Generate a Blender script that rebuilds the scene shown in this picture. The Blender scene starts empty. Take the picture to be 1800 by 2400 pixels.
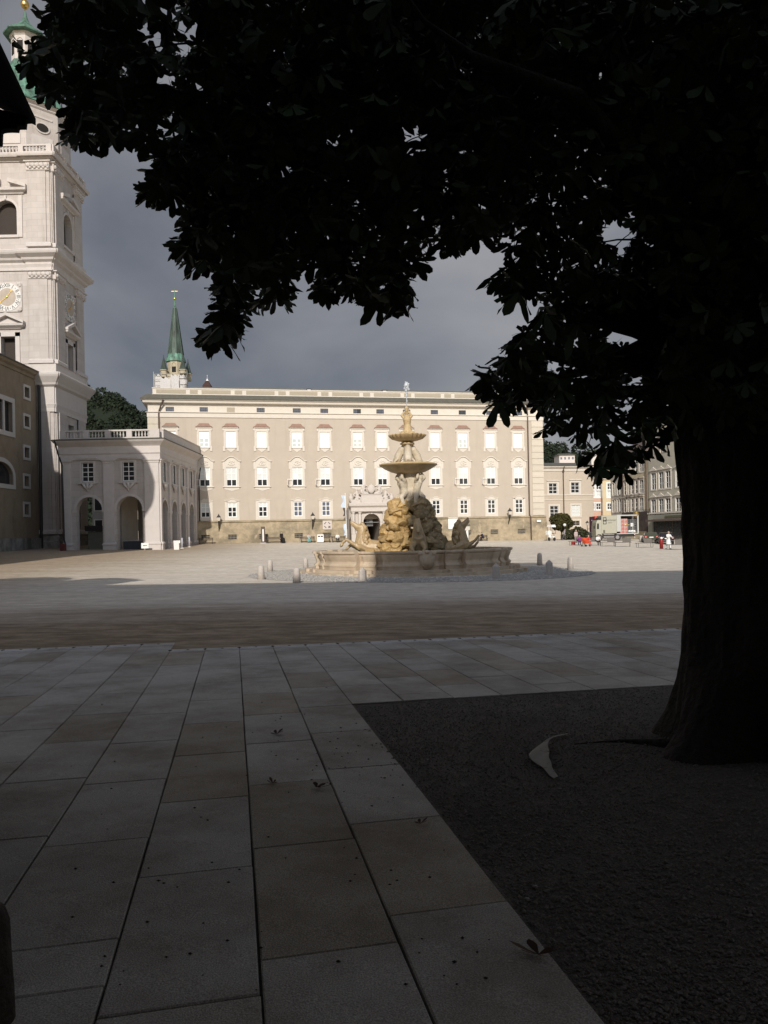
import bpy, bmesh, math, random
import numpy as np
from mathutils import Vector, Matrix, noise

rnd = random.Random(7)
SC = bpy.context.scene
rad = math.radians

# ------------------------------------------------------------------ camera
F, CX, HY, ROLL, EYE = 1810.0, 900.0, 1254.0, rad(1.15), 1.6     # focal length etc. in photo pixels
cam_d = bpy.data.cameras.new('camera')
cam = bpy.data.objects.new('camera', cam_d)
SC.collection.objects.link(cam)
SC.camera = cam
cam_d.sensor_fit = 'VERTICAL'
cam_d.sensor_height = 24.0
cam_d.sensor_width = 18.0
cam_d.lens = F / 2400 * 24
cam_d.shift_y = (HY - 1200) / 2400
cam_d.clip_start = 0.05
cam_d.clip_end = 3000
cr, sr = math.cos(ROLL), math.sin(ROLL)
cam.matrix_world = Matrix(((cr, sr, 0, 0), (0, 0, -1, 0), (-sr, cr, 0, EYE), (0, 0, 0, 1)))

# ------------------------------------------------------------------ sky, sun, exposure
SUN_EL, SUN_YAW = rad(28), rad(3.0)          # light travels towards +Y, a little to the right
world = bpy.data.worlds.new('World')
SC.world = world
world.use_nodes = True
nt = world.node_tree
nt.nodes.clear()
wo = nt.nodes.new('ShaderNodeOutputWorld')
bg = nt.nodes.new('ShaderNodeBackground')
bg.inputs[1].default_value = 0.14
sky = nt.nodes.new('ShaderNodeTexSky')
sky.sky_type = 'NISHITA'
sky.sun_disc = False
sky.sun_elevation = SUN_EL
sky.sun_rotation = math.pi + SUN_YAW
tc = nt.nodes.new('ShaderNodeTexCoord')
mp = nt.nodes.new('ShaderNodeMapping')
mp.inputs['Scale'].default_value = (1.0, 1.0, 1.7)
mp.inputs['Location'].default_value = (2.73, 4.57, 0)
n1 = nt.nodes.new('ShaderNodeTexNoise')
n1.inputs['Scale'].default_value = 2.2
n1.inputs['Detail'].default_value = 6
n1.inputs['Roughness'].default_value = 0.5
n1.inputs['Distortion'].default_value = 0.5
rp = nt.nodes.new('ShaderNodeValToRGB')
rp.color_ramp.elements[0].position = 0.34
rp.color_ramp.elements[0].color = (1.02, 1.08, 1.26, 1)
rp.color_ramp.elements[1].position = 0.68
rp.color_ramp.elements[1].color = (2.4, 2.37, 2.48, 1)
mx = nt.nodes.new('ShaderNodeMixRGB')
# the storm cloud stands over the town; round the sun, behind the viewer, the sky is open
sx = nt.nodes.new('ShaderNodeSeparateXYZ')
ad = nt.nodes.new('ShaderNodeMath')
ad.operation = 'MULTIPLY_ADD'
ad.inputs[1].default_value = 0.7
cv = nt.nodes.new('ShaderNodeMapRange')
cv.interpolation_type = 'SMOOTHSTEP'
cv.inputs['From Min'].default_value = -0.35
cv.inputs['From Max'].default_value = 0.75
cv.inputs['To Min'].default_value = 0.1
cv.inputs['To Max'].default_value = 0.95
L = nt.links.new
L(tc.outputs['Generated'], mp.inputs[0])
L(mp.outputs[0], n1.inputs['Vector'])
L(n1.outputs['Fac'], rp.inputs[0])
L(sky.outputs[0], mx.inputs[1])
L(rp.outputs[0], mx.inputs[2])
L(tc.outputs['Generated'], sx.inputs[0])
L(n1.outputs['Fac'], ad.inputs[0])
L(sx.outputs['Y'], ad.inputs[2])
L(ad.outputs[0], cv.inputs[0])
L(cv.outputs[0], mx.inputs[0])
L(mx.outputs[0], bg.inputs[0])
L(bg.outputs[0], wo.inputs[0])

sun_d = bpy.data.lights.new('sun', 'SUN')
sun_d.energy = 3.9
sun_d.angle = rad(0.5)
sun_d.color = (1.0, 0.945, 0.875)
sun = bpy.data.objects.new('sun', sun_d)
SC.collection.objects.link(sun)
sdir = Vector((math.sin(SUN_YAW) * math.cos(SUN_EL), math.cos(SUN_YAW) * math.cos(SUN_EL), -math.sin(SUN_EL)))
sun.rotation_euler = sdir.to_track_quat('-Z', 'Y').to_euler()
vs = SC.view_settings
vs.view_transform = 'Standard'
vs.look = 'None'
vs.exposure = 0.0
vs.gamma = 1.0
SC.render.engine = 'CYCLES'
SC.cycles.max_bounces = 6

# ------------------------------------------------------------------ helpers
def ray(px, py):
    a = (px - CX) / F
    b = (HY - py) / F
    return Vector((a * cr + b * sr, 1.0, -a * sr + b * cr))

def proj(x, y, z):
    z -= EYE
    return CX + F * (x * cr - z * sr) / y, HY - F * (x * sr + z * cr) / y

def at(px, py, Y):
    d = ray(px, py)
    return Vector((d.x * Y, Y, EYE + d.z * Y))

GY = [-60, 0, 13.5, 30, 46, 60, 72, 90, 100, 110, 120, 700]
GZ = [1.0, 0, -.313, -.5, -.56, -.38, -.12, .05, .2, .6, .72, .8]
def gh(x, y):
    k = float(np.interp(y, [0, 45, 100], [.0086, .0086, .0155]))
    return float(np.interp(y, GY, GZ)) - k * max(-60.0, min(60.0, x))

def gp(px, py):
    d = ray(px, py)
    y = 1.0
    while y < 400 and EYE + d.z * y > gh(d.x * y, y):
        y *= 1.004
    return Vector((d.x * y, y, gh(d.x * y, y)))

def frac(a):
    return a - math.floor(a)

class Fr:
    """a facade plane: u to the right, v away from the viewer"""
    def __init__(s, x, y, yaw):
        s.o = Vector((x, y, 0)); s.yaw = yaw
        s.u = Vector((math.cos(yaw), math.sin(yaw), 0)); s.v = Vector((-math.sin(yaw), math.cos(yaw), 0))
    def uz(s, px, py, v=0.0):
        d = ray(px, py)
        t = (v - (Vector((0, 0, EYE)) - s.o).dot(s.v)) / d.dot(s.v)
        p = Vector((0, 0, EYE)) + d * t
        return (p - s.o).dot(s.u), p.z
    def w(s, u, v=0, z=0):
        return s.o + s.u * u + s.v * v + Vector((0, 0, z))
    def g(s, u, v=0):
        p = s.w(u, v); return gh(p.x, p.y)

# ---- materials
MATS = {}
def M(name, col, rough=.85, var=.12, scale=3.0, bump=0.0, bscale=30.0, metal=0.0, spec=.3, col2=None, stretch=(1, 1, 1), rand=0.0, contrast=.25):
    if name in MATS: return MATS[name]
    m = bpy.data.materials.new(name); m.use_nodes = True
    t = m.node_tree; b = t.nodes['Principled BSDF']
    b.inputs['Roughness'].default_value = rough
    b.inputs['Metallic'].default_value = metal
    b.inputs['Specular IOR Level'].default_value = spec
    co = t.nodes.new('ShaderNodeTexCoord'); mpn = t.nodes.new('ShaderNodeMapping')
    mpn.inputs['Scale'].default_value = stretch
    t.links.new(co.outputs['Object'], mpn.inputs[0])
    n = t.nodes.new('ShaderNodeTexNoise'); n.inputs['Scale'].default_value = scale; n.inputs['Detail'].default_value = 7
    n.inputs['Roughness'].default_value = .6
    t.links.new(mpn.outputs[0], n.inputs['Vector'])
    r = t.nodes.new('ShaderNodeValToRGB')
    c2 = col2 if col2 else tuple(c * (1 - var) for c in col)
    c1 = col if col2 else tuple(min(1, c * (1 + var)) for c in col)
    r.color_ramp.elements[0].position = .5 - contrast; r.color_ramp.elements[0].color = (*c2, 1)
    r.color_ramp.elements[1].position = .5 + contrast; r.color_ramp.elements[1].color = (*c1, 1)
    t.links.new(n.outputs['Fac'], r.inputs[0])
    out = r.outputs[0]
    if rand:
        oi = t.nodes.new('ShaderNodeObjectInfo'); mr = t.nodes.new('ShaderNodeMapRange')
        mr.inputs['To Min'].default_value = 1 - rand; mr.inputs['To Max'].default_value = 1 + rand
        t.links.new(oi.outputs['Random'], mr.inputs[0])
        mu = t.nodes.new('ShaderNodeVectorMath'); mu.operation = 'SCALE'
        t.links.new(out, mu.inputs[0]); t.links.new(mr.outputs[0], mu.inputs['Scale'])
        out = mu.outputs[0]
    t.links.new(out, b.inputs['Base Color'])
    if bump:
        n2 = t.nodes.new('ShaderNodeTexNoise'); n2.inputs['Scale'].default_value = bscale; n2.inputs['Detail'].default_value = 6
        t.links.new(co.outputs['Object'], n2.inputs['Vector'])
        bp = t.nodes.new('ShaderNodeBump'); bp.inputs['Strength'].default_value = bump; bp.inputs['Distance'].default_value = .05
        t.links.new(n2.outputs['Fac'], bp.inputs['Height']); t.links.new(bp.outputs[0], b.inputs['Normal'])
    MATS[name] = m
    return m

def add_blocks(m, w, h, dark=.86, mortar=.012):
    """faint ashlar joints in a wall material (object x/z plane)"""
    t = m.node_tree; b = t.nodes['Principled BSDF']
    src = b.inputs['Base Color'].links[0].from_socket
    co = t.nodes.new('ShaderNodeTexCoord'); mpn = t.nodes.new('ShaderNodeMapping'); mpn.inputs['Rotation'].default_value = (rad(90), 0, 0)
    br = t.nodes.new('ShaderNodeTexBrick'); br.inputs['Scale'].default_value = 1
    br.inputs['Brick Width'].default_value = w; br.inputs['Row Height'].default_value = h; br.inputs['Mortar Size'].default_value = mortar
    br.inputs['Color1'].default_value = (1, 1, 1, 1); br.inputs['Color2'].default_value = (.93, .92, .91, 1); br.inputs['Mortar'].default_value = (dark, dark, dark, 1)
    t.links.new(co.outputs['Object'], mpn.inputs[0]); t.links.new(mpn.outputs[0], br.inputs['Vector'])
    mm = t.nodes.new('ShaderNodeMixRGB'); mm.blend_type = 'MULTIPLY'; mm.inputs[0].default_value = 1
    t.links.new(src, mm.inputs[1]); t.links.new(br.outputs['Color'], mm.inputs[2]); t.links.new(mm.outputs[0], b.inputs['Base Color'])
    return m

def add_grime(m, col=(.16, .14, .10), scale=.35, lo=.5, hi=.75, amt=.6, stretch=(1, 1, .5)):
    """large weather stains with a shape of their own"""
    t = m.node_tree; b = t.nodes['Principled BSDF']
    src = b.inputs['Base Color'].links[0].from_socket
    co = t.nodes.new('ShaderNodeTexCoord'); mpn = t.nodes.new('ShaderNodeMapping'); mpn.inputs['Scale'].default_value = stretch
    n = t.nodes.new('ShaderNodeTexNoise'); n.inputs['Scale'].default_value = scale; n.inputs['Detail'].default_value = 9; n.inputs['Roughness'].default_value = .65
    mr = t.nodes.new('ShaderNodeMapRange'); mr.inputs['From Min'].default_value = lo; mr.inputs['From Max'].default_value = hi; mr.inputs['To Max'].default_value = amt
    t.links.new(co.outputs['Object'], mpn.inputs[0]); t.links.new(mpn.outputs[0], n.inputs['Vector']); t.links.new(n.outputs['Fac'], mr.inputs[0])
    mm = t.nodes.new('ShaderNodeMixRGB'); mm.inputs[2].default_value = (*col, 1)
    t.links.new(mr.outputs[0], mm.inputs[0]); t.links.new(src, mm.inputs[1]); t.links.new(mm.outputs[0], b.inputs['Base Color'])
    return m

# ---- mesh builder
class MB:
    def __init__(s):
        s.v = []; s.f = []
    def add(s, vs_, fs_):
        o = len(s.v); s.v.extend(vs_); s.f.extend([tuple(i + o for i in f) for f in fs_]); return s
    def box(s, x0, x1, y0, y1, z0, z1):
        return s.add([(x0, y0, z0), (x1, y0, z0), (x1, y1, z0), (x0, y1, z0), (x0, y0, z1), (x1, y0, z1), (x1, y1, z1), (x0, y1, z1)],
                     [(0, 3, 2, 1), (4, 5, 6, 7), (0, 1, 5, 4), (1, 2, 6, 5), (2, 3, 7, 6), (3, 0, 4, 7)])
    def bbox(s, x0, x1, y0, y1, z0, z1, b):
        """box with chamfered long edges"""
        return s.loft([[(x0 + d, y0 + d, z), (x1 - d, y0 + d, z), (x1 - d, y1 - d, z), (x0 + d, y1 - d, z)] for d, z in ((b, z0), (0, z0 + b), (0, z1 - b), (b, z1))])
    def loft(s, loops, caps=True, close=True):
        n = len(loops[0]); o = len(s.v); fs = []
        for lp in loops: s.v.extend([tuple(p) for p in lp])
        for i in range(len(loops) - 1):
            for j in range(n if close else n - 1):
                k = (j + 1) % n
                fs.append((o + i * n + j, o + i * n + k, o + (i + 1) * n + k, o + (i + 1) * n + j))
        if caps:
            fs.append(tuple(o + j for j in reversed(range(n)))); fs.append(tuple(o + (len(loops) - 1) * n + j for j in range(n)))
        s.f.extend(fs); return s
    def prism(s, poly, y0, y1):                 # poly in x,z (counter-clockwise seen from -y)
        return s.loft([[(x, y0, z) for x, z in poly], [(x, y1, z) for x, z in poly]])
    def prism_z(s, poly, z0, z1):
        return s.loft([[(x, y, z0) for x, y in poly], [(x, y, z1) for x, y in poly]])
    def lathe(s, prof, n=12, c=(0, 0), a0=0.0, a1=2 * math.pi, rf=None):
        full = abs(a1 - a0 - 2 * math.pi) < 1e-6
        m = n if full else n + 1
        loops = []
        for r, z in prof:
            lp = []
            for j in range(m):
                a = a0 + (a1 - a0) * j / n
                rr = r * (rf(a, r, z) if rf else 1)
                lp.append((c[0] + rr * math.cos(a), c[1] + rr * math.sin(a), z))
            loops.append(lp)
        return s.loft(loops, caps=full, close=full)
    def tube(s, pts, rs, n=8):
        pts = [Vector(p) for p in pts]
        if not hasattr(rs, '__len__'): rs = [rs] * len(pts)
        loops = []; up = None
        for i, p in enumerate(pts):
            d = (pts[min(i + 1, len(pts) - 1)] - pts[max(i - 1, 0)])
            d = d.normalized() if d.length > 1e-9 else Vector((0, 0, 1))
            if up is None:
                up = Vector((0, 0, 1)) if abs(d.z) < .9 else Vector((1, 0, 0))
            a = d.cross(up).normalized(); b = a.cross(d).normalized(); up = b
            loops.append([p + (a * math.cos(2 * math.pi * j / n) + b * math.sin(2 * math.pi * j / n)) * rs[i] for j in range(n)])
        return s.loft(loops)
    def cap(s, p0, p1, r0, r1, n=8):
        """tapered capsule"""
        p0 = Vector(p0); p1 = Vector(p1); d = (p1 - p0); ln = d.length; d = d / ln if ln > 1e-6 else Vector((0, 0, 1))
        pts = [p0 - d * r0 * .98, p0 - d * r0 * .6, p0, p1, p1 + d * r1 * .6, p1 + d * r1 * .98]
        return s.tube(pts, [r0 * .2, r0 * .8, r0, r1, r1 * .8, r1 * .2], n)
    def chain(s, pts, rs, n=8):
        for i in range(len(pts) - 1): s.cap(pts[i], pts[i + 1], rs[i], rs[i + 1], n)
        return s
    def ell(s, c, r, n=10, m=6):
        if not hasattr(r, '__len__'): r = (r, r, r)
        return s.loft([[(c[0] + r[0] * math.cos(t) * math.cos(a), c[1] + r[1] * math.cos(t) * math.sin(a), c[2] + r[2] * math.sin(t))
                        for a in [2 * math.pi * j / n for j in range(n)]] for t in [-math.pi / 2 * .96 + math.pi * .96 * i / m for i in range(m + 1)]])
    def ring(s, u0, u1, v0, v1, prof):
        """a moulding swept round a rectangle; prof = (outset, z) from the bottom up"""
        return s.loft([[(u0 - o, v0 - o, z), (u1 + o, v0 - o, z), (u1 + o, v1 + o, z), (u0 - o, v1 + o, z)] for o, z in prof])
    def wall(s, u0, u1, z0, z1, holes, v=0.0, depth=.3):
        us = sorted(set([u0, u1] + [h for H in holes for h in H[:2] if u0 < h < u1]))
        zs = sorted(set([z0, z1] + [h for H in holes for h in H[2:4] if z0 < h < z1]))
        for i in range(len(us) - 1):
            for j in range(len(zs) - 1):
                cu = (us[i] + us[i + 1]) / 2; cz = (zs[j] + zs[j + 1]) / 2
                if any(H[0] < cu < H[1] and H[2] < cz < H[3] for H in holes): continue
                s.add([(us[i], v, zs[j]), (us[i + 1], v, zs[j]), (us[i + 1], v, zs[j + 1]), (us[i], v, zs[j + 1])], [(0, 1, 2, 3)])
        for a, b, c, d in [H[:4] for H in holes]:
            for (p, q) in (((a, c), (a, d)), ((a, d), (b, d)), ((b, d), (b, c)), ((b, c), (a, c))):
                s.add([(p[0], v, p[1]), (q[0], v, q[1]), (q[0], v + depth, q[1]), (p[0], v + depth, p[1])], [(0, 1, 2, 3)])
        return s
    def arch_fill(s, u0, u1, zs, ztop, v=0.0, depth=.6, n=14):
        """what is left of a rectangular hole [u0,u1]x[..,ztop] above a round arch springing at zs, with its soffit"""
        c = (u0 + u1) / 2; r = (u1 - u0) / 2
        P = [(c - r * math.cos(math.pi * i / n), zs + min(r, ztop - zs) * math.sin(math.pi * i / n)) for i in range(n + 1)]
        for i in range(n):
            a, b = P[i], P[i + 1]
            s.add([(a[0], v, a[1]), (b[0], v, b[1]), (b[0], v, ztop + .002), (a[0], v, ztop + .002)], [(0, 1, 2, 3)])
            s.add([(a[0], v, a[1]), (b[0], v, b[1]), (b[0], v + depth, b[1]), (a[0], v + depth, a[1])], [(0, 3, 2, 1)])
        return s
    def archivolt(s, u0, u1, zs, w, v0, v1, n=16, rise=None):
        c = (u0 + u1) / 2; r = (u1 - u0) / 2; rise = rise or r
        loops = []
        for i in range(n + 1):
            a = math.pi * i / n; k, h = -math.cos(a), math.sin(a)
            loops.append([(c + r * k, v0, zs + rise * h), (c + (r + w) * k, v0, zs + (rise + w) * h), (c + (r + w) * k, v1, zs + (rise + w) * h), (c + r * k, v1, zs + rise * h)])
        return s.loft(loops)
    def mesh(s, name, mat, smooth=False):
        me = bpy.data.meshes.new(name)
        me.from_pydata([tuple(p) for p in s.v], [], s.f)
        if mat: me.materials.append(mat)
        if smooth: me.polygons.foreach_set('use_smooth', [True] * len(me.polygons))
        me.update()
        return me

def O(name, me, parent=None, loc=(0, 0, 0), rz=0.0, rot=None, sc=None, label=None, cat=None, group=None, kind=None):
    o = bpy.data.objects.new(name, me)
    SC.collection.objects.link(o)
    o.location = loc
    o.rotation_euler = rot if rot else (0, 0, rz)
    if sc: o.scale = sc if hasattr(sc, '__len__') else (sc, sc, sc)
    if parent: o.parent = parent
    if label: o['label'] = label
    if cat: o['category'] = cat
    if group: o['group'] = group
    if kind: o['kind'] = kind
    return o

def P(mb, name, mat, parent=None, smooth=False, **k):
    return O(name, mb.mesh(name, mat, smooth), parent, **k)

def E(name, loc=(0, 0, 0), rz=0.0, label=None, cat=None, group=None, kind=None):
    return O(name, None, None, loc, rz, label=label, cat=cat, group=group, kind=kind)

def remesh(o, voxel, smooth=2, disp=0.0, dscale=.3):
    r = o.modifiers.new('fuse', 'REMESH'); r.mode = 'VOXEL'; r.voxel_size = voxel; r.use_smooth_shade = True
    if smooth:
        q = o.modifiers.new('soften', 'SMOOTH'); q.iterations = smooth; q.factor = .5
    if disp:
        tx = bpy.data.textures.new('lumps', 'CLOUDS'); tx.noise_scale = dscale; tx.noise_depth = 3
        d = o.modifiers.new('rough', 'DISPLACE'); d.texture = tx; d.strength = disp; d.mid_level = .5
    return o

def text_mesh(s, size, mat, depth=.004):
    c = bpy.data.curves.new('t', 'FONT'); c.body = s; c.size = size; c.extrude = depth; c.align_x = 'CENTER'; c.align_y = 'CENTER'; c.resolution_u = 2
    o = bpy.data.objects.new('t', c); SC.collection.objects.link(o)
    bpy.context.view_layer.update()
    me = bpy.data.meshes.new_from_object(o.evaluated_get(bpy.context.evaluated_depsgraph_get()))
    bpy.data.objects.remove(o); bpy.data.curves.remove(c)
    me.materials.clear(); me.materials.append(mat)
    return me
TEXTROT = (rad(90), 0, 0)

# ---- shared materials
m_wall = add_grime(add_grime(M('pink_beige_render', (.46, .395, .322), var=.05, scale=.6), (.41, .34, .27), .25, .5, .8, .5), (.36, .30, .235), .7, .52, .75, .45, (1.6, 1.6, .16))
m_trim = M('cream_trim', (.60, .55, .475), var=.05, scale=1.5)
m_white = M('white_paint', (.78, .77, .73), var=.03, rough=.5)
m_stone = add_grime(add_blocks(M('pale_marble_ashlar', (.485, .44, .405), var=.07, scale=.8, bump=.15, bscale=12), 1.5, .75, .80, .02), (.30, .26, .21), .5, .52, .75, .6, (1.6, 1.6, .22))
m_stoneP = add_grime(M('pale_marble_moulding', (.53, .485, .45), var=.07, scale=1.5, bump=.1, bscale=15), (.33, .28, .2), .8, .58, .8, .5)
m_plinth = add_grime(add_grime(M('weathered_plinth', (.37, .30, .20), var=.28, scale=1.6, bump=.6, bscale=5), (.17, .145, .10), .45, .44, .62, .8, (.5, .5, 1)), (.50, .40, .28), 1.4, .56, .68, .7)
m_blind = M('white_blind', (.86, .855, .80), var=.01, rough=.6)
m_pale = M('pale_blind_behind_glass', (.62, .64, .62), var=.04, rough=.25, spec=.5)
m_glass = M('dark_window_glass', (.030, .032, .036), var=.3, scale=1.2, rough=.12, spec=.6)
m_glassb = M('bluish_window_glass', (.12, .13, .17), var=.3, scale=1.5, rough=.15, spec=.6)
m_dark = M('dark_void', (.02, .018, .016), rough=.9)
m_iron = M('dark_iron', (.03, .027, .025), rough=.55, spec=.4)
m_lead = M('grey_sheet_roof', (.11, .105, .085), var=.15, scale=2, rough=.6)
m_copperhood = M('reddish_sheet_hood', (.27, .165, .125), var=.12, rough=.6)
m_pipe = M('brown_drainpipe', (.09, .06, .045), rough=.5)
m_verd = M('green_copper', (.14, .29, .215), col2=(.045, .075, .055), scale=1.4, stretch=(1, 1, .25), rough=.6, contrast=.16)
m_gold = M('gilding', (.75, .5, .16), rough=.3, metal=1.0, var=.05)
m_wood = M('bench_wood', (.13, .10, .07), var=.2, scale=8, stretch=(1, 6, 6))
m_skin = M('skin', (.5, .32, .24), rough=.55, var=.05)
# ================================================================== SETTING
QA = rad(11.07)
Qv = Vector((math.cos(QA), math.sin(QA), 0)); Pv = Vector((-math.sin(QA), math.cos(QA), 0))
SK = .05                                            # the cross joints run slightly askew
def pq(q, p):
    v = Qv * q + Pv * (p + SK * q); return v.x, v.y

def ground_mat():
    m = M('sandy_square', (.66, .60, .51), var=.08, scale=.5, bump=.35, bscale=9, rough=.95, spec=.1)
    t = m.node_tree; b = t.nodes['Principled BSDF']; src = b.inputs['Base Color'].links[0].from_socket
    co = t.nodes.new('ShaderNodeTexCoord'); sp = t.nodes.new('ShaderNodeSeparateXYZ'); t.links.new(co.outputs['Object'], sp.inputs[0])
    def math_(op, a, bb, c=None):
        n = t.nodes.new('ShaderNodeMath'); n.operation = op
        for i, x in enumerate((a, bb, c)):
            if x is None: continue
            if hasattr(x, 'links') or hasattr(x, 'is_linked'): t.links.new(x, n.inputs[i])
            else: n.inputs[i].default_value = x
        return n.outputs[0]
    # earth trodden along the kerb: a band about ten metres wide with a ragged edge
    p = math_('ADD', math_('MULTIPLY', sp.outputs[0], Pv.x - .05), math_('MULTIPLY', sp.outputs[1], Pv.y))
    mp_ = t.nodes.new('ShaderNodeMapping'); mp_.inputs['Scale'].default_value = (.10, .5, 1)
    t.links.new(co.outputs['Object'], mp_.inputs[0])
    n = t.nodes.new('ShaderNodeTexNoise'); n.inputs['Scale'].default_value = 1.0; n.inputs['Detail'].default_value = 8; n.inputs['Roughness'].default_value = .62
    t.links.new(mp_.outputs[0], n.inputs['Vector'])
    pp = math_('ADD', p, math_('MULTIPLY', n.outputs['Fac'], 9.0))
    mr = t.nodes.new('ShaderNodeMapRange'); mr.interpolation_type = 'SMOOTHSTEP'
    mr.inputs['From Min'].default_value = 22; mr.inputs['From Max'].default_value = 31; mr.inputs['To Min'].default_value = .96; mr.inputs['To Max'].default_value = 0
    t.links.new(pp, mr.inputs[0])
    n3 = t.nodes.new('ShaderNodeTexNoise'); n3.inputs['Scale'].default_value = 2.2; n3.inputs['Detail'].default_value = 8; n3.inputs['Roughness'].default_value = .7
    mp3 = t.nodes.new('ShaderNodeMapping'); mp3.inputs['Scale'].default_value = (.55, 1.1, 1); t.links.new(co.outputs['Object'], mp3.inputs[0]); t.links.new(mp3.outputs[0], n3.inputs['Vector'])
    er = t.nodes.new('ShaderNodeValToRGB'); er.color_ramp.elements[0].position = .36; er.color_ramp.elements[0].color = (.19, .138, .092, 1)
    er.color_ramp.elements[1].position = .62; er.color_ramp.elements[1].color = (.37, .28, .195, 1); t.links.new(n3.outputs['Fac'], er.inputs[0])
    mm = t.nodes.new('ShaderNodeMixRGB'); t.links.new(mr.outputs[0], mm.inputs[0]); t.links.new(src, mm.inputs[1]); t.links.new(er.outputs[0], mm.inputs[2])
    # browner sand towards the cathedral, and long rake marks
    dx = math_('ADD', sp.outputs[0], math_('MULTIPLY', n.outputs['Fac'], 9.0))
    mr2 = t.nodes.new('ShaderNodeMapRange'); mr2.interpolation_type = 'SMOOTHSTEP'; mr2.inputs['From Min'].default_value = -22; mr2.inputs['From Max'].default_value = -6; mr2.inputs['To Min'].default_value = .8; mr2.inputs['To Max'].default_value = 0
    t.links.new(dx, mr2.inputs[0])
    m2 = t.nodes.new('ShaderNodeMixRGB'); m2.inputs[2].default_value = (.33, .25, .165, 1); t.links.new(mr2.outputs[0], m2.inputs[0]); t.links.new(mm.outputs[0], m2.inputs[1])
    mp4 = t.nodes.new('ShaderNodeMapping'); mp4.inputs['Scale'].default_value = (.06, 1.1, 1); t.links.new(co.outputs['Object'], mp4.inputs[0])
    n4 = t.nodes.new('ShaderNodeTexNoise'); n4.inputs['Scale'].default_value = 1; n4.inputs['Detail'].default_value = 9; n4.inputs['Roughness'].default_value = .7; t.links.new(mp4.outputs[0], n4.inputs['Vector'])
    r4 = t.nodes.new('ShaderNodeValToRGB'); r4.color_ramp.elements[0].position = .3; r4.color_ramp.elements[0].color = (.84, .82, .80, 1); r4.color_ramp.elements[1].position = .6; r4.color_ramp.elements[1].color = (1, 1, 1, 1)
    t.links.new(n4.outputs['Fac'], r4.inputs[0])
    m3 = t.nodes.new('ShaderNodeMixRGB'); m3.blend_type = 'MULTIPLY'; m3.inputs[0].default_value = 1; t.links.new(m2.outputs[0], m3.inputs[1]); t.links.new(r4.outputs[0], m3.inputs[2])
    n6 = t.nodes.new('ShaderNodeTexNoise'); n6.inputs['Scale'].default_value = 1.7; n6.inputs['Detail'].default_value = 12; n6.inputs['Roughness'].default_value = .75; t.links.new(co.outputs['Object'], n6.inputs['Vector'])
    r6 = t.nodes.new('ShaderNodeValToRGB'); r6.color_ramp.elements[0].position = .36; r6.color_ramp.elements[0].color = (.80, .78, .75, 1); r6.color_ramp.elements[1].position = .6; r6.color_ramp.elements[1].color = (1.06, 1.06, 1.06, 1); t.links.new(n6.outputs['Fac'], r6.inputs[0])
    m6 = t.nodes.new('ShaderNodeMixRGB'); m6.blend_type = 'MULTIPLY'; m6.inputs[0].default_value = 1; t.links.new(m3.outputs[0], m6.inputs[1]); t.links.new(r6.outputs[0], m6.inputs[2])
    t.links.new(m6.outputs[0], b.inputs['Base Color'])
    return m

# the square and everything beyond it, one sheet to the horizon (starts under the kerb)
mb = MB()
ps = [12.9, 13.3, 14, 15, 16.5, 18] + list(np.arange(20, 130, 2.0)) + [140, 170, 220, 300, 420, 600]
qs = [-420, -250, -150, -100, -75] + list(np.arange(-60, 61, 3.0)) + [75, 100, 150, 250, 420]
for p in ps:
    for q in qs:
        v = Qv * q + Pv * (p + SK * max(-20, min(20, q)))
        mb.v.append((v.x, v.y, gh(v.x, v.y) - .006))
n = len(qs)
for i in range(len(ps) - 1):
    for j in range(n - 1):
        mb.f.append((i * n + j, i * n + j + 1, (i + 1) * n + j + 1, (i + 1) * n + j))
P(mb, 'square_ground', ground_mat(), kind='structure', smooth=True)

# bed under the paving, and the ground behind the camera
m_joint = M('dark_joint_sand', (.05, .043, .036), var=.3, scale=20, bump=.5, bscale=80)
mb = MB()
ps = [-70, -30, -10, -4, 0, 2, 4, 6, 8, 10, 12, 13, 14.0]; qs = [-80, -40, -20, -10, -6, -3, 0, 3, 6, 10, 20, 40, 80]
for p in ps:
    for q in qs:
        v = Qv * q + Pv * (p + SK * max(-20, min(20, q)))
        mb.v.append((v.x, v.y, gh(v.x, v.y) - (.022 if p < 13 else .05)))
n = len(qs)
for i in range(len(ps) - 1):
    for j in range(n - 1): mb.f.append((i * n + j, i * n + j + 1, (i + 1) * n + j + 1, (i + 1) * n + j))
P(mb, 'paving_bed', m_joint, kind='structure')

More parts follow.
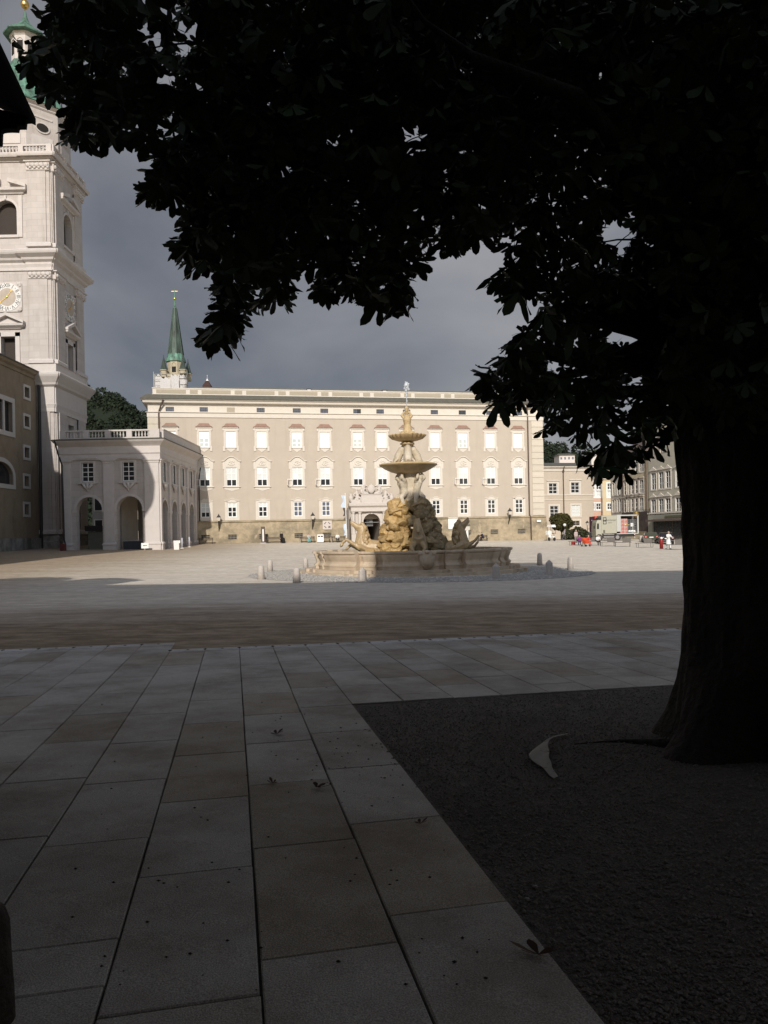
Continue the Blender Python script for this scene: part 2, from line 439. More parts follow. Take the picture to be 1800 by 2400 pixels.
# ---- the slabs
def slab_mat(name, c, c2):
    m = M(name, c, col2=c2, scale=2.2, rough=.8, bump=.25, bscale=140, rand=.08, contrast=.3)
    t = m.node_tree; b = t.nodes['Principled BSDF']; src = b.inputs['Base Color'].links[0].from_socket
    co = t.nodes.new('ShaderNodeTexCoord'); n = t.nodes.new('ShaderNodeTexNoise'); n.inputs['Scale'].default_value = 160; n.inputs['Detail'].default_value = 3
    t.links.new(co.outputs['Object'], n.inputs['Vector'])
    r = t.nodes.new('ShaderNodeValToRGB'); r.color_ramp.elements[0].position = .36; r.color_ramp.elements[0].color = (.62, .62, .62, 1); r.color_ramp.elements[1].position = .66; r.color_ramp.elements[1].color = (1.25, 1.25, 1.25, 1)
    t.links.new(n.outputs['Fac'], r.inputs[0]); mm = t.nodes.new('ShaderNodeMixRGB'); mm.blend_type = 'MULTIPLY'; mm.inputs[0].default_value = 1
    t.links.new(src, mm.inputs[1]); t.links.new(r.outputs[0], mm.inputs[2])
    ge = t.nodes.new('ShaderNodeNewGeometry'); n5 = t.nodes.new('ShaderNodeTexNoise'); n5.inputs['Scale'].default_value = 1.3; n5.inputs['Detail'].default_value = 10; n5.inputs['Roughness'].default_value = .68
    t.links.new(ge.outputs['Position'], n5.inputs['Vector']); r5 = t.nodes.new('ShaderNodeValToRGB')
    r5.color_ramp.elements[0].position = .33; r5.color_ramp.elements[0].color = (.62, .58, .53, 1); r5.color_ramp.elements[1].position = .58; r5.color_ramp.elements[1].color = (1, 1, 1, 1)
    t.links.new(n5.outputs['Fac'], r5.inputs[0]); m5 = t.nodes.new('ShaderNodeMixRGB'); m5.blend_type = 'MULTIPLY'; m5.inputs[0].default_value = 1
    t.links.new(mm.outputs[0], m5.inputs[1]); t.links.new(r5.outputs[0], m5.inputs[2]); t.links.new(m5.outputs[0], b.inputs['Base Color'])
    return m
slab_mats = [slab_mat('grey_granite_slab', (.51, .485, .45), (.43, .405, .37)), slab_mat('warm_grey_granite_slab', (.49, .465, .425), (.41, .385, .35)), slab_mat('tan_granite_slab', (.43, .385, .32), (.335, .295, .24))]
m_kerb = slab_mat('pale_kerb_granite', (.60, .585, .555), (.51, .495, .47))
pavement = E('pavement', kind='structure')
def slab(q0, q1, p0, p1, mat, name='slab', lift=0.0):
    cx, cy = pq((q0 + q1) / 2, (p0 + p1) / 2); cz = gh(cx, cy)
    cq, cp = (q0 + q1) / 2, (p0 + p1) / 2; jq = {(i, j): (rnd.uniform(-.003, .003), rnd.uniform(-.004, .004)) for i in (True, False) for j in (True, False)}
    loops = []
    for ins, dz in ((0, -.075), (0, -.006), (.006, 0)):
        lp = []
        for q, p in ((q0 + ins, p0 + ins), (q1 - ins, p0 + ins), (q1 - ins, p1 - ins), (q0 + ins, p1 - ins)):
            x, y = pq(q + jq.get((q > cq, p > cp), (0, 0))[0], p + jq.get((q > cq, p > cp), (0, 0))[1]); lp.append((x - cx, y - cy, gh(x, y) - cz + dz + lift))
        loops.append(lp)
    return P(MB().loft(loops), name, mat, pavement, loc=(cx, cy, cz))
SW = .57
KERB_R, KERB_L, PIT = 13.62, 14.62, 8.08
phase = {-3: 2.42, -2: 2.24, -1: 2.85, 0: 3.08, 1: 3.31}
for k in range(-14, 15):
    q0 = .07 + SW * k; q1 = q0 + SW
    kerb = KERB_L if k < -2 else KERB_R
    if k == -2: kerb = KERB_R
    start = PIT if q0 > 1.15 else .4
    ph = phase.get(k, 2.3 + 1.18 * frac(k * .37 + .1))
    cuts = [start] + [ph + 1.18 * i for i in range(-2, 12) if start + .2 < ph + 1.18 * i < kerb - .55] + [kerb - .34]
    if k == -2: cuts = sorted(cuts + [3.06])
    for a, b_ in zip(cuts[:-1], cuts[1:]):
        if q0 < -2.6 and b_ < (-q0) * 1.25: continue
        mi = rnd.choices([0, 1, 2], [5, 4, 2.2])[0]
        if k == -1 and abs(a - 5.21) < .1: mi = 2
        if k == 0 and abs(a - 3.08) < .1: mi = 2
        slab(q0 + .0052, q1 - .0052, a + .003, b_ - .003, slab_mats[mi], lift=rnd.uniform(-.002, .001))
    slab(q0 + .005, q1 - .005, kerb - .335, kerb, m_kerb, 'kerb_slab', lift=.003)
m_stud = M('dark_drain_notch', (.02, .018, .016), rough=.9)
stud = MB().lathe([(.022, -.01), (.022, .002), (.012, .005)], 8).mesh('stud', m_stud)
for k in range(-28, 31):
    q = .07 + SW * k / 2
    kerb = KERB_L if q < -1.08 else KERB_R
    x, y = pq(q, kerb - .13)
    O('stud', stud, pavement, (x, y, gh(x, y) + .003), sc=(1.2 if k % 2 else 1.5))

# ---- gravel under the tree
m_gravel = add_grime(M('dark_gravel', (.15, .132, .115), var=.5, scale=60, bump=.8, bscale=90, rough=.95), (.07, .058, .047), 1.2, .45, .7, .6, (1, 1, 1))
mb = MB(); ps = list(np.arange(-6, PIT + .01, .5)) + [PIT + .03]; qs = [1.18, 1.21] + list(np.arange(1.5, 14, .5))
for p in ps:
    for q in qs:
        x, y = pq(q, p); mb.v.append((x, y, gh(x, y) - .014 + .012 * noise.noise(Vector((x * 2, y * 2, 0)))))
n = len(qs)
for i in range(len(ps) - 1):
    for j in range(n - 1): mb.f.append((i * n + j, i * n + j + 1, (i + 1) * n + j + 1, (i + 1) * n + j))
P(mb, 'gravel_bed', m_gravel, kind='structure', smooth=True)
rs = np.random.RandomState(5)
N = 54000
d = 2.2 + 7.2 * rs.rand(N) ** 1.2
px = rs.rand(N) * 1000 + 820
X = (px - CX) / F * d; Y = d
q = X * Qv.x + Y * Qv.y; p = X * Pv.x + Y * Pv.y - SK * q
ok = ((q > 1.225) | ((q > 1.15) & (rs.rand(N) < .05))) & (p < PIT - .01); X = X[ok]; Y = Y[ok]; N = len(X)
Z = np.array([gh(a, b_) for a, b_ in zip(X, Y)])
base = np.array([(1, 0, 0), (-1, 0, 0), (0, 1, 0), (0, -1, 0), (0, 0, .8), (0, 0, -.5)], float)
fc = np.array([(0, 2, 4), (2, 1, 4), (1, 3, 4), (3, 0, 4), (2, 0, 5), (0, 3, 5)])
size = (.0045 + .009 * rs.rand(N) ** 4)[:, None, None]
jit = 1 + .5 * (rs.rand(N, 6, 3) - .5)
ang = rs.rand(N) * 6.28; c_, s_ = np.cos(ang), np.sin(ang)
V = base[None] * jit * size
V = np.stack([V[..., 0] * c_[:, None] - V[..., 1] * s_[:, None], V[..., 0] * s_[:, None] + V[..., 1] * c_[:, None], V[..., 2]], -1)
V[..., 0] += X[:, None]; V[..., 1] += Y[:, None]; V[..., 2] += (Z - .010 + .004 * rs.rand(N))[:, None]
def np_mesh(name, V, Fc, mat, smooth=False):
    me = bpy.data.meshes.new(name)
    V = np.asarray(V, np.float32).reshape(-1, 3); Fc = np.asarray(Fc, np.int32)
    k = Fc.shape[1]
    me.vertices.add(len(V)); me.vertices.foreach_set('co', V.ravel())
    me.loops.add(Fc.size); me.loops.foreach_set('vertex_index', Fc.ravel())
    me.polygons.add(len(Fc)); me.polygons.foreach_set('loop_start', np.arange(0, Fc.size, k, dtype=np.int32))
    me.update(calc_edges=True)
    if smooth: me.polygons.foreach_set('use_smooth', [True] * len(Fc))
    if mat: me.materials.append(mat)
    return me
m_pebble = M('grey_pebbles', (.25, .225, .20), col2=(.085, .074, .064), scale=45, rough=.9, contrast=.2)
O('gravel', np_mesh('gravel', V, (fc[None] + 6 * np.arange(N)[:, None, None]).reshape(-1, 3), m_pebble), kind='stuff', label='loose dark grey gravel under the chestnut tree', cat='gravel')

# ================================================================== wooded hills far behind
m_wood_f = M('dark_woodland', (.018, .027, .013), col2=(.009, .015, .008), scale=.25, rough=.95, contrast=.15)
m_hill = M('wooded_slope', (.014, .02, .010), var=.3, scale=.1)
def forest(name, ridge, Y, label, seed, n=110, R=(3.0, 5.5)):
    r = np.random.RandomState(seed)
    top = [at(a, b_, Y) for a, b_ in ridge]
    xs = [t.x for t in top]; zs = [t.z for t in top]
    hb = MB()
    lp = []
    for x, z in zip(xs, zs):
        lp.append([(x * .93, Y - 42, 0), (x, Y - 6, z - 4.5), (x * 1.03, Y + 12, z - 2.5), (x * 1.1, Y + 60, 0)])
    hb.loft(lp, caps=True, close=False)
    P(hb, name + '_hill', m_hill, kind='structure', smooth=True)
    Vs = []; 
    for i in range(n):
        x = r.uniform(xs[0], xs[-1]); zt = float(np.interp(x, xs, zs)); k = r.rand()
        c = np.array([x * (1 - .07 * k), Y - 2 - 36 * k, 6 + (zt - 10) * (1 - k) + (1.5 if k < .12 else 0)])
        rr = r.uniform(*R) * (1 if k > .12 else .85)
        m = 420
        dd = r.randn(m, 3); dd /= np.linalg.norm(dd, axis=1)[:, None]
        pos = c + dd * (rr * (.72 + .33 * r.rand(m)))[:, None] * np.array([1, 1, 1.15])
        t1 = r.randn(m, 3); t1 /= np.linalg.norm(t1, axis=1)[:, None]; t2 = np.cross(t1, dd + .6 * r.randn(m, 3)); t2 /= np.linalg.norm(t2, axis=1)[:, None] + 1e-6
        s = (rr * r.uniform(.09, .2, m))[:, None]
        Vs.append(np.stack([pos - t1 * s, pos + t1 * s * .6 + t2 * s, pos + t1 * s * .5 - t2 * s], 1))
    Vs = np.concatenate(Vs)
    O(name, np_mesh(name, Vs, np.arange(len(Vs) * 3).reshape(-1, 3), m_wood_f), kind='stuff', label=label, cat='woods')
forest('hillside_woods', [(150, 910), (200, 905), (235, 918), (262, 925), (285, 920), (310, 940), (330, 955), (380, 985), (440, 1000)], 250, 'dark wooded hillside between the bell tower and the palace', 3, 330, (2.4, 4.2))
forest('distant_woods', [(1230, 1040), (1270, 1034), (1300, 1036), (1340, 1042), (1380, 1058), (1440, 1075), (1500, 1085)], 330, 'wooded hill far behind the street right of the palace', 4, 90, (3.0, 5.0))

# ================================================================== building behind the camera whose shade lies over the foreground
m_ochre = M('ochre_render', (.40, .34, .26), var=.06, scale=.8)
m_tile = M('dark_roof', (.12, .09, .075), var=.2, scale=3)
YB = -9.0
def sh(Y, z):                       # height at YB that throws its shade to height z at Y
    return z + (Y - YB) / math.cos(SUN_YAW) * math.tan(SUN_EL)
def shx(X, Y): return X - (Y - YB) * math.tan(SUN_YAW)
rear = E('residence_block', (0, YB, 0), label='long ochre residence behind the viewpoint with a bell turret in the middle', cat='building')
zA, zB, zT1, zT2 = sh(35.3, -.5), sh(42.5, -.55), sh(40.6, 1.05), sh(46, 3.7)
xl, xr, xm = shx(-.6, 41), shx(10.4, 46), 0
P(MB().box(-75, xl, -14, 0, .2, zA).box(xr, 75, -14, 0, .2, zB), 'wall', m_ochre, rear)
P(MB().ring(-75, xl, -14, 0, [(0, zA - 1.2), (.3, zA - 1), (.3, zA - .3), (-.6, zA + .02)]).ring(xr, 75, -14, 0, [(0, zB - 1.2), (.3, zB - 1), (.3, zB - .3), (-.6, zB + .02)]), 'cornice', m_trim, rear)
P(MB().box(xl + .02, xr - .02, -12, .5, .2, zT1), 'turret_shaft', m_ochre, rear)
tx0, tx1 = shx(1.45, 45), xr - .1
P(MB().ring(tx0, tx1, -7, .2, [(0, zT1 - .05), (0, zT2 - .5), (.12, zT2 - .4), (.12, zT2), (-1.5, zT2 + .15), (-3.3, zT2 + .4)]), 'turret_lantern', m_trim, rear)
for i in range(-16, 17):
    for z in (4, 9, 14, 19):
        u = i * 4.3
        if xl - 1.5 < u < xr + 1.5: continue
        w = P(MB().box(u - .85, u + .85, .003, .10, z, z + 2.5), 'window', m_trim, rear)
        P(MB().box(u - .65, u + .65, .10, .13, z + .2, z + 2.3), 'pane', m_glass, w)

# ================================================================== kiosk at the left edge: only its eave and a moulded rafter end reach into the frame
m_kdark = M('dark_stained_timber', (.022, .018, .016), var=.2, scale=6)
m_kroof = M('dark_kiosk_roof', (.018, .015, .015), var=.2, scale=4, rough=.8)
ktip = at(84, 284, 6.0)
kiosk = E('kiosk', (ktip.x, ktip.y, 0), QA, label='dark timber kiosk at the left edge, only its roof eave showing', cat='kiosk')
kz = ktip.z
# local: u right, v along the eave away from the viewer (0 = far end)
P(MB().prism([(-3.6, kz + 1.65), (-3.6, kz + 1.55), (0, kz - .035), (0, kz + .02)], -8, 0), 'roof', m_kroof, kiosk)
prof = [(0, -.02), (-.06, -.03), (-.065, -.075), (-.115, -.08), (-.12, -.105)]
prof += [(-.125 - .11 * math.sin(a), -.105 - .02 + .02 * math.cos(a)) for a in (.4, .8, 1.2, 1.57)] + [(-.235, -.12), (-.24, -.22), (-.6, -.24), (-.6, .1), (-.05, .0)]
raf = MB().prism([(a, kz + b_) for a, b_ in prof][::-1], -.07, -.004).mesh('rafter_end', m_kdark)
for i in range(9): O('rafter_end', raf, kiosk, (0, -i * .9, 0))
P(MB().prism([(-.35, kz + .02), (-.33, kz - .06), (-.36, kz - .09), (-.40, kz - .10), (-3.3, kz - .10), (-3.3, kz + .9)][::-1], -7.8, -.10), 'eave_boards', m_kdark, kiosk)
P(MB().box(-3.3, -.62, -7.6, -.35, gh(ktip.x, ktip.y) - .2, kz - .08), 'wall', m_kdark, kiosk)
a2 = at(12, 434, 6.0); 
lu = (a2 - Vector((ktip.x, ktip.y, 0))).dot(Qv)
P(MB().prism([(lu, a2.z), (lu - .03, a2.z - .035), (lu - .25, a2.z - .03), (lu - .25, a2.z + .22)][::-1], -3, -.15), 'shutter_canopy', m_kroof, kiosk)

# guard stone in the bottom left corner
gs = at(2, 2300, 2.62)
m_guard = M('dark_guard_stone', (.05, .04, .032), var=.4, scale=9, bump=.6, bscale=25)
st = MB().lathe([(.098, 0), (.094, .12), (.088, .26), (.082, .36), (.07, .405), (.04, .425), (.005, .43)], 18, rf=lambda a, r, z: 1 + .06 * noise.noise(Vector((math.cos(a) * 2, math.sin(a) * 2, z * 7))))
P(st, 'guard_stone', m_guard, smooth=True, loc=(at(-38, 2300, 2.66).x, 2.66, gh(-1.3, 2.66) - .02), label='dark worn guard stone at the bottom left corner of the paving', cat='bollard')
# ================================================================== PALACE
PF = Fr(-6.2, 112.0, rad(11.2))
palace = E('palace', PF.o, PF.yaw, label='long pink beige palace with cream trimmed windows across the square', cat='palace')
zr = lambda y, px=780: PF.uz(px, y)[1]
U0, U1 = PF.uz(347, 1000)[0], PF.uz(1272, 1050)[0]
gb = lambda u: PF.g(u, 0)
Zp = zr(1217)                    # top of the plinth
Z = {k: zr(y) for k, y in dict(ptop=914.5, pbot=931, roofb=944, corn=951, str0=970, str1=982, tH=994.5, tE=1003, tT=1013, tB=1049, tA=1060,
     mP=1069, mT=1095, mB=1138, mA=1149, gS=1167, gT=1175, gB=1208.5, gE=1213.5, aT=958, aB=968.5).items()}
colsT = [400, 478.5, 541, 613, 695.5, 761, 838, 895, 953, 1019.5, 1084.5, 1149, 1213.7]
UC = [PF.uz(c, 1035)[0] for c in colsT]
UA = [PF.uz(c, 963)[0] for c in [398, 477.5, 541, 611, 695.5, 760, 837, 891, 953, 1018, 1083.5, 1148, 1215.5]]
WT, WM, WG = .68, .72, .62        # half widths of the openings
portal_u = PF.uz(870, 1240)[0]
holes = []
for i, u in enumerate(UC):
    holes.append((u - WT, u + WT, Z['tB'], Z['tT'])); holes.append((u - WM, u + WM, Z['mB'], Z['mT']))
    if i not in (6, 7): holes.append((u - WG, u + WG, Z['gB'], Z['gT']))
pa0, pa1 = portal_u - 1.25, portal_u + 1.25
zarch = zr(1204, 870); zspr = zarch - 1.25
holes.append((pa0, pa1, Zp, zarch))
P(MB().wall(U0, U1, Zp, Z['str1'], holes, 0, .35).arch_fill(pa0, pa1, zspr, zarch, 0, .6).box(U0, U1, .9, 22, Zp, Z['str1']), 'wall', m_wall, palace)
# plinth, battered, taller where the square falls away to the right
BW = [PF.uz(c, y)[0] for c, y in ((482, 1260), (545, 1259), (617, 1256), (700, 1254), (766, 1252), (1094, 1247), (1157.6, 1246), (1221, 1244.5))]
bz = [zr(1253.5)]
mb = MB(); hb = [(u - .6, u + .6, bz[0] - .35, bz[0] + .32) for u in BW] + [(pa0, pa1, -1, Zp)]
mb.wall(U0 - .15, U1 + .15, -.8, Zp, hb, -.25, .35)
mb.prism_z([(U1 + .15, -.25), (U1 + .75, -.35), (U1 + .75, 22), (U1 + .15, 22)], -.8, Zp - 3.4)
mb.loft([[(U1 + .14, -.26, Zp), (U1 + .2, -.26, Zp), (U1 + .2, 20, Zp), (U1 + .14, 20, Zp)], [(U1 + .14, -.5, -.8), (U1 + .95, -.5, -.8), (U1 + .95, 20, -.8), (U1 + .14, 20, -.8)]])
mb.box(U0 - .15, pa0, .12, 1, -.8, Zp).box(pa1, U1 + .15, .12, 1, -.8, Zp)
P(mb, 'plinth', m_plinth, palace)
pm = [(-.25, Zp - .22), (-.42, Zp - .18), (-.42, Zp - .06), (-.3, Zp - .02), (-.02, Zp + .06)]
mo = MB()
for a, b_ in ((U0 - .2, pa0 - 2.1), (pa1 + 2.1, U1 + .2)):
    mo.loft([[(a, v, z) for v, z in pm] + [(a, .1, Zp)], [(b_, v, z) for v, z in pm] + [(b_, .1, Zp)]])
P(mo, 'plinth_moulding', m_plinth, palace)
for u in BW:
    w = P(MB().box(u - .68, u + .68, -.29, -.2, bz[0] - .43, bz[0] - .35).box(u - .68, u + .68, -.28, -.2, bz[0] + .32, bz[0] + .4), 'basement_window', m_plinth, palace)
    P(MB().box(u - .6, u + .6, .05, .1, bz[0] - .35, bz[0] + .32), 'pane', m_glass, w)
    gr = MB()
    for k in range(6): gr.box(u - .5 + k * .2 - .018, u - .5 + k * .2 + .018, -.2, -.165, bz[0] - .35, bz[0] + .32)
    for k in range(2): gr.box(u - .6, u + .6, -.17, -.14, bz[0] - .14 + k * .25, bz[0] - .105 + k * .25)
    P(gr, 'grille', M('grey_grille', (.33, .29, .22), rough=.6), w)
# entablature: string course, frieze with small windows, cornice, gutter roof, attic
P(MB().ring(U0, U1, 0, 20, [(.0, Z['str1']), (.12, Z['str1'] + .03), (.12, Z['str0'] - .12), (.28, Z['str0'] - .06), (.28, Z['str0']), (.02, Z['str0'] + .05)]), 'string_course', m_trim, palace)
mb = MB().wall(U0, U1, Z['str0'], Z['corn'], [(u - .56, u + .56, Z['aB'], Z['aT']) for i, u in enumerate(UA) if i != 2], .02, .25).box(U0, U1, .3, 20, Z['str0'], Z['corn'])
P(mb, 'frieze', m_trim, palace)
zc = Z['corn']; zrf = Z['roofb']
P(MB().ring(U0, U1, 0, 20, [(0, zc - .25), (.1, zc - .2), (.14, zc), (.55, zc + .05), (.6, zc + .12), (.66, zrf - .05), (.85, zrf), (.85, zrf + .06)]), 'cornice', m_trim, palace)
P(MB().ring(U0, U1, 0, 20, [(.9, zrf + .05), (.95, zrf + .16), (.2, Z['pbot'] + .02)]), 'gutter_roof', m_lead, palace)
zt, zb = Z['ptop'], Z['pbot']
ua0 = PF.uz(357, 922)[0]
P(MB().ring(ua0, U1 - .3, .25, 19, [(.06, zb), (.06, zb + .14), (0, zb + .18), (0, zt - .17), (.07, zt - .13), (.07, zt)]), 'attic', m_trim, palace)
m_attic = M('greyish_attic_panel', (.37, .32, .245), var=.06)
pl = []
x = ua0 + .5
while x < U1 - 1.5:
    for wdt in (4.0, 1.05):
        if x + wdt < U1 - .6: pl.append((x, x + wdt))
        x += wdt + .55
for a, b_ in pl:
    P(MB().box(a, b_, .21, .25 - .003, zb + .25, zt - .25), 'attic_panel', m_attic, palace)
P(MB().prism([(U0 + 2, zt - .5), (U1 - 2, zt - .5), (U1 - 6, zt + 1.1), (U0 + 6, zt + 1.1)], 5, 16), 'roof', m_lead, palace)
m_chim = m_white
for px_, w_ in ((724, .45), (901, .5)):
    u, z_ = PF.uz(px_, 912, 2)
    c = P(MB().box(u - w_ / 2 * 1.1, u + w_ / 2 * 1.1, 1.8, 2.6, zt - .4, zt + .42), 'chimney', m_chim, palace)
    P(MB().box(u - w_ / 2 * 1.5, u + w_ / 2 * 1.5, 1.7, 2.7, zt + .42, zt + .5), 'chimney_cap', m_iron, c)
u = PF.uz(1003, 912, 3)[0]
P(MB().prism([(u - 1.3, zt), (u + 1.3, zt), (u + 1.2, zt + .35), (u - 1.2, zt + .35)], 3, 5), 'roof_hatch', m_iron, palace)

# ---- windows, built once per kind around u = 0 and placed as linked copies
def frame_mesh(hw, z0, z1, t, cols, zrows, v0=.10, v1=.16, bar=.05):
    mb = MB().box(-hw, -hw + t, v0, v1, z0, z1).box(hw - t, hw, v0, v1, z0, z1).box(-hw + t, hw - t, v0, v1, z0, z0 + t).box(-hw + t, hw - t, v0, v1, z1 - t, z1)
    for c in cols: mb.box(c - bar, c + bar, v0 + .004, v1 - .004, z0 + t, z1 - t)
    for zz in zrows: mb.box(-hw + t, hw - t, v0 + .008, v1 - .008, zz - bar * .8, zz + bar * .8)
    return mb
def panes(hw, z0, z1, t, zrows):
    zs = [z0 + t] + list(zrows) + [z1 - t]
    return [(sx, zs[i], zs[i + 1]) for i in range(len(zs) - 1) for sx in (-1, 1)]
def curve_hood(hw, z0, rise, n=10, sq=1.0):
    return [(-hw + 2 * hw * i / n, z0 + rise * max(0, math.sin(math.pi * i / n)) ** sq) for i in range(n + 1)]
def sweep_uz(mb, pts, t, v0, v1):
    loops = [[(x, v0, z), (x, v0, z + t), (x, v1, z + t), (x, v1, z)] for x, z in pts]
    return mb.loft(loops)
tT, tB, tE, tH, tA = Z['tT'], Z['tB'], Z['tE'], Z['tH'], Z['tA']
mb = MB()
for s in (-1, 1):
    mb.box(*sorted((s * WT, s * (WT + .3))), -.07, .04, tB - .05, tE - .1)
    mb.box(*sorted((s * (WT + .12), s * (WT + .42))), -.1, .03, tB - .55, tB + .2)
    mb.ell((s * (WT + .32), -.06, tE - .35), (.16, .08, .22), 8, 5)
mb.box(-WT, WT, -.07, .04, tT, tE - .1).box(-WT - .38, WT + .38, -.2, .02, tE - .12, tE + .02).box(-WT - .1, WT + .1, -.14, .05, tB - .12, tB)
mb.prism([(-WT, tB - .13), (-WT * .75, tB - .35), (-.35, tB - .45), (0, tA - .02), (.35, tB - .45), (WT * .75, tB - .35), (WT, tB - .13)], -.06, .02)
me_topS = mb.mesh('window', m_trim)
me_hood = MB().loft([[(-WT - .46, -.32, tE + .025), (WT + .46, -.32, tE + .025), (WT + .46, .02, tE + .025), (-WT - .46, .02, tE + .025)],
                     [(-WT - .22, -.22, tE + .18), (WT + .22, -.22, tE + .18), (WT + .22, .02, tE + .18), (-WT - .22, .02, tE + .18)],
                     [(-WT * .92, -.06, tH), (WT * .92, -.06, tH), (WT * .92, .02, tH), (-WT * .92, .02, tH)]]).mesh('hood', m_copperhood)
me_blind = MB().box(-WT, WT, .05, .12, tB, tT).mesh('blind', m_blind)
me_blindB = MB().box(-WT, WT, .05, .12, tB + (tT - tB) * .58, tT).mesh('blind', m_blind)
lowz = tB + (tT - tB) * .58
me_topF = frame_mesh(WT, tB, lowz, .12, [0], [tB + (lowz - tB) * .5], .05, .12, .1).mesh('frame', m_blind)
m_palepane = M('pale_grey_pane', (.50, .53, .50), var=.06, rough=.3)
me_pane_unit = {}
def pane(parent, u, z0, z1, hw, mat, v=.13):
    k = (round(hw, 3), round(z1 - z0, 3), mat.name)
    if k not in me_pane_unit: me_pane_unit[k] = MB().box(-hw, hw, 0, .015, 0, z1 - z0).mesh('pane', mat)
    return O('pane', me_pane_unit[k], parent, (u, v, z0))
mT, mB_, mP, mA = Z['mT'], Z['mB'], Z['mP'], Z['mA']
mb = MB()
for s in (-1, 1):
    mb.box(*sorted((s * WM, s * (WM + .32))), -.06, .04, mB_ - .05, mT + .35)
    mb.box(*sorted((s * (WM + .2), s * (WM + .48))), -.08, .03, mT - .25, mT + .85)
mb.box(-WM, WM, -.05, .04, mT, mT + .12).box(-WM - .5, WM + .5, -.2, .05, mB_ - .14, mB_ - .02)
mb.prism([(-WM - .3, mB_ - .15), (-WM - .3, mB_ - .42), (-WM + .1, mB_ - .5), (-.45, mA + .12), (0, mA), (.45, mA + .12), (WM - .1, mB_ - .5), (WM + .3, mB_ - .42), (WM + .3, mB_ - .15)], -.05, .02)
mb.prism([(-WM - .2, mT + .13)] + [(WM + .2 if i == 0 else x, z) for i, (x, z) in enumerate([(WM + .2, mT + .13)])] + [(x, z) for x, z in reversed(curve_hood(WM + .2, mT + .85, mP - mT - 1.0))], -.04, .02)
sweep_uz(mb, [(-WM - .62, mT + .82), (-WM - .3, mT + .84)] + curve_hood(WM + .2, mT + .88, mP - mT - 1.02, 14, .8)[1:-1] + [(WM + .3, mT + .84), (WM + .62, mT + .82)], .13, -.2, .02)
for i in range(9):
    a = i * .7; mb.ell((.42 * math.cos(a) * (1 if i else 0), -.06, mT + .6 + .26 * math.sin(a)), (.15, .07, .13), 7, 4)
me_midS = mb.mesh('window', m_trim)
mrows = [mB_ + (mT - mB_) * .36, mB_ + (mT - mB_) * .66]
me_midF = frame_mesh(WM, mB_, mT, .1, [0], mrows, .05, .12, .055).mesh('frame', m_white)
gT, gB, gS, gE = Z['gT'], Z['gB'], Z['gS'], Z['gE']
mb = MB()
for s in (-1, 1): mb.box(*sorted((s * WG, s * (WG + .38))), -.05, .04, gE - .15, gT + .15)
mb.box(-WG, WG, -.05, .04, gE - .15, gB).prism([(-WG - .38, gT + .15), (-WG, gT), (WG, gT), (WG + .38, gT + .15), (WG + .38, gS - .28), (WG * .8, gS - .22), (WG * .4, gS - .02), (0, gS), (-WG * .4, gS - .02), (-WG * .8, gS - .22), (-WG - .38, gS - .28)], -.05, .02)
sweep_uz(mb, [(-WG - .44, gS - .28), (-WG * .8, gS - .22), (-WG * .4, gS - .02), (0, gS), (WG * .4, gS - .02), (WG * .8, gS - .22), (WG + .44, gS - .28)], .09, -.13, .02)
me_gS = mb.mesh('window', m_trim)
grow = [gB + (gT - gB) * .36, gB + (gT - gB) * .68]
me_gF = frame_mesh(WG, gB, gT, .11, [0], grow, .05, .12, .06).mesh('frame', m_white)
for i, u in enumerate(UC):
    w = O('window', me_topS, palace, (u, 0, 0)); O('hood', me_hood, w)
    if i in (1, 4, 6, 10) or i == 0:
        O('blind', me_blindB, w); O('frame', me_topF, w)
        for (sx, a, b_) in panes(WT, tB, lowz, .12, [tB + (lowz - tB) * .5]):
            pane(w, sx * (WT - .02) / 2, a, b_, .27, m_palepane if i else m_glass, .095)
    else: O('blind', me_blind, w)
    w = O('window', me_midS, palace, (u, 0, 0)); O('frame', me_midF, w)
    for k, (sx, a, b_) in enumerate(panes(WM, mB_, mT, .1, mrows)):
        pane(w, sx * (WM - .05) / 2, a, b_, .31, m_glass if k < 2 else (m_pale if (i * 7 + k) % 5 else m_blind), .10)
    if i in (1, 4, 5, 10, 11):
        O('open_casement', MB().box(-WM - .75, -WM - .70, -.62, -.02, mB_ + .05, mrows[0]).box(-WM - .72, -WM - .02, -.36, -.32, mrows[0] - .06, mrows[0]).box(-WM - .72, -WM - .02, -.36, -.32, mB_ + .05, mB_ + .1).box(-WM - .06, -WM - .0, -.36, -.3, mB_ + .05, mrows[0]).mesh('open_casement', m_white), w)
    if i not in (6, 7):
        w = O('window', me_gS, palace, (u, 0, 0)); O('frame', me_gF, w)
        for k, (sx, a, b_) in enumerate(panes(WG, gB, gT, .11, grow)):
            mt = m_glass
            if i <= 3 and k >= 4: mt = m_pale
            if i in (1, 2) and 2 <= k < 4: mt = m_pale if i == 1 else m_glass
            if i in (4, 5): mt = m_glassb
            pane(w, sx * (WG - .04) / 2, a, b_, .25, mt, .10)
    if i != 2:
        ua = UA[i]
        w = P(MB().box(-.62, .62, -.03, .02, Z['aB'] - .07, Z['aB']), 'attic_window', m_trim, palace, loc=(ua, 0, 0))
        aT, aB = Z['aT'], Z['aB']
        for sx in (-1, 1): pane(w, sx * .28, aB, aT, .27, m_glass if i in (6, 10) and sx > 0 or i == 10 else m_glassb, .14)
        gr = MB()
        for k in range(5): gr.box(-.5 + k * .25 - .02, -.5 + k * .25 + .02, .06, .09, aB, aT)
        for k in range(2): gr.box(-.56, .56, .09, .11, aB + .2 + k * .22, aB + .235 + k * .22)
        if i != 10: P(gr, 'grille', m_iron, w)
P(MB().box(UA[2] - .55, UA[2] + .55, -.004, .02, Z['aB'], Z['aT']), 'blind_panel', m_attic, palace)

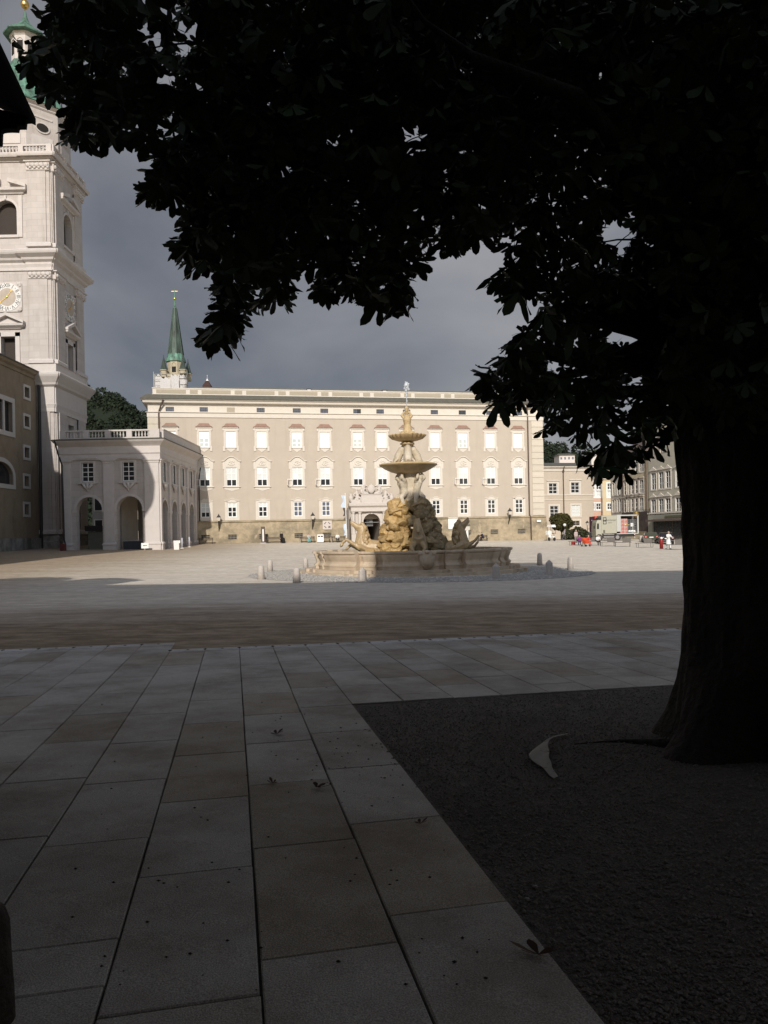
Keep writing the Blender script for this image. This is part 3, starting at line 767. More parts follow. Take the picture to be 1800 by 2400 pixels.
# ---- corner strips of banded blocks
blk_mats = [m_trim]
zq0, zq1 = Zp + .1, Z['str1']
nq = 15
for (a, b_) in ((PF.uz(1247, 1100)[0], U1 + .06), (U0 - .06, PF.uz(376, 1000)[0])):
    h = (zq1 - zq0) / nq
    me = MB().bbox(a, b_, -.09, .03, .015, h - .015, .03).mesh('quoin', M('quoin_cream', (.55, .49, .40), var=.05, rand=.05))
    for k in range(nq): O('quoin', me, palace, (0, 0, zq0 + k * h))
# ---- drainpipes
pu = PF.uz(1238, 1100)[0]
P(MB().tube([(pu - .35, -.7, zrf), (pu - .1, -.3, zc - .5), (pu, -.16, zc - 1.1), (pu, -.16, Zp + .3), (pu + .05, -.52, Zp - .3), (pu + .1, -.5, gb(pu) + .1)], .1), 'drainpipe', m_pipe, palace)
pu = PF.uz(373, 1000)[0]
P(MB().tube([(pu + .7, -.8, zrf), (pu + .3, -.4, zc - .4), (pu, -.15, zc - 1.2), (pu, -.15, 8)], .11), 'drainpipe', m_pipe, palace)

# ---- portal
portal = E('portal', (0, 0, 0)); portal.parent = palace
m_port = M('pale_portal_marble', (.52, .47, .42), var=.06, scale=2, bump=.1)
u = portal_u
zg = gb(u) - .1
ze0, ze1 = zr(1186, 870), zr(1179, 870)
zcap = zr(1199, 870)
u_l, u_r = PF.uz(820, 1220)[0], PF.uz(920, 1220)[0]
mb = MB().wall(u_l, u_r, zg, ze0, [(pa0, pa1, zg - 1, zarch)], -.55, .9).arch_fill(pa0, pa1, zspr, zarch, -.55, .9).box(u_l, u_l + .02, -.55, 0, zg, ze0).box(u_r - .02, u_r, -.55, 0, zg, ze0)
P(mb, 'portal_wall', m_port, portal)
col = MB().lathe([(.34, 0), (.34, .12), (.27, .2), (.25, .3), (.235, zcap - zg - 1.75), (.2, zcap - zg - 1.5), (.28, zcap - zg - 1.42), (.3, zcap - zg - 1.3)], 12).mesh('column', m_port, True)
ped = MB().box(-.36, .36, -.36, .36, 0, 1.25).mesh('column_pedestal', m_port)
for du in (-2.75, -1.8, 1.8, 2.75):
    O('column_pedestal', ped, portal, (u + du, -.95, zg)); O('column', col, portal, (u + du, -.95, zg + 1.25))
P(MB().ring(u - 3.1, u + 3.1, -1.15, -.5, [(0, zcap), (0, ze0 - .25), (.12, ze0 - .15), (.3, ze0), (.34, ze1 - .06), (.3, ze1)]), 'entablature', m_port, portal)
zs0 = ze1
zs1 = zr(1160, 870)
P(MB().box(u - 1.55, u + 1.55, -.95, -.02, zs0, zs1).box(u - 3.0, u - 1.6, -.9, -.02, zs0, zs0 + .5).box(u + 1.6, u + 3.0, -.9, -.02, zs0, zs0 + .5).box(u - 1.7, u + 1.7, -1.05, -.02, zs1, zs1 + .12), 'attic_tablet', m_port, portal)
P(MB().archivolt(pa0, pa1, zspr, .28, -.63, -.5).box(u - .14, u + .14, -.7, -.5, zarch - .05, zarch + .42), 'archivolt', m_port, portal)
zt2 = zr(1134, 870)
arms = MB()
arms.ell((u, -.7, (zs1 + zt2) / 2), (.55, .22, .62), 12, 8).box(u - .35, u + .35, -.8, -.45, zt2 - .32, zt2 - .24).ell((u, -.65, zt2 - .12), (.14, .12, .14))
for s in (-1, 1):
    arms.chain([(u + s * .55, -.7, zs1 + .2), (u + s * 1.15, -.7, zs1 + .35), (u + s * 1.2, -.7, zs1 + 1.0), (u + s * .95, -.72, zt2 - .45)], [.18, .22, .2, .13], 8)
    arms.ell((u + s * 1.0, -.75, zt2 - .3), (.2, .2, .2)).ell((u + s * 1.3, -.7, zt2 - .5), (.2, .1, .28))
    arms.chain([(u + s * 1.2, -.72, zs1 + .9), (u + s * .6, -.8, zs1 + .8)], [.11, .08], 6)
    arms.chain([(u + s * 1.35, -.7, zs1 + .25), (u + s * .9, -.8, zs1 + .12)], [.14, .09], 6)
    arms.ell((u + s * 1.5, -.68, zs1 + .55), (.16, .1, .3))
o = P(arms, 'coat_of_arms', m_port, portal, True); remesh(o, .06, 1)
for s in (-1, 1):
    fg = MB(); b_ = u + s * 2.15
    fg.chain([(b_, -.6, zs0 + .5), (b_ - s * .1, -.65, zs0 + 1.1), (b_, -.6, zs0 + 1.55)], [.38, .26, .24], 9).ell((b_, -.62, zs0 + 1.95), (.16, .17, .2))
    fg.chain([(b_ + s * .2, -.6, zs0 + 1.5), (b_ + s * .5, -.75, zs0 + 1.15), (b_ + s * .2, -.9, zs0 + .9)], [.11, .09, .08], 6)
    fg.chain([(b_ - s * .1, -.7, zs0 + .85), (b_ - s * .5, -.9, zs0 + .75), (b_ - s * .55, -.9, zs0 + .35)], [.17, .14, .1], 7)
    o = P(fg, 'seated_figure', m_port, portal, True); remesh(o, .05, 1)
    va = MB().lathe([(.2, 0), (.34, .5), (.36, .8), (.16, 1.05), (.24, 1.2), (.02, 1.3)], 10, (u + s * 3.0, -.6)); va.v = [(x, y, z + zs0 + .1) for x, y, z in va.v]
    P(va, 'urn', m_port, portal, True)
m_deep = M('passage_wall', (.20, .17, .15), var=.1)
pw = MB()
for a in (pa0 - .3, pa1): pw.box(a, a + .3, .36, 12, zg, zarch + .3)
pw.box(pa0, pa1, .9, 12, zarch + .02, zarch + .4).box(pa0, pa1, 11.5, 12, zg, zarch)
P(pw, 'passage', m_deep, portal)
P(MB().box(pa0, pa1, .5, .56, zspr - .05, zspr + .05).box(u - .5, u + .5, 1.2, 1.25, zg + 2.4, zarch - .1), 'glazing_bar', M('grey_metal', (.2, .2, .2)), portal)

# ---- wall lanterns
def wall_lantern(fr, px_, py_, label, v=-.3, s=1.0):
    u, z = fr.uz(px_, py_, v)
    p = fr.w(u, v, z)
    t = E('wall_lantern', p, fr.yaw, label=label, cat='lantern', group='lanterns on the palace plinth')
    P(MB().loft([[(-.16 * s, -.8, .05), (.16 * s, -.8, .05), (.16 * s, -.5, .05), (-.16 * s, -.5, .05)], [(-.26 * s, -.9, .55), (.26 * s, -.9, .55), (.26 * s, -.4, .55), (-.26 * s, -.4, .55)]]), 'glass_body', M('frosted_lantern_glass', (.55, .5, .42), rough=.3), t)
    P(MB().loft([[(-.32, -.96, .55), (.32, -.96, .55), (.32, -.34, .55), (-.32, -.34, .55)], [(-.1, -.75, .85), (.1, -.75, .85), (.1, -.55, .85), (-.1, -.55, .85)], [(-.03, -.68, 1.05), (.03, -.68, 1.05), (.03, -.62, 1.05), (-.03, -.62, 1.05)]]), 'cap', m_iron, t)
    P(MB().tube([(0, -.65, .05), (0, -.62, -.3), (0, -.35, -.75), (0, -.1, -1.0), (0, .05, -1.4)], [.12, .1, .09, .07, .05], 7).tube([(0, -.62, -.3), (0, .05, -.35)], .035, 6), 'bracket', m_iron, t)
    return t
wall_lantern(PF, 513, 1222, 'iron lantern on the palace plinth nearest the arcade')
wall_lantern(PF, 732, 1218, 'iron lantern on the palace plinth left of the square banner')
wall_lantern(PF, 1191.5, 1207, 'iron lantern on the palace plinth right of the fountain')
# ---- banners and notices
def board(name, fr, px_, py_, w, h, mat, label, cat, v=-.33):
    u, z = fr.uz(px_, py_, v)
    t = E(name, fr.w(u, v, z), fr.yaw, label=label, cat=cat)
    P(MB().box(-w / 2, w / 2, -.05, .05, -h / 2, h / 2), 'panel', mat, t)
    return t
m_banner = M('pinkish_white_banner', (.56, .50, .46), var=.03)
m_mark = M('dark_print', (.04, .035, .035))
t = board('banner', PF, 767, 1230.5, 1.32, 1.3, m_banner, 'square pinkish white banner with dark strokes on the palace plinth', 'banner')
for cx, cz, an in ((-.3, .28, 45), (.28, .28, -45), (-.3, -.28, -45), (.3, -.28, 45), (.3, -.28, -45)):
    o = P(MB().box(-.2, .2, -.0, .012, -.045, .045), 'stroke', m_mark, t, loc=(cx, -.065, cz), rot=(0, rad(-an), 0))
t = board('notice', PF, 1062, 1226, 1.5, 1.75, m_white, 'white notice sheet on the palace plinth behind the right horse', 'notice')
for k in range(3): P(MB().box(-.55, .55 - .2 * (k % 2), -.06, -.052, -.3 + k * .3, -.27 + k * .3), 'line_of_text', M('faint_print', (.55, .55, .56)), t)
board('street_sign', PF, 1263, 1221, .62, .3, m_white, 'small white street sign on the palace corner', 'sign', -.45)
# ---- flag pole and dark mast
p = PF.w(PF.uz(805, 1275)[0], -3.5); p.z = gh(p.x, p.y)
t = E('flagpole', p, PF.yaw, label='slim white pole with hanging pale blue flags left of the portal', cat='flagpole')
top = EYE + ray(802, 1158).z * p.y - p.z
P(MB().tube([(0, 0, 0), (-.12, 0, top)], [.06, .04], 8).ell((-.12, 0, top + .06), .07), 'pole', m_white, t)
m_flag = M('pale_blue_flag', (.52, .60, .68), var=.05, scale=2); m_flag2 = M('dark_flag', (.1, .085, .08), var=.2)
def cloth(x0, x1, z0, z1, seed, n=7):
    mb = MB(); m = 8
    for i in range(m + 1):
        for j in range(n + 1):
            s = j / n; z = z0 + (z1 - z0) * i / m
            mb.v.append((x0 + (x1 - x0) * s * (.75 + .25 * math.sin(i * .8 + seed)), .12 * math.sin(s * 7 + seed + i * .2) * s, z))
    for i in range(m):
        for j in range(n): mb.f.append((i * (n + 1) + j, i * (n + 1) + j + 1, (i + 1) * (n + 1) + j + 1, (i + 1) * (n + 1) + j))
    return mb
P(cloth(-.15, -.75, top - 1.9, top - .2, 1), 'flag', m_flag, t); P(cloth(-.15, -.5, top - 3.1, top - 1.95, 2), 'flag', m_flag2, t)
P(cloth(-.1, -.55, top - 5.8, top - 4.2, 3), 'flag', m_flag, t)
p = PF.w(PF.uz(810, 1275)[0], -3.0); p.z = gh(p.x, p.y)
hm = EYE + ray(806, 1190).z * p.y - p.z
P(MB().box(-.13, .13, -.13, .13, 0, hm).box(-.2, .2, -.2, .2, 0, .12), 'steel_mast', M('grey_steel', (.16, .14, .12), rough=.5), loc=p, rz=PF.yaw, label='square dark grey mast beside the flagpole at the portal', cat='mast')
# ================================================================== ARCADE (cathedral arches), world aligned
AF = Fr(0, 90.0, 0)
ax1 = AF.uz(374, 1150)[0]; ax0 = AF.uz(147, 1150)[0]
ay1 = 110.0
arc = E('arcade', (0, 90, 0), label='pale two storey arcade with balustrade joining palace and bell tower', cat='arcade')
az = lambda y, px=300: AF.uz(px, y)[1]
gA = min(gh(ax0, 90), gh(ax1, 90)) - .25
zE, zCo, zAr, zCap, zCapB = az(1032), az(1043), az(1062), az(1077), az(1086)
zBal0, zBal1 = az(1028), az(1008)
a_arch = [(AF.uz(179, 1200)[0], AF.uz(240, 1200)[0]), (AF.uz(274, 1200)[0], AF.uz(334, 1200)[0])]
a_win = [(AF.uz(205.5, 1105)[0], .68), (AF.uz(301, 1105)[0], .68)]
zw0, zw1 = az(1128, 250), az(1083, 250)
zsp = [az(1196, 180), az(1193, 300)]; ztop = [zsp[i] + (a_arch[i][1] - a_arch[i][0]) / 2 for i in (0, 1)]
holes = [(a, b_, gA - 1, ztop[i]) for i, (a, b_) in enumerate(a_arch)] + [(u - w, u + w, zw0, zw1) for u, w in a_win]
mb = MB().wall(ax0, ax1, gA, zCo, holes, 0, .9)
for i, (a, b_) in enumerate(a_arch): mb.arch_fill(a, b_, zsp[i], ztop[i], 0, 1.0)
P(mb, 'front_wall', m_stone, arc)
# right flank: four arches and windows between pilasters, facing +x
LA = ay1 - 90
side_a = []
SP = LA - 1.2
cs = [1.9 + 4.25 * k for k in range(4)]
hw_a, hw_w = 1.25, .6
zss = az(1196, 330); zst = zss + hw_a
holes = [(c - hw_a, c + hw_a, gA - 1, zst) for c in cs] + [(c - hw_w, c + hw_w, zw0, zw1) for c in cs]
mb = MB().wall(0, LA, gA, zCo, holes, 0, .9)
for c in cs: mb.arch_fill(c - hw_a, c + hw_a, zss, zst, 0, 1.0)
P(mb, 'side_wall', m_stone, arc, loc=(ax1, 0, 0), rz=rad(90))
# inner walls so the passages read as vaulted and dark, with the bright court behind the left arch
ti = M('shaded_plaster', (.42, .38, .33), var=.1, scale=.7)
mb = MB().box(ax0 + .02, ax1 - .95, 1.0, LA, zst + .9, zst + 1.2)
P(mb, 'inner_ceiling', ti, arc)
for c in cs[1:]:
    P(MB().box(ax1 - 6.3, ax1 - 5.5, c - 2.9, c - 1.3, gA, zst + 1.0), 'inner_pier', ti, arc)
iw = MB().box(ax0 + .3, ax1 - 6.4, LA - 1.5, LA - .7, zst - .5, zst + 1.0).box((a_arch[0][1] + a_arch[1][0]) / 2 - .35, (a_arch[0][1] + a_arch[1][0]) / 2 + .35, 3, 8, gA, zst + 1)
iw.box(ax1 - 3.8, ax1 - .95, LA - 1.5, LA - .6, gA, zst + 1)
P(iw, 'inner_wall', ti, arc)
cw = E('court_house', (-37, 122, 0), label='shaded grey court building seen through the left front arch', cat='building')
P(MB().box(-9, 9, 0, 8, 0, 10), 'wall', M('court_grey', (.34, .31, .28), var=.1), cw)
P(MB().box(-9.3, 9.3, -.4, 8.3, 10, 10.5), 'eaves', m_trim, cw)
for i_ in range(6):
    for z_ in (3.0, 6.4):
        w_ = P(MB().box(-8 + i_ * 3 - .75, -8 + i_ * 3 + .75, -.08, .02, z_ - .15, z_ + 2.0), 'window', m_trim, cw)
        P(MB().box(-8 + i_ * 3 - .55, -8 + i_ * 3 + .55, -.1, -.081, z_, z_ + 1.85), 'pane', m_glass, w_)
for i, (a, b_) in enumerate(a_arch):
    P(MB().archivolt(a, b_, zsp[i], .3, -.10, .05, 18).box(a - .42, a + .02, -.14, .1, zsp[i] - .28, zsp[i]).box(b_ - .02, b_ + .42, -.14, .1, zsp[i] - .28, zsp[i]), 'arch_moulding', m_stoneP, arc)
for c in cs:
    P(MB().archivolt(c - hw_a, c + hw_a, zss, .25, -.10, .05, 14).box(c - hw_a - .35, c - hw_a + .02, -.13, .1, zss - .28, zss).box(c + hw_a - .02, c + hw_a + .35, -.13, .1, zss - .28, zss), 'arch_moulding', m_stoneP, arc, loc=(ax1, 0, 0), rz=rad(90))
def pilaster(mb, u0, u1, zb, zc0, zc1, zarc, d=.18):
    mb.box(u0, u1, -d, .02, zb + 1.2, zc0)
    mb.ring(u0, u1, -d, .02, [(.0, zc0), (.06, zc0 + .08), (.06, zc0 + .2), (.16, zc1 - .12), (.16, zc1)])
    mb.ring(u0, u1, -d, .02, [(.14, zb), (.14, zb + .85), (.2, zb + .9), (.2, zb + 1.05), (.04, zb + 1.2)])
pl = [(ax0 + .05, ax0 + 1.0), ((a_arch[0][1] + a_arch[1][0]) / 2 - .62, (a_arch[0][1] + a_arch[1][0]) / 2 + .62), (a_arch[1][1] + .35, ax1 - .02)]
for a, b_ in pl:
    mb = MB(); pilaster(mb, a, b_, gA, zCapB, zCap, zAr); P(mb, 'pilaster', m_stoneP, arc)
for c in [-.05 + .0] + [k * 4.25 - .22 for k in range(1, 5)]:
    mb = MB(); w = (.02, .55) if c < 0 else (c - .38, c + .38)
    pilaster(mb, w[0], w[1], gA, zCapB, zCap, zAr); P(mb, 'pilaster', m_stoneP, arc, loc=(ax1, 0, 0), rz=rad(90))
P(MB().ring(ax0, ax1, 0, LA, [(.17, zCap), (.17, zAr - .15), (.28, zAr), (.2, zAr + .02), (.2, zCo - .15), (.35, zCo), (.75, zE - .2), (.85, zE - .05), (.85, zE)]), 'entablature', m_stoneP, arc)
P(MB().ring(ax0, ax1, 0, LA, [(.9, zE), (.95, zE + .1), (-.1, zE + .35)]), 'eaves_roof', m_lead, arc)
# windows
for side, lst in ((0, [u for u, w in a_win]), (1, cs)):
    for u in lst:
        hw = .68 if side == 0 else hw_w
        mb = MB().box(-hw - .22, -hw, -.08, .1, zw0 - .1, zw1 + .15).box(hw, hw + .22, -.08, .1, zw0 - .1, zw1 + .15).box(-hw, hw, -.08, .1, zw1, zw1 + .15)
        mb.box(-hw - .5, hw + .5, -.3, .05, zw1 + .42, zw1 + .55).box(-hw - .45, hw + .45, -.25, .1, zw0 - .25, zw0 - .1).ell((0, -.1, zw1 + .45), (.4, .12, .22))
        k = dict(loc=(u, 0, 0)) if side == 0 else dict(loc=(ax1, u, 0), rz=rad(90))
        w = P(mb, 'window', m_stoneP, arc, **k)
        rows = [zw0 + (zw1 - zw0) * f for f in (.26, .5, .74)]
        P(frame_mesh(hw, zw0, zw1, .08, [0], rows, .12, .18, .04), 'frame', m_white, w)
        for (sx, a, b_) in panes(hw, zw0, zw1, .08, rows): pane(w, sx * (hw - .04) / 2, a, b_, (hw - .1) / 2, m_glass if side == 0 else m_pale, .19)
        cn = MB()
        for q in (-1, 0, 1):
            cn.chain([(q * .5, -.14, zw0 - .35), (q * .3, -.2, zw0 - .6), (q * .08, -.15, zw0 - .85)], [.17, .16, .1], 7)
        cn.ell((0, -.12, zw0 - 1.0), (.12, .1, .2)).chain([(-.75, -.1, zw0 - .32), (.75, -.1, zw0 - .32)], [.07, .07], 6)
        P(cn, 'console', m_stoneP, w, True)
# balustrade
def balustrade(par, u0, u1, zb, zt, spacing, posts, mat, loc=(0, 0, 0), rz=0, v=-.4, nbal=None, r=.11):
    h = zt - zb
    P(MB().box(u0, u1, v - .17, v + .17, zt - .17 * h, zt).box(u0, u1, v - .15, v + .15, zb, zb + .14 * h), 'rail', mat, par, loc=loc, rz=rz)
    bm = MB().lathe([(r * .9, .14 * h), (r * .5, .22 * h), (r, .38 * h), (r * .95, .45 * h), (r * .42, .66 * h), (r * .8, .76 * h), (r * .8, .83 * h)], 7).mesh('baluster', mat, True)
    pm_ = MB().box(-.32, .32, v - .19, v + .19, .005, h + .02).mesh('balustrade_post', mat)
    R = Matrix.Rotation(rz, 4, 'Z')
    for p_ in posts: O('balustrade_post', pm_, par, Vector(loc) + R @ Vector((p_, 0, zb)), rz)
    x = u0 + spacing
    while x < u1 - .1:
        if all(abs(x - p_) > .45 for p_ in posts): O('baluster', bm, par, Vector(loc) + R @ Vector((x, v, zb)), rz)
        x += spacing
bx0, bx1 = AF.uz(147, 1020)[0], AF.uz(362, 1020)[0]
balustrade(arc, bx0, bx1 + .6, zBal0, zBal1, .36, [bx0 + .2, bx0 + 2.9, bx0 + 5.4, bx0 + 7.9, bx1 - .1, bx1 + .4], m_stoneP, v=-.35)
P(MB().box(ax1 - .1, ax1 + .5, .3, LA - .6, zBal0, zBal1 - .02).box(ax1 - .18, ax1 + .58, .26, LA - .6, zBal1 - .018, zBal1 + .1), 'side_parapet', m_stoneP, arc)
pu = AF.uz(146, 1150)[0]
P(MB().tube([(pu - .45, -.85, zE), (pu - .2, -.5, zAr), (pu + .15, -.35, zCap - .5), (pu + .25, -.35, gA + 1.6), (pu + .42, -.55, gA + 1.3), (pu + .42, -.5, gA + .2)], .1), 'drainpipe', m_iron, arc)
pu = LA - 2.0
P(MB().tube([(ax1 + .9, pu + .5, zE), (ax1 + .4, pu + .2, zCap), (ax1 + .32, pu, zCap - 1.5), (ax1 + .32, pu, gA + .3)], .09), 'drainpipe', m_iron, arc)

# ================================================================== BELL TOWER
TF = Fr(0, 97.0, 0)
tx1 = TF.uz(128, 860)[0]; tcx = TF.uz(18, 697)[0]; tx0 = 2 * tcx - tx1
TD = 9.7
tower = E('bell_tower', (0, 97, 0), label='tall pale marble bell tower with clock and green copper dome at left', cat='tower')
tz = lambda y, px=110: TF.uz(px, y)[1]
zb0 = gh(tx1, 97) - .2
zs = {k: tz(y) for k, y in dict(e1b=966, e1f=948, e1c=908, e1t=876, ped=852, e2b=634, e2t=590, e3b=379, e3t=363, balt=342).items()}
wins = []
w2 = (TF.uz(37.5, 830)[0] - tcx); z2a, z2b = tz(866, 20), tz(789, 20)
w3 = (TF.uz(40, 510)[0] - tcx); z3a, z3t = tz(551, 20), tz(470, 20); z3s = z3t - w3
low_w = [(TF.uz(160, 1010)[0], 0)]
for face in (0, 1):
    W_ = tx1 - tx0 if face == 0 else TD
    c = W_ / 2
    k = dict(loc=(tx0, 0, 0)) if face == 0 else dict(loc=(tx1, 0, 0), rz=rad(90))
    hl = [(c - w2, c + w2, z2a, z2b), (c - w3, c + w3, z3a, z3t)]
    if face == 1: hl.append((c - .9, c + .9, tz(1018), tz(985)))
    mb = MB().wall(0, W_, zb0, zs['e3t'], hl, 0, .9).arch_fill(c - w3, c + w3, z3s, z3t, 0, .9)
    P(mb, 'tower_wall', m_stone, tower, **k)
    for lv in [(c - w2, c + w2, z2a, z2b), (c - w3, c + w3, z3a, z3t)] + ([(c - .9, c + .9, tz(1018), tz(985))] if face else []): P(MB().box(lv[0], lv[1], .85, .9, lv[2], lv[3]), 'louvre', M('dark_louvres', (.045, .036, .03), var=.3, scale=5, stretch=(1, 1, 8)), tower, **k)
    # corner pilasters: a broad one and a narrow strip beside it
    for (za, zbb, capz) in ((zb0 + 2.0, zs['e1b'], 0), (zs['ped'], zs['e2b'], 1.1), (zs['e2t'] + .6, zs['e3b'], 1.2)):
        for s in (0, 1):
            w0 = 2.9
            x0_, x1_ = (.15, w0) if s == 0 else (W_ - w0, W_ - .15)
            mb = MB().box(x0_ + .45 * (1 - s), x1_ - .45 * s, -.28, .03, za, zbb - capz).box(x0_, x1_, -.14, .02, za, zbb - capz)
            P(mb, 'pilaster', m_stone, tower, **k)
            if capz:
                cp = MB().ring(x0_, x1_, -.28, .02, [(.05, zbb - capz), (.12, zbb - capz + .08), (.05, zbb - capz + .15), (.1, zbb - .25), (.3, zbb - .15), (.3, zbb - .02)])
                for q in range(5):
                    xx = x0_ + (x1_ - x0_) * (q + .5) / 5
                    cp.ell((xx, -.42, zbb - .55), (.3, .2, .3), 8, 5).ell((xx + .2, -.38, zbb - .85), (.2, .16, .18), 7, 4)
                P(cp, 'capital', m_stoneP, tower, **k)
            P(MB().ring(x0_, x1_, -.28, .02, [(.2, za - .02), (.2, za + .35), (.12, za + .45), (.0, za + .55)]), 'pilaster_base', m_stoneP, tower, **k)
    # window surrounds with pediments
    mb = MB()
    for s in (-1, 1): mb.box(*sorted((c + s * w2, c + s * (w2 + .55))), -.14, .05, z2a - .1, z2b + .5)
    mb.box(c - w2 - .55, c + w2 + .55, -.14, .05, z2b, z2b + .55).ring(c - w2 - .7, c + w2 + .7, -.16, .02, [(0, z2b + .9), (.1, z2b + 1), (.5, z2b + 1.25), (.55, z2b + 1.5)])
    zp = z2b + 1.5
    for s in (-1, 1):
        mb.loft([[(c + s * (w2 + 1.3), -.75, zp), (c + s * (w2 + 1.3), .02, zp), (c + s * (w2 + 1.3), .02, zp + .3), (c + s * (w2 + 1.3), -.75, zp + .3)], [(c, -.75, zp + 1.0), (c, .02, zp + 1.0), (c, .02, zp + 1.4), (c, -.75, zp + 1.4)]])
    mb.prism([(c - w2 - 1.1, zp), (c + w2 + 1.1, zp), (c, zp + 1.0)], -.2, .02)
    P(mb, 'pedimented_surround', m_stoneP, tower, **k)
    mb = MB()
    for s in (-1, 1): mb.box(*sorted((c + s * (w3 + .25), c + s * (w3 + .7))), -.14, .05, z3a - .3, z3t + .6)
    mb.archivolt(c - w3, c + w3, z3s, .3, -.1, .05, 14).box(c - w3 - .25, c + w3 + .25, -.2, .02, z3a - .35, z3a - .02)
    for s in (-1, 1): mb.box(*sorted((c + s * w3, c + s * (w3 + .3))), -.1, .04, z3a, z3s)
    mb.ring(c - w3 - .9, c + w3 + .9, -.16, .02, [(0, z3t + .75), (.1, z3t + .9), (.45, z3t + 1.1), (.5, z3t + 1.4)])
    for s in (-1, 1):
        mb.loft([[(c + s * (w3 + 1.4), -.7, z3t + 1.4), (c + s * (w3 + 1.4), .02, z3t + 1.4), (c + s * (w3 + 1.4), .02, z3t + 1.8), (c + s * (w3 + 1.4), -.7, z3t + 1.8)], [(c + s * .55, -.7, z3t + 2.1), (c + s * .55, .02, z3t + 2.1), (c + s * .55, .02, z3t + 2.6), (c + s * .55, -.7, z3t + 2.6)]])
    mb.box(c - .12, c + .12, -.2, .02, z3t + .05, z3t + .6)
    P(mb, 'arched_surround', m_stoneP, tower, **k)
    # clock
    zcl = TF.uz(18, 697)[1]; Rr = 1.78
    cl = E('clock', (0, 0, 0)); cl.parent = tower
    if face == 0: cl.location = (tcx, -.02, zcl)
    else: cl.location = (tx1 + .02, TD / 2, zcl); cl.rotation_euler = (0, 0, rad(90))
    sq = MB().prism([(-1.85, -1.6), (-1.6, -1.85), (1.6, -1.85), (1.85, -1.6), (1.85, 1.6), (1.6, 1.85), (-1.6, 1.85), (-1.85, 1.6)], -.12, .02)
    for sx in (-1, 1):
        for sz in (-1, 1):
            for q in range(3): sq.ell((sx * (1.62 - .22 * (q == 1)), -.14, sz * (1.62 - .22 * (q == 2))), (.2, .12, .2), 7, 4)
    P(sq, 'clock_frame', m_stoneP, cl)
    disc = MB().loft([[(Rr * math.cos(a), -.16, Rr * math.sin(a)) for a in [2 * math.pi * j / 36 for j in range(36)]], [(Rr * math.cos(a), -.1, Rr * math.sin(a)) for a in [2 * math.pi * j / 36 for j in range(36)]]])
    P(disc, 'dial', M('white_dial', (.66, .64, .6)), cl)
    r2 = Rr * .62
    P(MB().loft([[(r2 * math.cos(a), -.19, r2 * math.sin(a)) for a in [2 * math.pi * j / 30 for j in range(30)]], [(r2 * math.cos(a), -.155, r2 * math.sin(a)) for a in [2 * math.pi * j / 30 for j in range(30)]]]), 'inner_dial', M('pinkish_dial', (.43, .365, .30), var=.12, scale=2), cl)
    for h, s in enumerate(['XII', 'I', 'II', 'III', 'IV', 'V', 'VI', 'VII', 'VIII', 'IX', 'X', 'XI']):
        a = -rad(30) * h
        o = O('numeral', text_mesh(s, .74, m_mark), cl, (-Rr * .81 * math.sin(a), -.17, Rr * .81 * math.cos(a)), rot=(rad(90), 0, 0))
        o.rotation_euler = (Matrix.Rotation(-a, 3, 'Y') @ Matrix.Rotation(rad(90), 3, 'X')).to_euler()
        o.scale = (.8, 1, 1)
        q = a - rad(15)
        P(MB().ell((0, 0, 0), (.05, .02, .05), 6, 4), 'hour_dot', m_mark, cl, loc=(-Rr * .84 * math.sin(q), -.17, Rr * .84 * math.cos(q)))
    for an, ln in ((232, 1.25), (37, 1.15)):
        a = rad(an)
        hd = MB().loft([[(-.05, -.24, -.35), (.05, -.24, -.35), (.05, -.21, -.35), (-.05, -.21, -.35)], [(-.04, -.24, ln * .7), (.04, -.24, ln * .7), (.04, -.21, ln * .7), (-.04, -.21, ln * .7)], [(-.16, -.24, ln * .82), (.16, -.24, ln * .82), (.16, -.21, ln * .82), (-.16, -.21, ln * .82)], [(-.01, -.24, ln), (.01, -.24, ln), (.01, -.21, ln), (-.01, -.21, ln)]])
        P(hd, 'clock_hand', m_gold, cl, rot=(0, a, 0))
    P(MB().ell((0, -.25, 0), (.14, .06, .14), 8, 5), 'hub', m_gold, cl)
def entab(zb_, zf, zc_, zt_, o=1.35, name='entablature'):
    mb = MB().ring(tx0, tx1, 0, TD, [(.16, zb_), (.16, zb_ + (zf - zb_) * .5), (.26, zf), (.18, zf + .05), (.18, zc_), (.5, zc_ + .25), (.6, zc_ + .5), (o, zt_ - .55), (o + .1, zt_ - .35), (o + .15, zt_ - .12), (o + .05, zt_)])
    for a, b_, c, d in ((tx0 + .3, tx0 + 2.9, 0, TD), (tx1 - 2.9, tx1 - .3, 0, TD)):
        mb.ring(a, b_, -.02, TD + .02, [(.3, zb_ + .01), (.3, zb_ + (zf - zb_) * .5), (.42, zf), (.34, zf + .06), (.34, zc_), (.66, zc_ + .24), (.75, zc_ + .5), (o + .2, zt_ - .54), (o + .28, zt_ - .35), (o + .3, zt_ - .13), (o + .15, zt_ + .02)])
    P(mb, name, m_stoneP, tower)
entab(zs['e1b'], zs['e1f'], zs['e1c'], zs['e1t'], 1.0)
P(MB().ring(tx0, tx1, 0, TD, [(.3, zs['e1t'] - .02), (.3, zs['ped'] - .1), (.4, zs['ped'] - .05), (.2, zs['ped'] + .05)]), 'pedestal_course', m_stoneP, tower)
entab(zs['e2b'], zs['e2b'] + .7, zs['e2t'] - 1.4, zs['e2t'], 1.05)
entab(zs['e3b'], zs['e3b'] + .12, zs['e3b'] + .15, zs['e3t'] + .05, .75)
P(MB().ring(tx0, tx1, 0, TD, [(.45, zb0), (.45, zb0 + 1.0), (.3, zb0 + 1.1), (.3, zb0 + 1.6), (.1, zb0 + 1.9)]), 'tower_plinth', add_grime(M('grimy_plinth_stone', (.3, .28, .25), var=.2), (.08, .075, .06), .7, .4, .6, .8), tower)
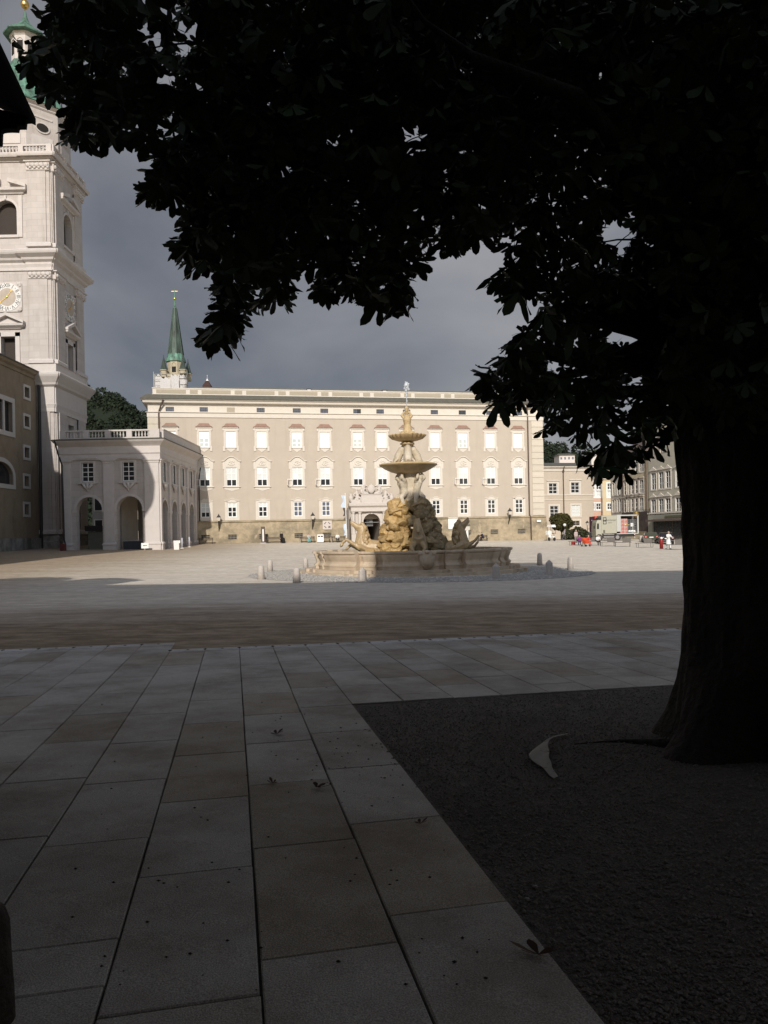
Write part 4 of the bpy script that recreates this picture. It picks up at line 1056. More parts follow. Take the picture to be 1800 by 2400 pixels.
balustrade(tower, tx0 - .2, tx1 + .3, zs['e3t'], zs['balt'], .42, [tx0 + .1, tx0 + 3, tcx + 2.2, tx1 + .0], m_stoneP, v=-.35, r=.13)
balustrade(tower, -.3, TD + .3, zs['e3t'], zs['balt'], .42, [.0, 3.5, 7.5, TD], m_stoneP, loc=(tx1, 0, 0), rz=rad(90), v=-.35, r=.13)
# octagon, dome, lantern
oy = 5.1; OR = 5.25; ocx = tcx + .6
zo1 = TF.uz(62, 233, 0.5)[1]
oct8 = lambda r, z: [(ocx + r * math.cos(rad(22.5 + 45 * j)), oy + r * math.sin(rad(22.5 + 45 * j)), z) for j in range(8)]
P(MB().loft([oct8(OR, zs['e3t']), oct8(OR, zo1 - .7)]), 'octagon', m_stone, tower)
P(MB().loft([oct8(OR + .05, zo1 - .75), oct8(OR + .2, zo1 - .6), oct8(OR + .2, zo1 - .4), oct8(OR + .5, zo1 - .2), oct8(OR + .55, zo1 - .08)]), 'octagon_cornice', m_stoneP, tower)
fw = OR * math.cos(rad(22.5))
for j in range(8):
    a = rad(45 * j)
    R = Matrix.Rotation(a + rad(90), 4, 'Z')
    loc = (ocx + fw * math.cos(a), oy + fw * math.sin(a), 0)
    zm = (zs['e3t'] + zo1) / 2 + .6
    ov = MB().loft([[(.95 * math.cos(t), -.12, zm + .7 * math.sin(t)) for t in [2 * math.pi * i / 20 for i in range(20)]], [(.95 * math.cos(t), .05, zm + .7 * math.sin(t)) for t in [2 * math.pi * i / 20 for i in range(20)]]])
    w = P(ov, 'oval_window', m_stoneP, tower, loc=loc, rz=a + rad(90))
    P(MB().loft([[(.75 * math.cos(t), -.16, zm + .52 * math.sin(t)) for t in [2 * math.pi * i / 20 for i in range(20)]], [(.75 * math.cos(t), -.1, zm + .52 * math.sin(t)) for t in [2 * math.pi * i / 20 for i in range(20)]]]), 'pane', m_dark, w)
    P(MB().box(-1.3, 1.3, -.08, .02, zm - 2.6, zm - 1.1), 'panel', m_stoneP, tower, loc=loc, rz=a + rad(90)); P(MB().box(-1.3, 1.3, -.08, .02, zm + 1.2, zm + 1.45), 'frieze_panel', m_stoneP, tower, loc=loc, rz=a + rad(90))
zl = TF.uz(62, 156, oy)[1]; zl2 = TF.uz(62, 84, oy)[1]; zl3 = TF.uz(62, 62, oy)[1]
P(MB().loft([oct8(OR + .75, zo1 - .1), oct8(OR + .6, zo1 + .15), oct8(OR - .2, zo1 + 1.3), oct8(OR - 1.1, zo1 + 2.6), oct8(OR - 2.2, zl - 2.0), oct8(2.1, zl - .7), oct8(1.95, zl)]), 'dome', m_verd, tower)
P(MB().loft([oct8(1.75, zl - .1), oct8(1.75, zl2 - .9), oct8(1.95, zl2 - .7), oct8(1.95, zl2 - .3)]), 'lantern', m_stoneP, tower)
for j in range(8):
    a = rad(45 * j)
    P(MB().box(-.36, .36, -.06, .1, zl + .9, zl2 - 1.6).archivolt(-.36, .36, zl2 - 1.65, .01, -.06, .1, 8), 'lantern_opening', m_dark, tower, loc=(ocx + 1.62 * math.cos(a), oy + 1.62 * math.sin(a), 0), rz=a + rad(90))
P(MB().loft([oct8(2.7, zl2 - .35), oct8(2.75, zl2 - .2), oct8(1.5, zl2 + .7), oct8(.6, zl2 + 1.6), oct8(.25, zl3 + 1.2), oct8(.12, zl3 + 2.0)]), 'lantern_cap', m_verd, tower)
P(MB().tube([(ocx, oy, zl3 + 1.9), (ocx, oy, zl3 + 5.5)], .07, 6).ell((ocx, oy, zl3 + 2.9), (.55, .55, .6), 12, 8), 'finial', m_gold, tower, True)

# ================================================================== OCHRE CHURCH WING left of the tower, running towards the viewer
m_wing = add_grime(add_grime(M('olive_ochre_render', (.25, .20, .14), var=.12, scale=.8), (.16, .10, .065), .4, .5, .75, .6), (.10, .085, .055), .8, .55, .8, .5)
m_sur = M('grey_stone_surround', (.50, .47, .43), var=.06)
wx = Fr(0, 94.5, 0).uz(72, 1150)[0]
wing = E('church_wing', (wx, 96.9, 0), rad(90), label='shaded ochre church wing with pale window surrounds at far left', cat='church wing')
# local u runs from the tower (0) towards the viewer as -u ; facing right
gW = gh(wx, 90) - .3
zwt = at(64, 872, 95.5).z
def wuz(px_, py_):                        # point on the wing wall plane x = wx
    d = ray(px_, py_); t = wx / d.x
    return t - 96.9, EYE + d.z * t
items = []
Wl = -34
a0, z1_ = wuz(26, 935); a1, z0_ = wuz(-1, 1012)
big = (wuz(-12, 970)[0], wuz(28, 970)[0], wuz(15, 1010)[1], wuz(15, 940)[1])
ar_ = (wuz(-28, 1110)[0], wuz(30, 1110)[0], wuz(10, 1134)[1], wuz(10, 1083)[1])
sm = [(wuz(62, y)[0], wuz(62, y)[1]) for y in (920, 988, 1061, 1128, 1194)]
hs = [big, ar_] + [(u - .62, u + .62, z - .62, z + .62) for u, z in sm]
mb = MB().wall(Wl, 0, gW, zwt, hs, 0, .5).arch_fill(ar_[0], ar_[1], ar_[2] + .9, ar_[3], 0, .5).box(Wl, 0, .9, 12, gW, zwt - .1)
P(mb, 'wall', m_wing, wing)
def surround(par, a, b_, c, d, t=.3, arch=None, mull=False):
    mb = MB().box(a - t, a, -.1, .05, c - t, d + (t if not arch else 0)).box(b_, b_ + t, -.1, .05, c - t, d + (t if not arch else 0)).box(a, b_, -.1, .05, c - t, c)
    if arch is None: mb.box(a, b_, -.1, .05, d, d + t)
    else:
        mb = MB().box(a - t, a, -.1, .05, c - t, arch).box(b_, b_ + t, -.1, .05, c - t, arch).box(a, b_, -.1, .05, c - t, c).archivolt(a, b_, arch, t, -.1, .05, 14, rise=d - arch)
    if mull: mb.box((a + b_) / 2 - .18, (a + b_) / 2 + .18, -.06, .1, c, d)
    w = P(mb, 'window', m_sur, par)
    P(MB().box(a, b_, .4, .45, c, d), 'pane', m_glass, w)
surround(wing, *big, t=.55, mull=True); surround(wing, *ar_, t=.5, arch=ar_[2] + .9)
for u, z in sm: surround(wing, u - .62, u + .62, z - .62, z + .62, t=.3)
P(MB().loft([[(Wl, v, z) for v, z in ((.1, zwt - .9), (-.15, zwt - .8), (-.2, zwt - .5), (-.5, zwt - .3), (-.6, zwt), (.1, zwt))], [(-.0, v, z) for v, z in ((.1, zwt - .9), (-.15, zwt - .8), (-.2, zwt - .5), (-.5, zwt - .3), (-.6, zwt), (.1, zwt))]]), 'cornice', m_wing, wing)
P(MB().loft([[(Wl, -.75, zwt), (0, -.75, zwt), (0, 12, zwt)], [(Wl, -.75, zwt + .12), (0, -.75, zwt + .12), (0, 12, zwt + 4)]], caps=True).box(Wl, 0, -.7, 11, zwt + .02, zwt + .1), 'roof', m_lead, wing)
P(MB().box(Wl, 0, -.35, .05, gW, gW + 1.7), 'wing_plinth', MATS['grimy_plinth_stone'], wing)
P(MB().tube([(-.5, -.8, zwt), (-.35, -.35, zwt - 1.2), (-.35, -.3, gW + .2)], .2, 8), 'drainpipe', m_iron, wing)
P(MB().ell((-.45, -.75, zwt - .4), (.3, .3, .45), 8, 6), 'rainwater_head', m_verd, wing)

# transept apse nearer the viewer, just outside the frame: its round roof throws the curved shade over the arcade
AY = 55.0
ap = E('cathedral_apse', (-38.0, AY, 0), label='round ended cathedral transept just left of the frame, shading the arcade', cat='church')
S_ = math.tan(SUN_EL) / math.cos(SUN_YAW)
ze = 8.4 + (90 - AY) * S_
rw = 8.3
prf = [(rw, 0), (rw, ze - 3.2), (rw + .25, ze - 3.0), (rw + 1.25, ze - 1.4), (rw + 1.35, ze - .2), (rw + .9, ze + 1.2), (rw - .6, ze + 2.6), (rw - 3.0, ze + 3.9), (rw - 6, ze + 5.2), (.2, ze + 6.4)]
P(MB().lathe(prf, 40), 'apse', m_stone, ap, True)
zn = 16.2 + (97 - AY) * S_
P(MB().box(-30, -7.6, -14, 3, 0, zn + 4.6).box(-30, -6.2, -14, 3, 0, zn), 'transept', m_stone, ap)
P(MB().box(-36, -9, 2, 36, 0, zwt - 1), 'nave', m_wing, ap)

# ================================================================== SPIRE CHURCH behind the palace
SF = Fr(0, 170.0, 0)
spx = SF.uz(407, 900)[0]
sp_ = E('spire_church', (spx, 170, 0), label='slender gothic church spire of green copper with white scaffold sheeting', cat='church spire')
k_ = 170 / F
sz = lambda y: SF.uz(405, y)[1]
hx = 48 * k_ / 2
m_spst = M('spire_stone', (.40, .35, .25), var=.12, scale=1.5)
P(MB().box(-hx * .92, hx * .92, 0, hx * 1.9, 8, sz(876)), 'tower_shaft', m_spst, sp_)
octp = lambda r, z, cy: [(r * math.cos(rad(22.5 + 45 * j)), cy + r * math.sin(rad(22.5 + 45 * j)), z) for j in range(8)]
cy = hx
P(MB().loft([octp(hx * .85, sz(880), cy), octp(hx * .85, sz(843), cy)]), 'belfry', m_spst, sp_)
P(MB().loft([octp(hx * 1.0, sz(844), cy), octp(hx * .95, sz(838), cy), octp(hx * .74, sz(825), cy)]), 'spire_skirt', m_verd, sp_)
P(MB().loft([octp(hx * .742, sz(825.5), cy), octp(.4, sz(716), cy), octp(.22, sz(714), cy)]), 'spire', M('streaked_dark_copper', (.085, .125, .10), col2=(.028, .034, .028), scale=1.1, stretch=(1, 1, .2), rough=.6, contrast=.12), sp_)
for j in range(8):
    a = rad(22.5 + 45 * j)
    P(MB().tube([(hx * .76 * math.cos(a), cy + hx * .76 * math.sin(a), sz(826)), (.42 * math.cos(a), cy + .42 * math.sin(a), sz(716))], [.12, .07], 5), 'spire_rib', M('dark_copper', (.06, .085, .07)), sp_)
P(MB().tube([(0, cy, sz(716)), (0, cy, sz(694)), (0, cy, sz(668))], [.28, .14, .06], 6).ell((0, cy, sz(715)), (.45, .45, .25)), 'finial_shaft', m_verd, sp_)
P(MB().ell((0, cy, sz(693)), .36, 10, 8), 'ball', m_gold, sp_, True)
P(MB().box(-.7, .7, cy - .04, cy + .04, sz(675) - .035, sz(675) + .035).box(-.04, .04, cy - .04, cy + .04, sz(684), sz(668)), 'cross', m_gold, sp_)
P(MB().box(-.45, .45, -.02, .4, sz(871), sz(858)).archivolt(-.45, .45, sz(858), .01, -.02, .4, 8, rise=.9), 'lancet', m_dark, sp_, loc=(0, cy - hx * .85 * math.cos(rad(22.5)) - .05, 0))
for sx in (-1, 1):
    for fy in (0, 2):
        x = sx * hx * .93; y = fy * hx
        t = P(MB().lathe([(.75, sz(884)), (.75, sz(870)), (.95, sz(869)), (.95, sz(867))], 8, (x, y)), 'corner_turret', m_spst, sp_)
        P(MB().lathe([(.98, sz(867)), (.7, sz(863)), (.12, sz(838)), (.06, sz(831))], 8, (x, y)), 'turret_roof', M('dark_turret_copper', (.07, .10, .08), col2=(.03, .035, .03), scale=1.2), t)
# scaffold with white sheeting
sc_ = E('scaffold', (spx, 168.6, 0), label='white sheeted scaffold around the foot of the church spire', cat='scaffold')
m_sheet = M('white_scaffold_sheet', (.50, .485, .47), var=.06, scale=.5)
sh_ = MB()
for (a, b_, z0, z1, y) in ((-46, -26, 925, 876, 1.2), (-26, -2, 925, 886, -.25), (-2, 17, 925, 880, -.1), (17, 34, 925, 880, .4)):
    xa, xb = a * k_, b_ * k_; nn = 6
    g0 = len(sh_.v)
    for i in range(nn + 1):
        for zz in (sz(z0), (sz(z0) + sz(z1)) / 2, sz(z1) - .25 * (i % 3)):
            sh_.v.append((xa + (xb - xa) * i / nn, y + .12 * math.sin(i * 2.1 + zz), zz))
    for i in range(nn):
        for q in range(2): sh_.f.append((g0 + i * 3 + q, g0 + i * 3 + 3 + q, g0 + i * 3 + 4 + q, g0 + i * 3 + 1 + q))
P(sh_, 'sheeting', m_sheet, sc_, True)
fr_ = MB()
for a in (-44, -26, -2, 17, 26, 34): fr_.tube([(a * k_, .6, sz(940)), (a * k_, .6, sz(872))], .07, 5)
for z in (918, 904, 890, 878): fr_.tube([(-44 * k_, .6, sz(z)), (34 * k_, .6, sz(z))], .06, 5).box(17 * k_, 34 * k_, .2, 1.5, sz(z), sz(z) + .08)
P(fr_, 'scaffold_tubes', M('scaffold_steel', (.35, .34, .33), rough=.4), sc_)
# small red roofed turret peeping over the roof
tt = at(486, 905, 150)
tr = E('roof_turret', (tt.x, 150, tt.z), label='small dark red pyramid roof with a pale tip peeping over the palace', cat='turret')
P(MB().lathe([(1.15, -2.0), (1.1, 0), (.25, 1.1)], 4, a0=rad(45), a1=rad(405)), 'roof', M('dark_red_tiles', (.055, .03, .027), var=.3, scale=4), tr)
P(MB().lathe([(.32, 1.0), (.12, 1.3), (.03, 1.5), (.02, 2.2)], 8).ell((0, 0, 2.0), .07), 'tip', m_white, tr)
# ================================================================== RIGHT HAND STREET
def house(name, fr, px0, px1, ytop, mat, label, depth=12, pyb=1200, roof=None, roofh=1.6, eave=.4, hip=True, cat='house'):
    u0, u1 = fr.uz(px0, pyb)[0], fr.uz(px1, pyb)[0]
    um = (u0 + u1) / 2; zt = fr.uz((px0 + px1) / 2, ytop)[1]; zb = min(fr.g(u0), fr.g(u1)) - .4
    t = E(name, fr.w(um), fr.yaw, label=label, cat=cat)
    return t, u0 - um, u1 - um, zb, zt, um
def simple_window(par, u, z, hw, hh, frame_m, mull=1, rows=2, sur=.18, hood=False, dark=None, sur_m=None):
    mb = MB().box(-hw - sur, -hw, -.06, .05, z - hh - sur, z + hh + sur).box(hw, hw + sur, -.06, .05, z - hh - sur, z + hh + sur).box(-hw, hw, -.06, .05, z - hh - sur, z - hh).box(-hw, hw, -.06, .05, z + hh, z + hh + sur)
    if hood: mb.box(-hw - sur - .12, hw + sur + .12, -.2, .02, z + hh + sur + .1, z + hh + sur + .24)
    if hood == 2: mb.prism([(-hw - sur, z + hh + sur + .24), (hw + sur, z + hh + sur + .24), (hw * .4, z + hh + sur + .55), (0, z + hh + sur + .75), (-hw * .4, z + hh + sur + .55)], -.12, .02)
    w = P(mb, 'window', sur_m or m_trim, par, loc=(u, 0, 0))
    zr_ = [z - hh + 2 * hh * (i + 1) / (rows + 1) for i in range(rows)]
    P(frame_mesh(hw, z - hh, z + hh, .08, [0], zr_, .06, .12, .045), 'frame', frame_m, w)
    for (sx, a, b_) in panes(hw, z - hh, z + hh, .08, zr_): pane(w, sx * hw / 2, a, b_, hw / 2 - .05, dark or m_glass, .13)
    return w

# palace side wing (lower, set back)
WF = Fr(30.0, 146.0, rad(11.2))
m_wingp = M('pale_beige_render', (.48, .41, .33), var=.05, scale=.7)
t, a, b_, zb, zt, um = house('palace_annex', WF, 1268, 1392, 1098, m_wingp, 'plain pale beige annex set back to the right of the palace', cat='annex')
zz = lambda y: WF.uz(1330, y)[1]
wl = [(WF.uz(px_, py_)[0] - um, WF.uz(px_, py_)[1]) for px_, py_ in ((1296, 1145), (1348, 1143), (1299, 1198), (1349.5, 1196))]
sw_u, sw_z = WF.uz(1350, 1226)[0] - um, WF.uz(1350, 1226)[1]
dr = (WF.uz(1347, 1245)[0] - um)
hl = [(u - .85, u + .85, z - 1.0, z + 1.0) for u, z in wl] + [(sw_u - .75, sw_u + .75, sw_z - .45, sw_z + .45), (dr - .8, dr + .8, zb, WF.uz(1347, 1240)[1])]
P(MB().wall(a, b_, zb, zt, hl, 0, .3).box(a, b_, .5, 12, zb, zt), 'wall', m_wingp, t)
for i, (u, z) in enumerate(wl): simple_window(t, u, z, .85, 1.0, m_white, rows=2, sur=.32, hood=i < 2, dark=m_glass if i != 3 else m_pale)
simple_window(t, sw_u, sw_z, .75, .45, m_plinth, rows=1, sur=.3)
P(MB().box(dr - .8, dr + .8, .2, .3, zb, WF.uz(1347, 1240)[1]), 'door', M('dark_door', (.05, .03, .025)), t)
P(MB().ring(a, b_, 0, 12, [(.0, zt - .6), (.15, zt - .5), (.2, zt - .1), (.6, zt + .2), (.65, zt + .4)]), 'cornice', m_trim, t)
P(MB().box(a, b_, -.09, .02, zz(1160) - .1, zz(1160) + .1).box(a, b_, -.09, .02, zz(1172), zz(1172) + .15), 'string_course', m_trim, t)
P(MB().loft([[(a - .4, -.7, zt + .4), (b_ + .4, -.7, zt + .4), (b_ + .4, 12.5, zt + .4), (a - .4, 12.5, zt + .4)], [(a + 1, 4.5, zt + 1.5), (b_ - 1, 4.5, zt + 1.5), (b_ - 1, 7, zt + 1.5), (a + 1, 7, zt + 1.5)]]), 'roof', m_lead, t)
u = WF.uz(1320, 1150)[0] - um
P(MB().tube([(u, -.7, zt + .3), (u, -.2, zt - .6), (u, -.15, zb)], .1).box(u - .15, u + .15, -.35, -.05, zt - .7, zt - .3), 'drainpipe', m_pipe, t)

# pink and cream houses beyond
HF = Fr(42.0, 165.0, rad(11.2))
m_pink = M('pink_render', (.56, .36, .26), var=.05, scale=.8); m_cream = M('cream_render', (.58, .46, .29), var=.05, scale=.8)
m_tiles2 = add_grime(M('mossy_tiles', (.20, .17, .12), var=.3, scale=3), (.1, .09, .06), 1, .5, .7, .7)
for nm, px0, px1, yt, mt, cols_, lab in (('pink_house', 1380, 1412, 1125, m_pink, (1388, 1403), 'narrow pink house behind the lorry cab'), ('cream_house', 1413, 1440, 1120, m_cream, (1429,), 'narrow cream yellow house between the pink house and the shaded row')):
    t, a, b_, zb, zt, um = house(nm, HF, px0, px1, yt, mt, lab)
    wl = [(HF.uz(c, y)[0] - um, HF.uz(c, y)[1]) for c in cols_ for y in (1140, 1158, 1187)]
    P(MB().wall(a, b_, zb, zt, [(u - .55, u + .55, z - .65, z + .65) for u, z in wl], 0, .3).box(a, b_, .5, 10, zb, zt), 'wall', mt, t)
    for i, (u, z) in enumerate(wl): simple_window(t, u, z, .55, .65, m_white, rows=1, sur=.25, sur_m=m_white, dark=m_glass if i % 3 != 1 else m_pale)
    P(MB().loft([[(a - .2, -.6, zt), (b_ + .2, -.6, zt), (b_ + .2, 10, zt), (a - .2, 10, zt)], [(a - .2, 4, zt + 3.2), (b_ + .2, 4, zt + 3.2), (b_ + .2, 5, zt + 3.2), (a - .2, 5, zt + 3.2)]]), 'roof', m_tiles2, t)
    P(MB().box(a, b_, -.3, .02, zt - .35, zt - .003), 'eaves', m_trim, t)
    P(MB().tube([(b_ - .3, -.5, zt - .1), (b_ - .25, -.14, zt - .9), (b_ - .25, -.14, zb)], .09), 'drainpipe', m_pipe, t)

# shaded row on the right of the street, running away from the viewer: u = distance away along the street
RF_o = at(1562, 1240, 121.0)
RW = Fr(RF_o.x, RF_o.y, rad(11.2))                     # plane through here, turned 90 deg below
su = RW.v; 
class Row:                                             # facade facing left (towards -RW.u): local u = towards the viewer
    o = Vector((RF_o.x, RF_o.y, 0)); yaw = rad(11.2 - 90)
    fr = Fr(RF_o.x, RF_o.y, rad(11.2 - 90))
R2 = Row.fr
m_greyg = M('grey_green_render', (.46, .43, .35), var=.06, scale=.8); m_olive = M('olive_beige_render', (.50, .43, .30), var=.06, scale=.8); m_greyb = M('grey_render', (.42, .39, .34), var=.06, scale=.7)
def row_house(nm, px0, px1, ytop, pxt, mat, lab, rows_y, cols_px, hw, hh, hood, depth=14, gable=None):
    u0, u1 = R2.uz(px0, 1240)[0], R2.uz(px1, 1240)[0]; um = (u0 + u1) / 2
    zt = R2.uz(pxt, ytop)[1]; zb = R2.g(um) - .5
    t = E(nm, R2.w(um), R2.yaw, label=lab, cat='house')
    wl = []
    for y, pxr in rows_y:
        zrow = R2.uz(pxr, y)[1]
        for c in cols_px: wl.append((R2.uz(c, y)[0] - um, zrow))
    a, b_ = u0 - um, u1 - um
    P(MB().wall(a, b_, zb, zt, [(u - hw, u + hw, z - hh, z + hh) for u, z in wl], 0, .3).box(a + .02, b_ - .02, .5, depth, zb, zt), 'wall', mat, t)
    for u, z in wl: simple_window(t, u, z, hw, hh, m_white, rows=2, sur=.2, hood=hood)
    return t, a, b_, zb, zt, um
t, a, b_, zb, zt, um = row_house('grey_gabled_house', 1522, 1640, 1062, 1560, m_greyg, 'grey green gabled house with a shop on its ground floor', [(1128, 1532), (1190, 1534)], [1532, 1550, 1566, 1590, 1612], .72, 1.35, 2)
gz = lambda y, p=1550: R2.uz(p, y)[1]
gu = R2.uz(1549, 1060)[0] - um
P(MB().prism([(a, zt), (b_, zt), (b_ - 1, zt + .6), (gu + 6.5, zt + 3.4), (gu + 5.8, zt + 4.8), (gu - 2.2, zt + 4.8), (gu - 2.6, zt + 2.4), (a, zt + .5)], .0, 1.0), 'gable', m_greyg, t)
for du in (-.9, 1.2): simple_window(t, gu + du, zt + 1.4, .6, 1.0, m_white, rows=1, sur=.2, hood=1).location.y = -.02
P(MB().box(a, b_, -.35, .02, gz(1204), gz(1200)), 'string_course', m_trim, t)
zs0, zs1 = zb, gz(1228)
P(MB().box(a + 1.6, b_, -.12, .05, gz(1262), gz(1217)), 'shop_window', m_glass, t)
P(MB().box(a + .1, a + 1.5, -.3, .05, zb, gz(1206)).box(a + 1.5, b_, -.3, .05, gz(1217), gz(1206)), 'shop_front', M('grey_green_paint', (.30, .30, .25), var=.05), t)
P(MB().loft([[(a + 1.8, -.3, gz(1216)), (b_, -.3, gz(1216)), (b_, -.3, gz(1217))], [(a + 1.8, -1.5, gz(1219)), (b_, -1.5, gz(1219)), (b_, -1.5, gz(1220))]]).box(a + 1.6, b_, -1.6, -1.5, gz(1222), gz(1218)), 'awning', M('dull_brown_awning', (.12, .09, .075)), t)
P(MB().box(a + 5.2, b_ - .5, -.36, -.31, gz(1215), gz(1209)), 'fascia_sign', M('olive_fascia', (.12, .12, .07)), t)
for k in range(5): P(MB().box(a + 2.2 + k * 2.4, a + 2.3 + k * 2.4, -.17, -.1, gz(1262), gz(1222)), 'mullion', M('brown_frame', (.1, .08, .06)), t)
P(MB().loft([[(a, .8, zt), (b_, .8, zt), (b_, 14, zt), (a, 14, zt)], [(a + 1, 5, zt + 5), (b_ - 1, 5, zt + 5), (b_ - 1, 8, zt + 5), (a + 1, 8, zt + 5)]]), 'roof', m_tile, t)
t, a, b_, zb, zt, um = row_house('olive_house', 1462, 1521, 1062, 1490, m_olive, 'long olive beige house in the shaded row behind the open lorry', [(1090, 1503), (1140, 1503), (1182, 1505)], [1466, 1474, 1483, 1493, 1503], .75, 1.1, 1)
P(MB().ring(a, b_, 0, 12, [(.0, zt - .5), (.4, zt - .2), (.5, zt)]), 'cornice', m_trim, t)
P(MB().loft([[(a, -.6, zt), (b_, -.6, zt), (b_, 12, zt), (a, 12, zt)], [(a, 5, zt + 4), (b_, 5, zt + 4), (b_, 6, zt + 4), (a, 6, zt + 4)]]), 'roof', m_tile, t)
P(MB().tube([(a + .3, -.5, zt), (a + .3, -.15, zt - .8), (a + .3, -.15, zb)], .1).tube([(b_ - .3, -.5, zt), (b_ - .3, -.15, zt - .8), (b_ - .3, -.15, zb)], .1), 'drainpipe', m_pipe, t)
P(MB().box(a, b_, -.3, -.0, R2.uz(1490, 1245)[1], R2.uz(1490, 1200)[1]), 'shop_front', M('dark_brown_front', (.06, .045, .04), var=.4, scale=2), t)
t, a, b_, zb, zt, um = row_house('grey_end_house', 1433, 1461, 1090, 1450, m_greyb, 'grey house at the far end of the shaded row', [(1145, 1450), (1185, 1450)], [1440, 1446, 1452, 1457], .7, 1.1, 0)
P(MB().loft([[(a, -.6, zt), (b_, -.6, zt), (b_, 12, zt), (a, 12, zt)], [(a, 5, zt + 4), (b_, 5, zt + 4), (b_, 6, zt + 4), (a, 6, zt + 4)]]), 'roof', m_tile, t)
P(MB().box(a, b_, -.3, 0, zt - .4, zt - .003), 'eaves', m_trim, t)
# hanging sign over the street
p = R2.w(R2.uz(1525, 1195)[0], 0, gz(1195, 1525))
t = E('hanging_sign', p, R2.yaw, label='gilded hanging sign on an iron arm above the lorry', cat='sign')
P(MB().tube([(0, 0, 0), (0, -3.0, 0)], .05, 6).tube([(0, 0, -.7), (0, -1.5, 0)], .03, 6).ell((0, -.08, -.4), (.1, .06, .9)), 'arm', m_iron, t)
P(MB().lathe([(.02, -1.25), (.4, -.95), (.5, -.6), (.35, -.3), (.05, -.15)], 10, (0, -2.6)), 'emblem', M('dull_gold', (.3, .2, .06), rough=.4, metal=.6), t)
# pale houses on the hill
for i, (pa, pb, ya, yb, lab) in enumerate(((1311, 1347, 1066, 1080, 'long white building on the wooded hill right of the palace roof'), (1386, 1432, 1060, 1084, 'pale building on the hill above the pink house'))):
    Yd = 262 + i * 6
    A = at(pa, yb, Yd); B = at(pb, ya, Yd)
    t = E('hill_house', ((A.x + B.x) / 2, Yd, 0), label=lab, cat='house')
    w = (B.x - A.x) / 2
    P(MB().box(-w, w, 0, 8, A.z - 16, B.z), 'wall', M('pale_far_render', (.55, .5, .46), var=.04), t)
    P(MB().loft([[(-w - .5, -.6, B.z), (w + .5, -.6, B.z), (w + .5, 8.6, B.z), (-w - .5, 8.6, B.z)], [(-w + .6, 4, B.z + .9), (w - .6, 4, B.z + .9), (w - .6, 4.4, B.z + .9), (-w + .6, 4.4, B.z + .9)]]), 'roof', m_lead, t)
    for k in range(4):
        P(MB().box(-w * .75 + k * w * .5 - .3, -w * .75 + k * w * .5 + .3, -.05, .02, B.z - 1.5, B.z - .7), 'window', m_glassb, t)
# ================================================================== FOUNTAIN
FC = Vector((1.65, 46.0, 0)); FG = gh(FC.x, FC.y)
fountain = E('fountain', FC, label='baroque marble fountain with stacked basins, rock mound and horses in the square', cat='fountain')
def fp(px_, py_, dy=0.0):
    p = at(px_, py_, FC.y + dy); return (p.x - FC.x, dy, p.z)
m_marb = add_grime(M('weathered_marble', (.62, .54, .42), col2=(.46, .385, .27), scale=2.5, bump=.25, bscale=18, rough=.6), (.27, .21, .12), 1.4, .56, .74, .55)
m_basin = add_grime(add_grime(M('basin_marble', (.58, .48, .36), col2=(.43, .335, .235), scale=1.2, bump=.2, bscale=14, rough=.65), (.22, .17, .10), .9, .48, .7, .6, (1, 1, .3)), (.12, .11, .08), .5, .6, .8, .6, (1, 1, .2))
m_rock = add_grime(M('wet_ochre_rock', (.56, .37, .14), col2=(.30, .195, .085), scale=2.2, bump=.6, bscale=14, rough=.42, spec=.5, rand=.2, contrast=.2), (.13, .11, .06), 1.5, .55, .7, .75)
m_horse = add_grime(M('wet_ochre_marble', (.52, .37, .19), col2=(.34, .24, .13), scale=3, bump=.3, bscale=25, rough=.35, spec=.5), (.16, .12, .07), 2.2, .55, .7, .6)
m_ochm = add_grime(M('ochre_stained_marble', (.60, .45, .25), col2=(.42, .30, .15), scale=3, bump=.25, bscale=20, rough=.5), (.24, .17, .08), 1.8, .55, .72, .6)
m_water = M('fountain_water', (.06, .075, .06), rough=.08, spec=.6)
def lobe(a):
    ph = (math.degrees(a) + 90 + 45 + 3) % 90 - 45; t = abs(ph)
    r = 5.78 if t < 15 else 5.46 if t < 19 else 5.66 if t < 27 else 5.36 if t < 31 else 5.72
    return r / 5.92
angs = sorted(set([round(k * 3.0, 3) for k in range(120)] + [round(b_ + s * t + e - 3, 3) % 360 for b_ in (0, 90, 180, 270) for s in (-1, 1) for t in (15, 19, 27, 31) for e in (-.15, .15)]))
def lobed(prof, mat, name, par):
    loops = []
    for o, z in prof:
        lp = []
        for d in angs:
            a = rad(d); r = 5.92 * lobe(a) + o
            lp.append((r * math.cos(a), r * math.sin(a), z))
        loops.append(lp)
    return P(MB().loft(loops, caps=False), name, mat, par)
zrim = .74; zbb = -.24
H = zrim - zbb
lobed([(-.02, zbb - .02), (.0, zbb + .14 * H), (.03, zbb + .16 * H), (.03, zbb + .22 * H), (-.02, zbb + .25 * H), (-.09, zbb + .34 * H), (-.10, zbb + .44 * H), (-.03, zbb + .60 * H), (.02, zbb + .74 * H), (.02, zbb + .82 * H), (.10, zbb + .86 * H), (.13, zbb + .90 * H), (.13, zrim - .02), (.10, zrim), (-.36, zrim), (-.38, zrim - .05), (-.42, zbb + .1)], m_basin, 'basin_wall', fountain)
P(MB().prism_z([((5.92 * lobe(rad(d)) - .40) * math.cos(rad(d)), (5.92 * lobe(rad(d)) - .40) * math.sin(rad(d))) for d in angs], zrim - .32, zrim - .30), 'basin_water', m_water, fountain)
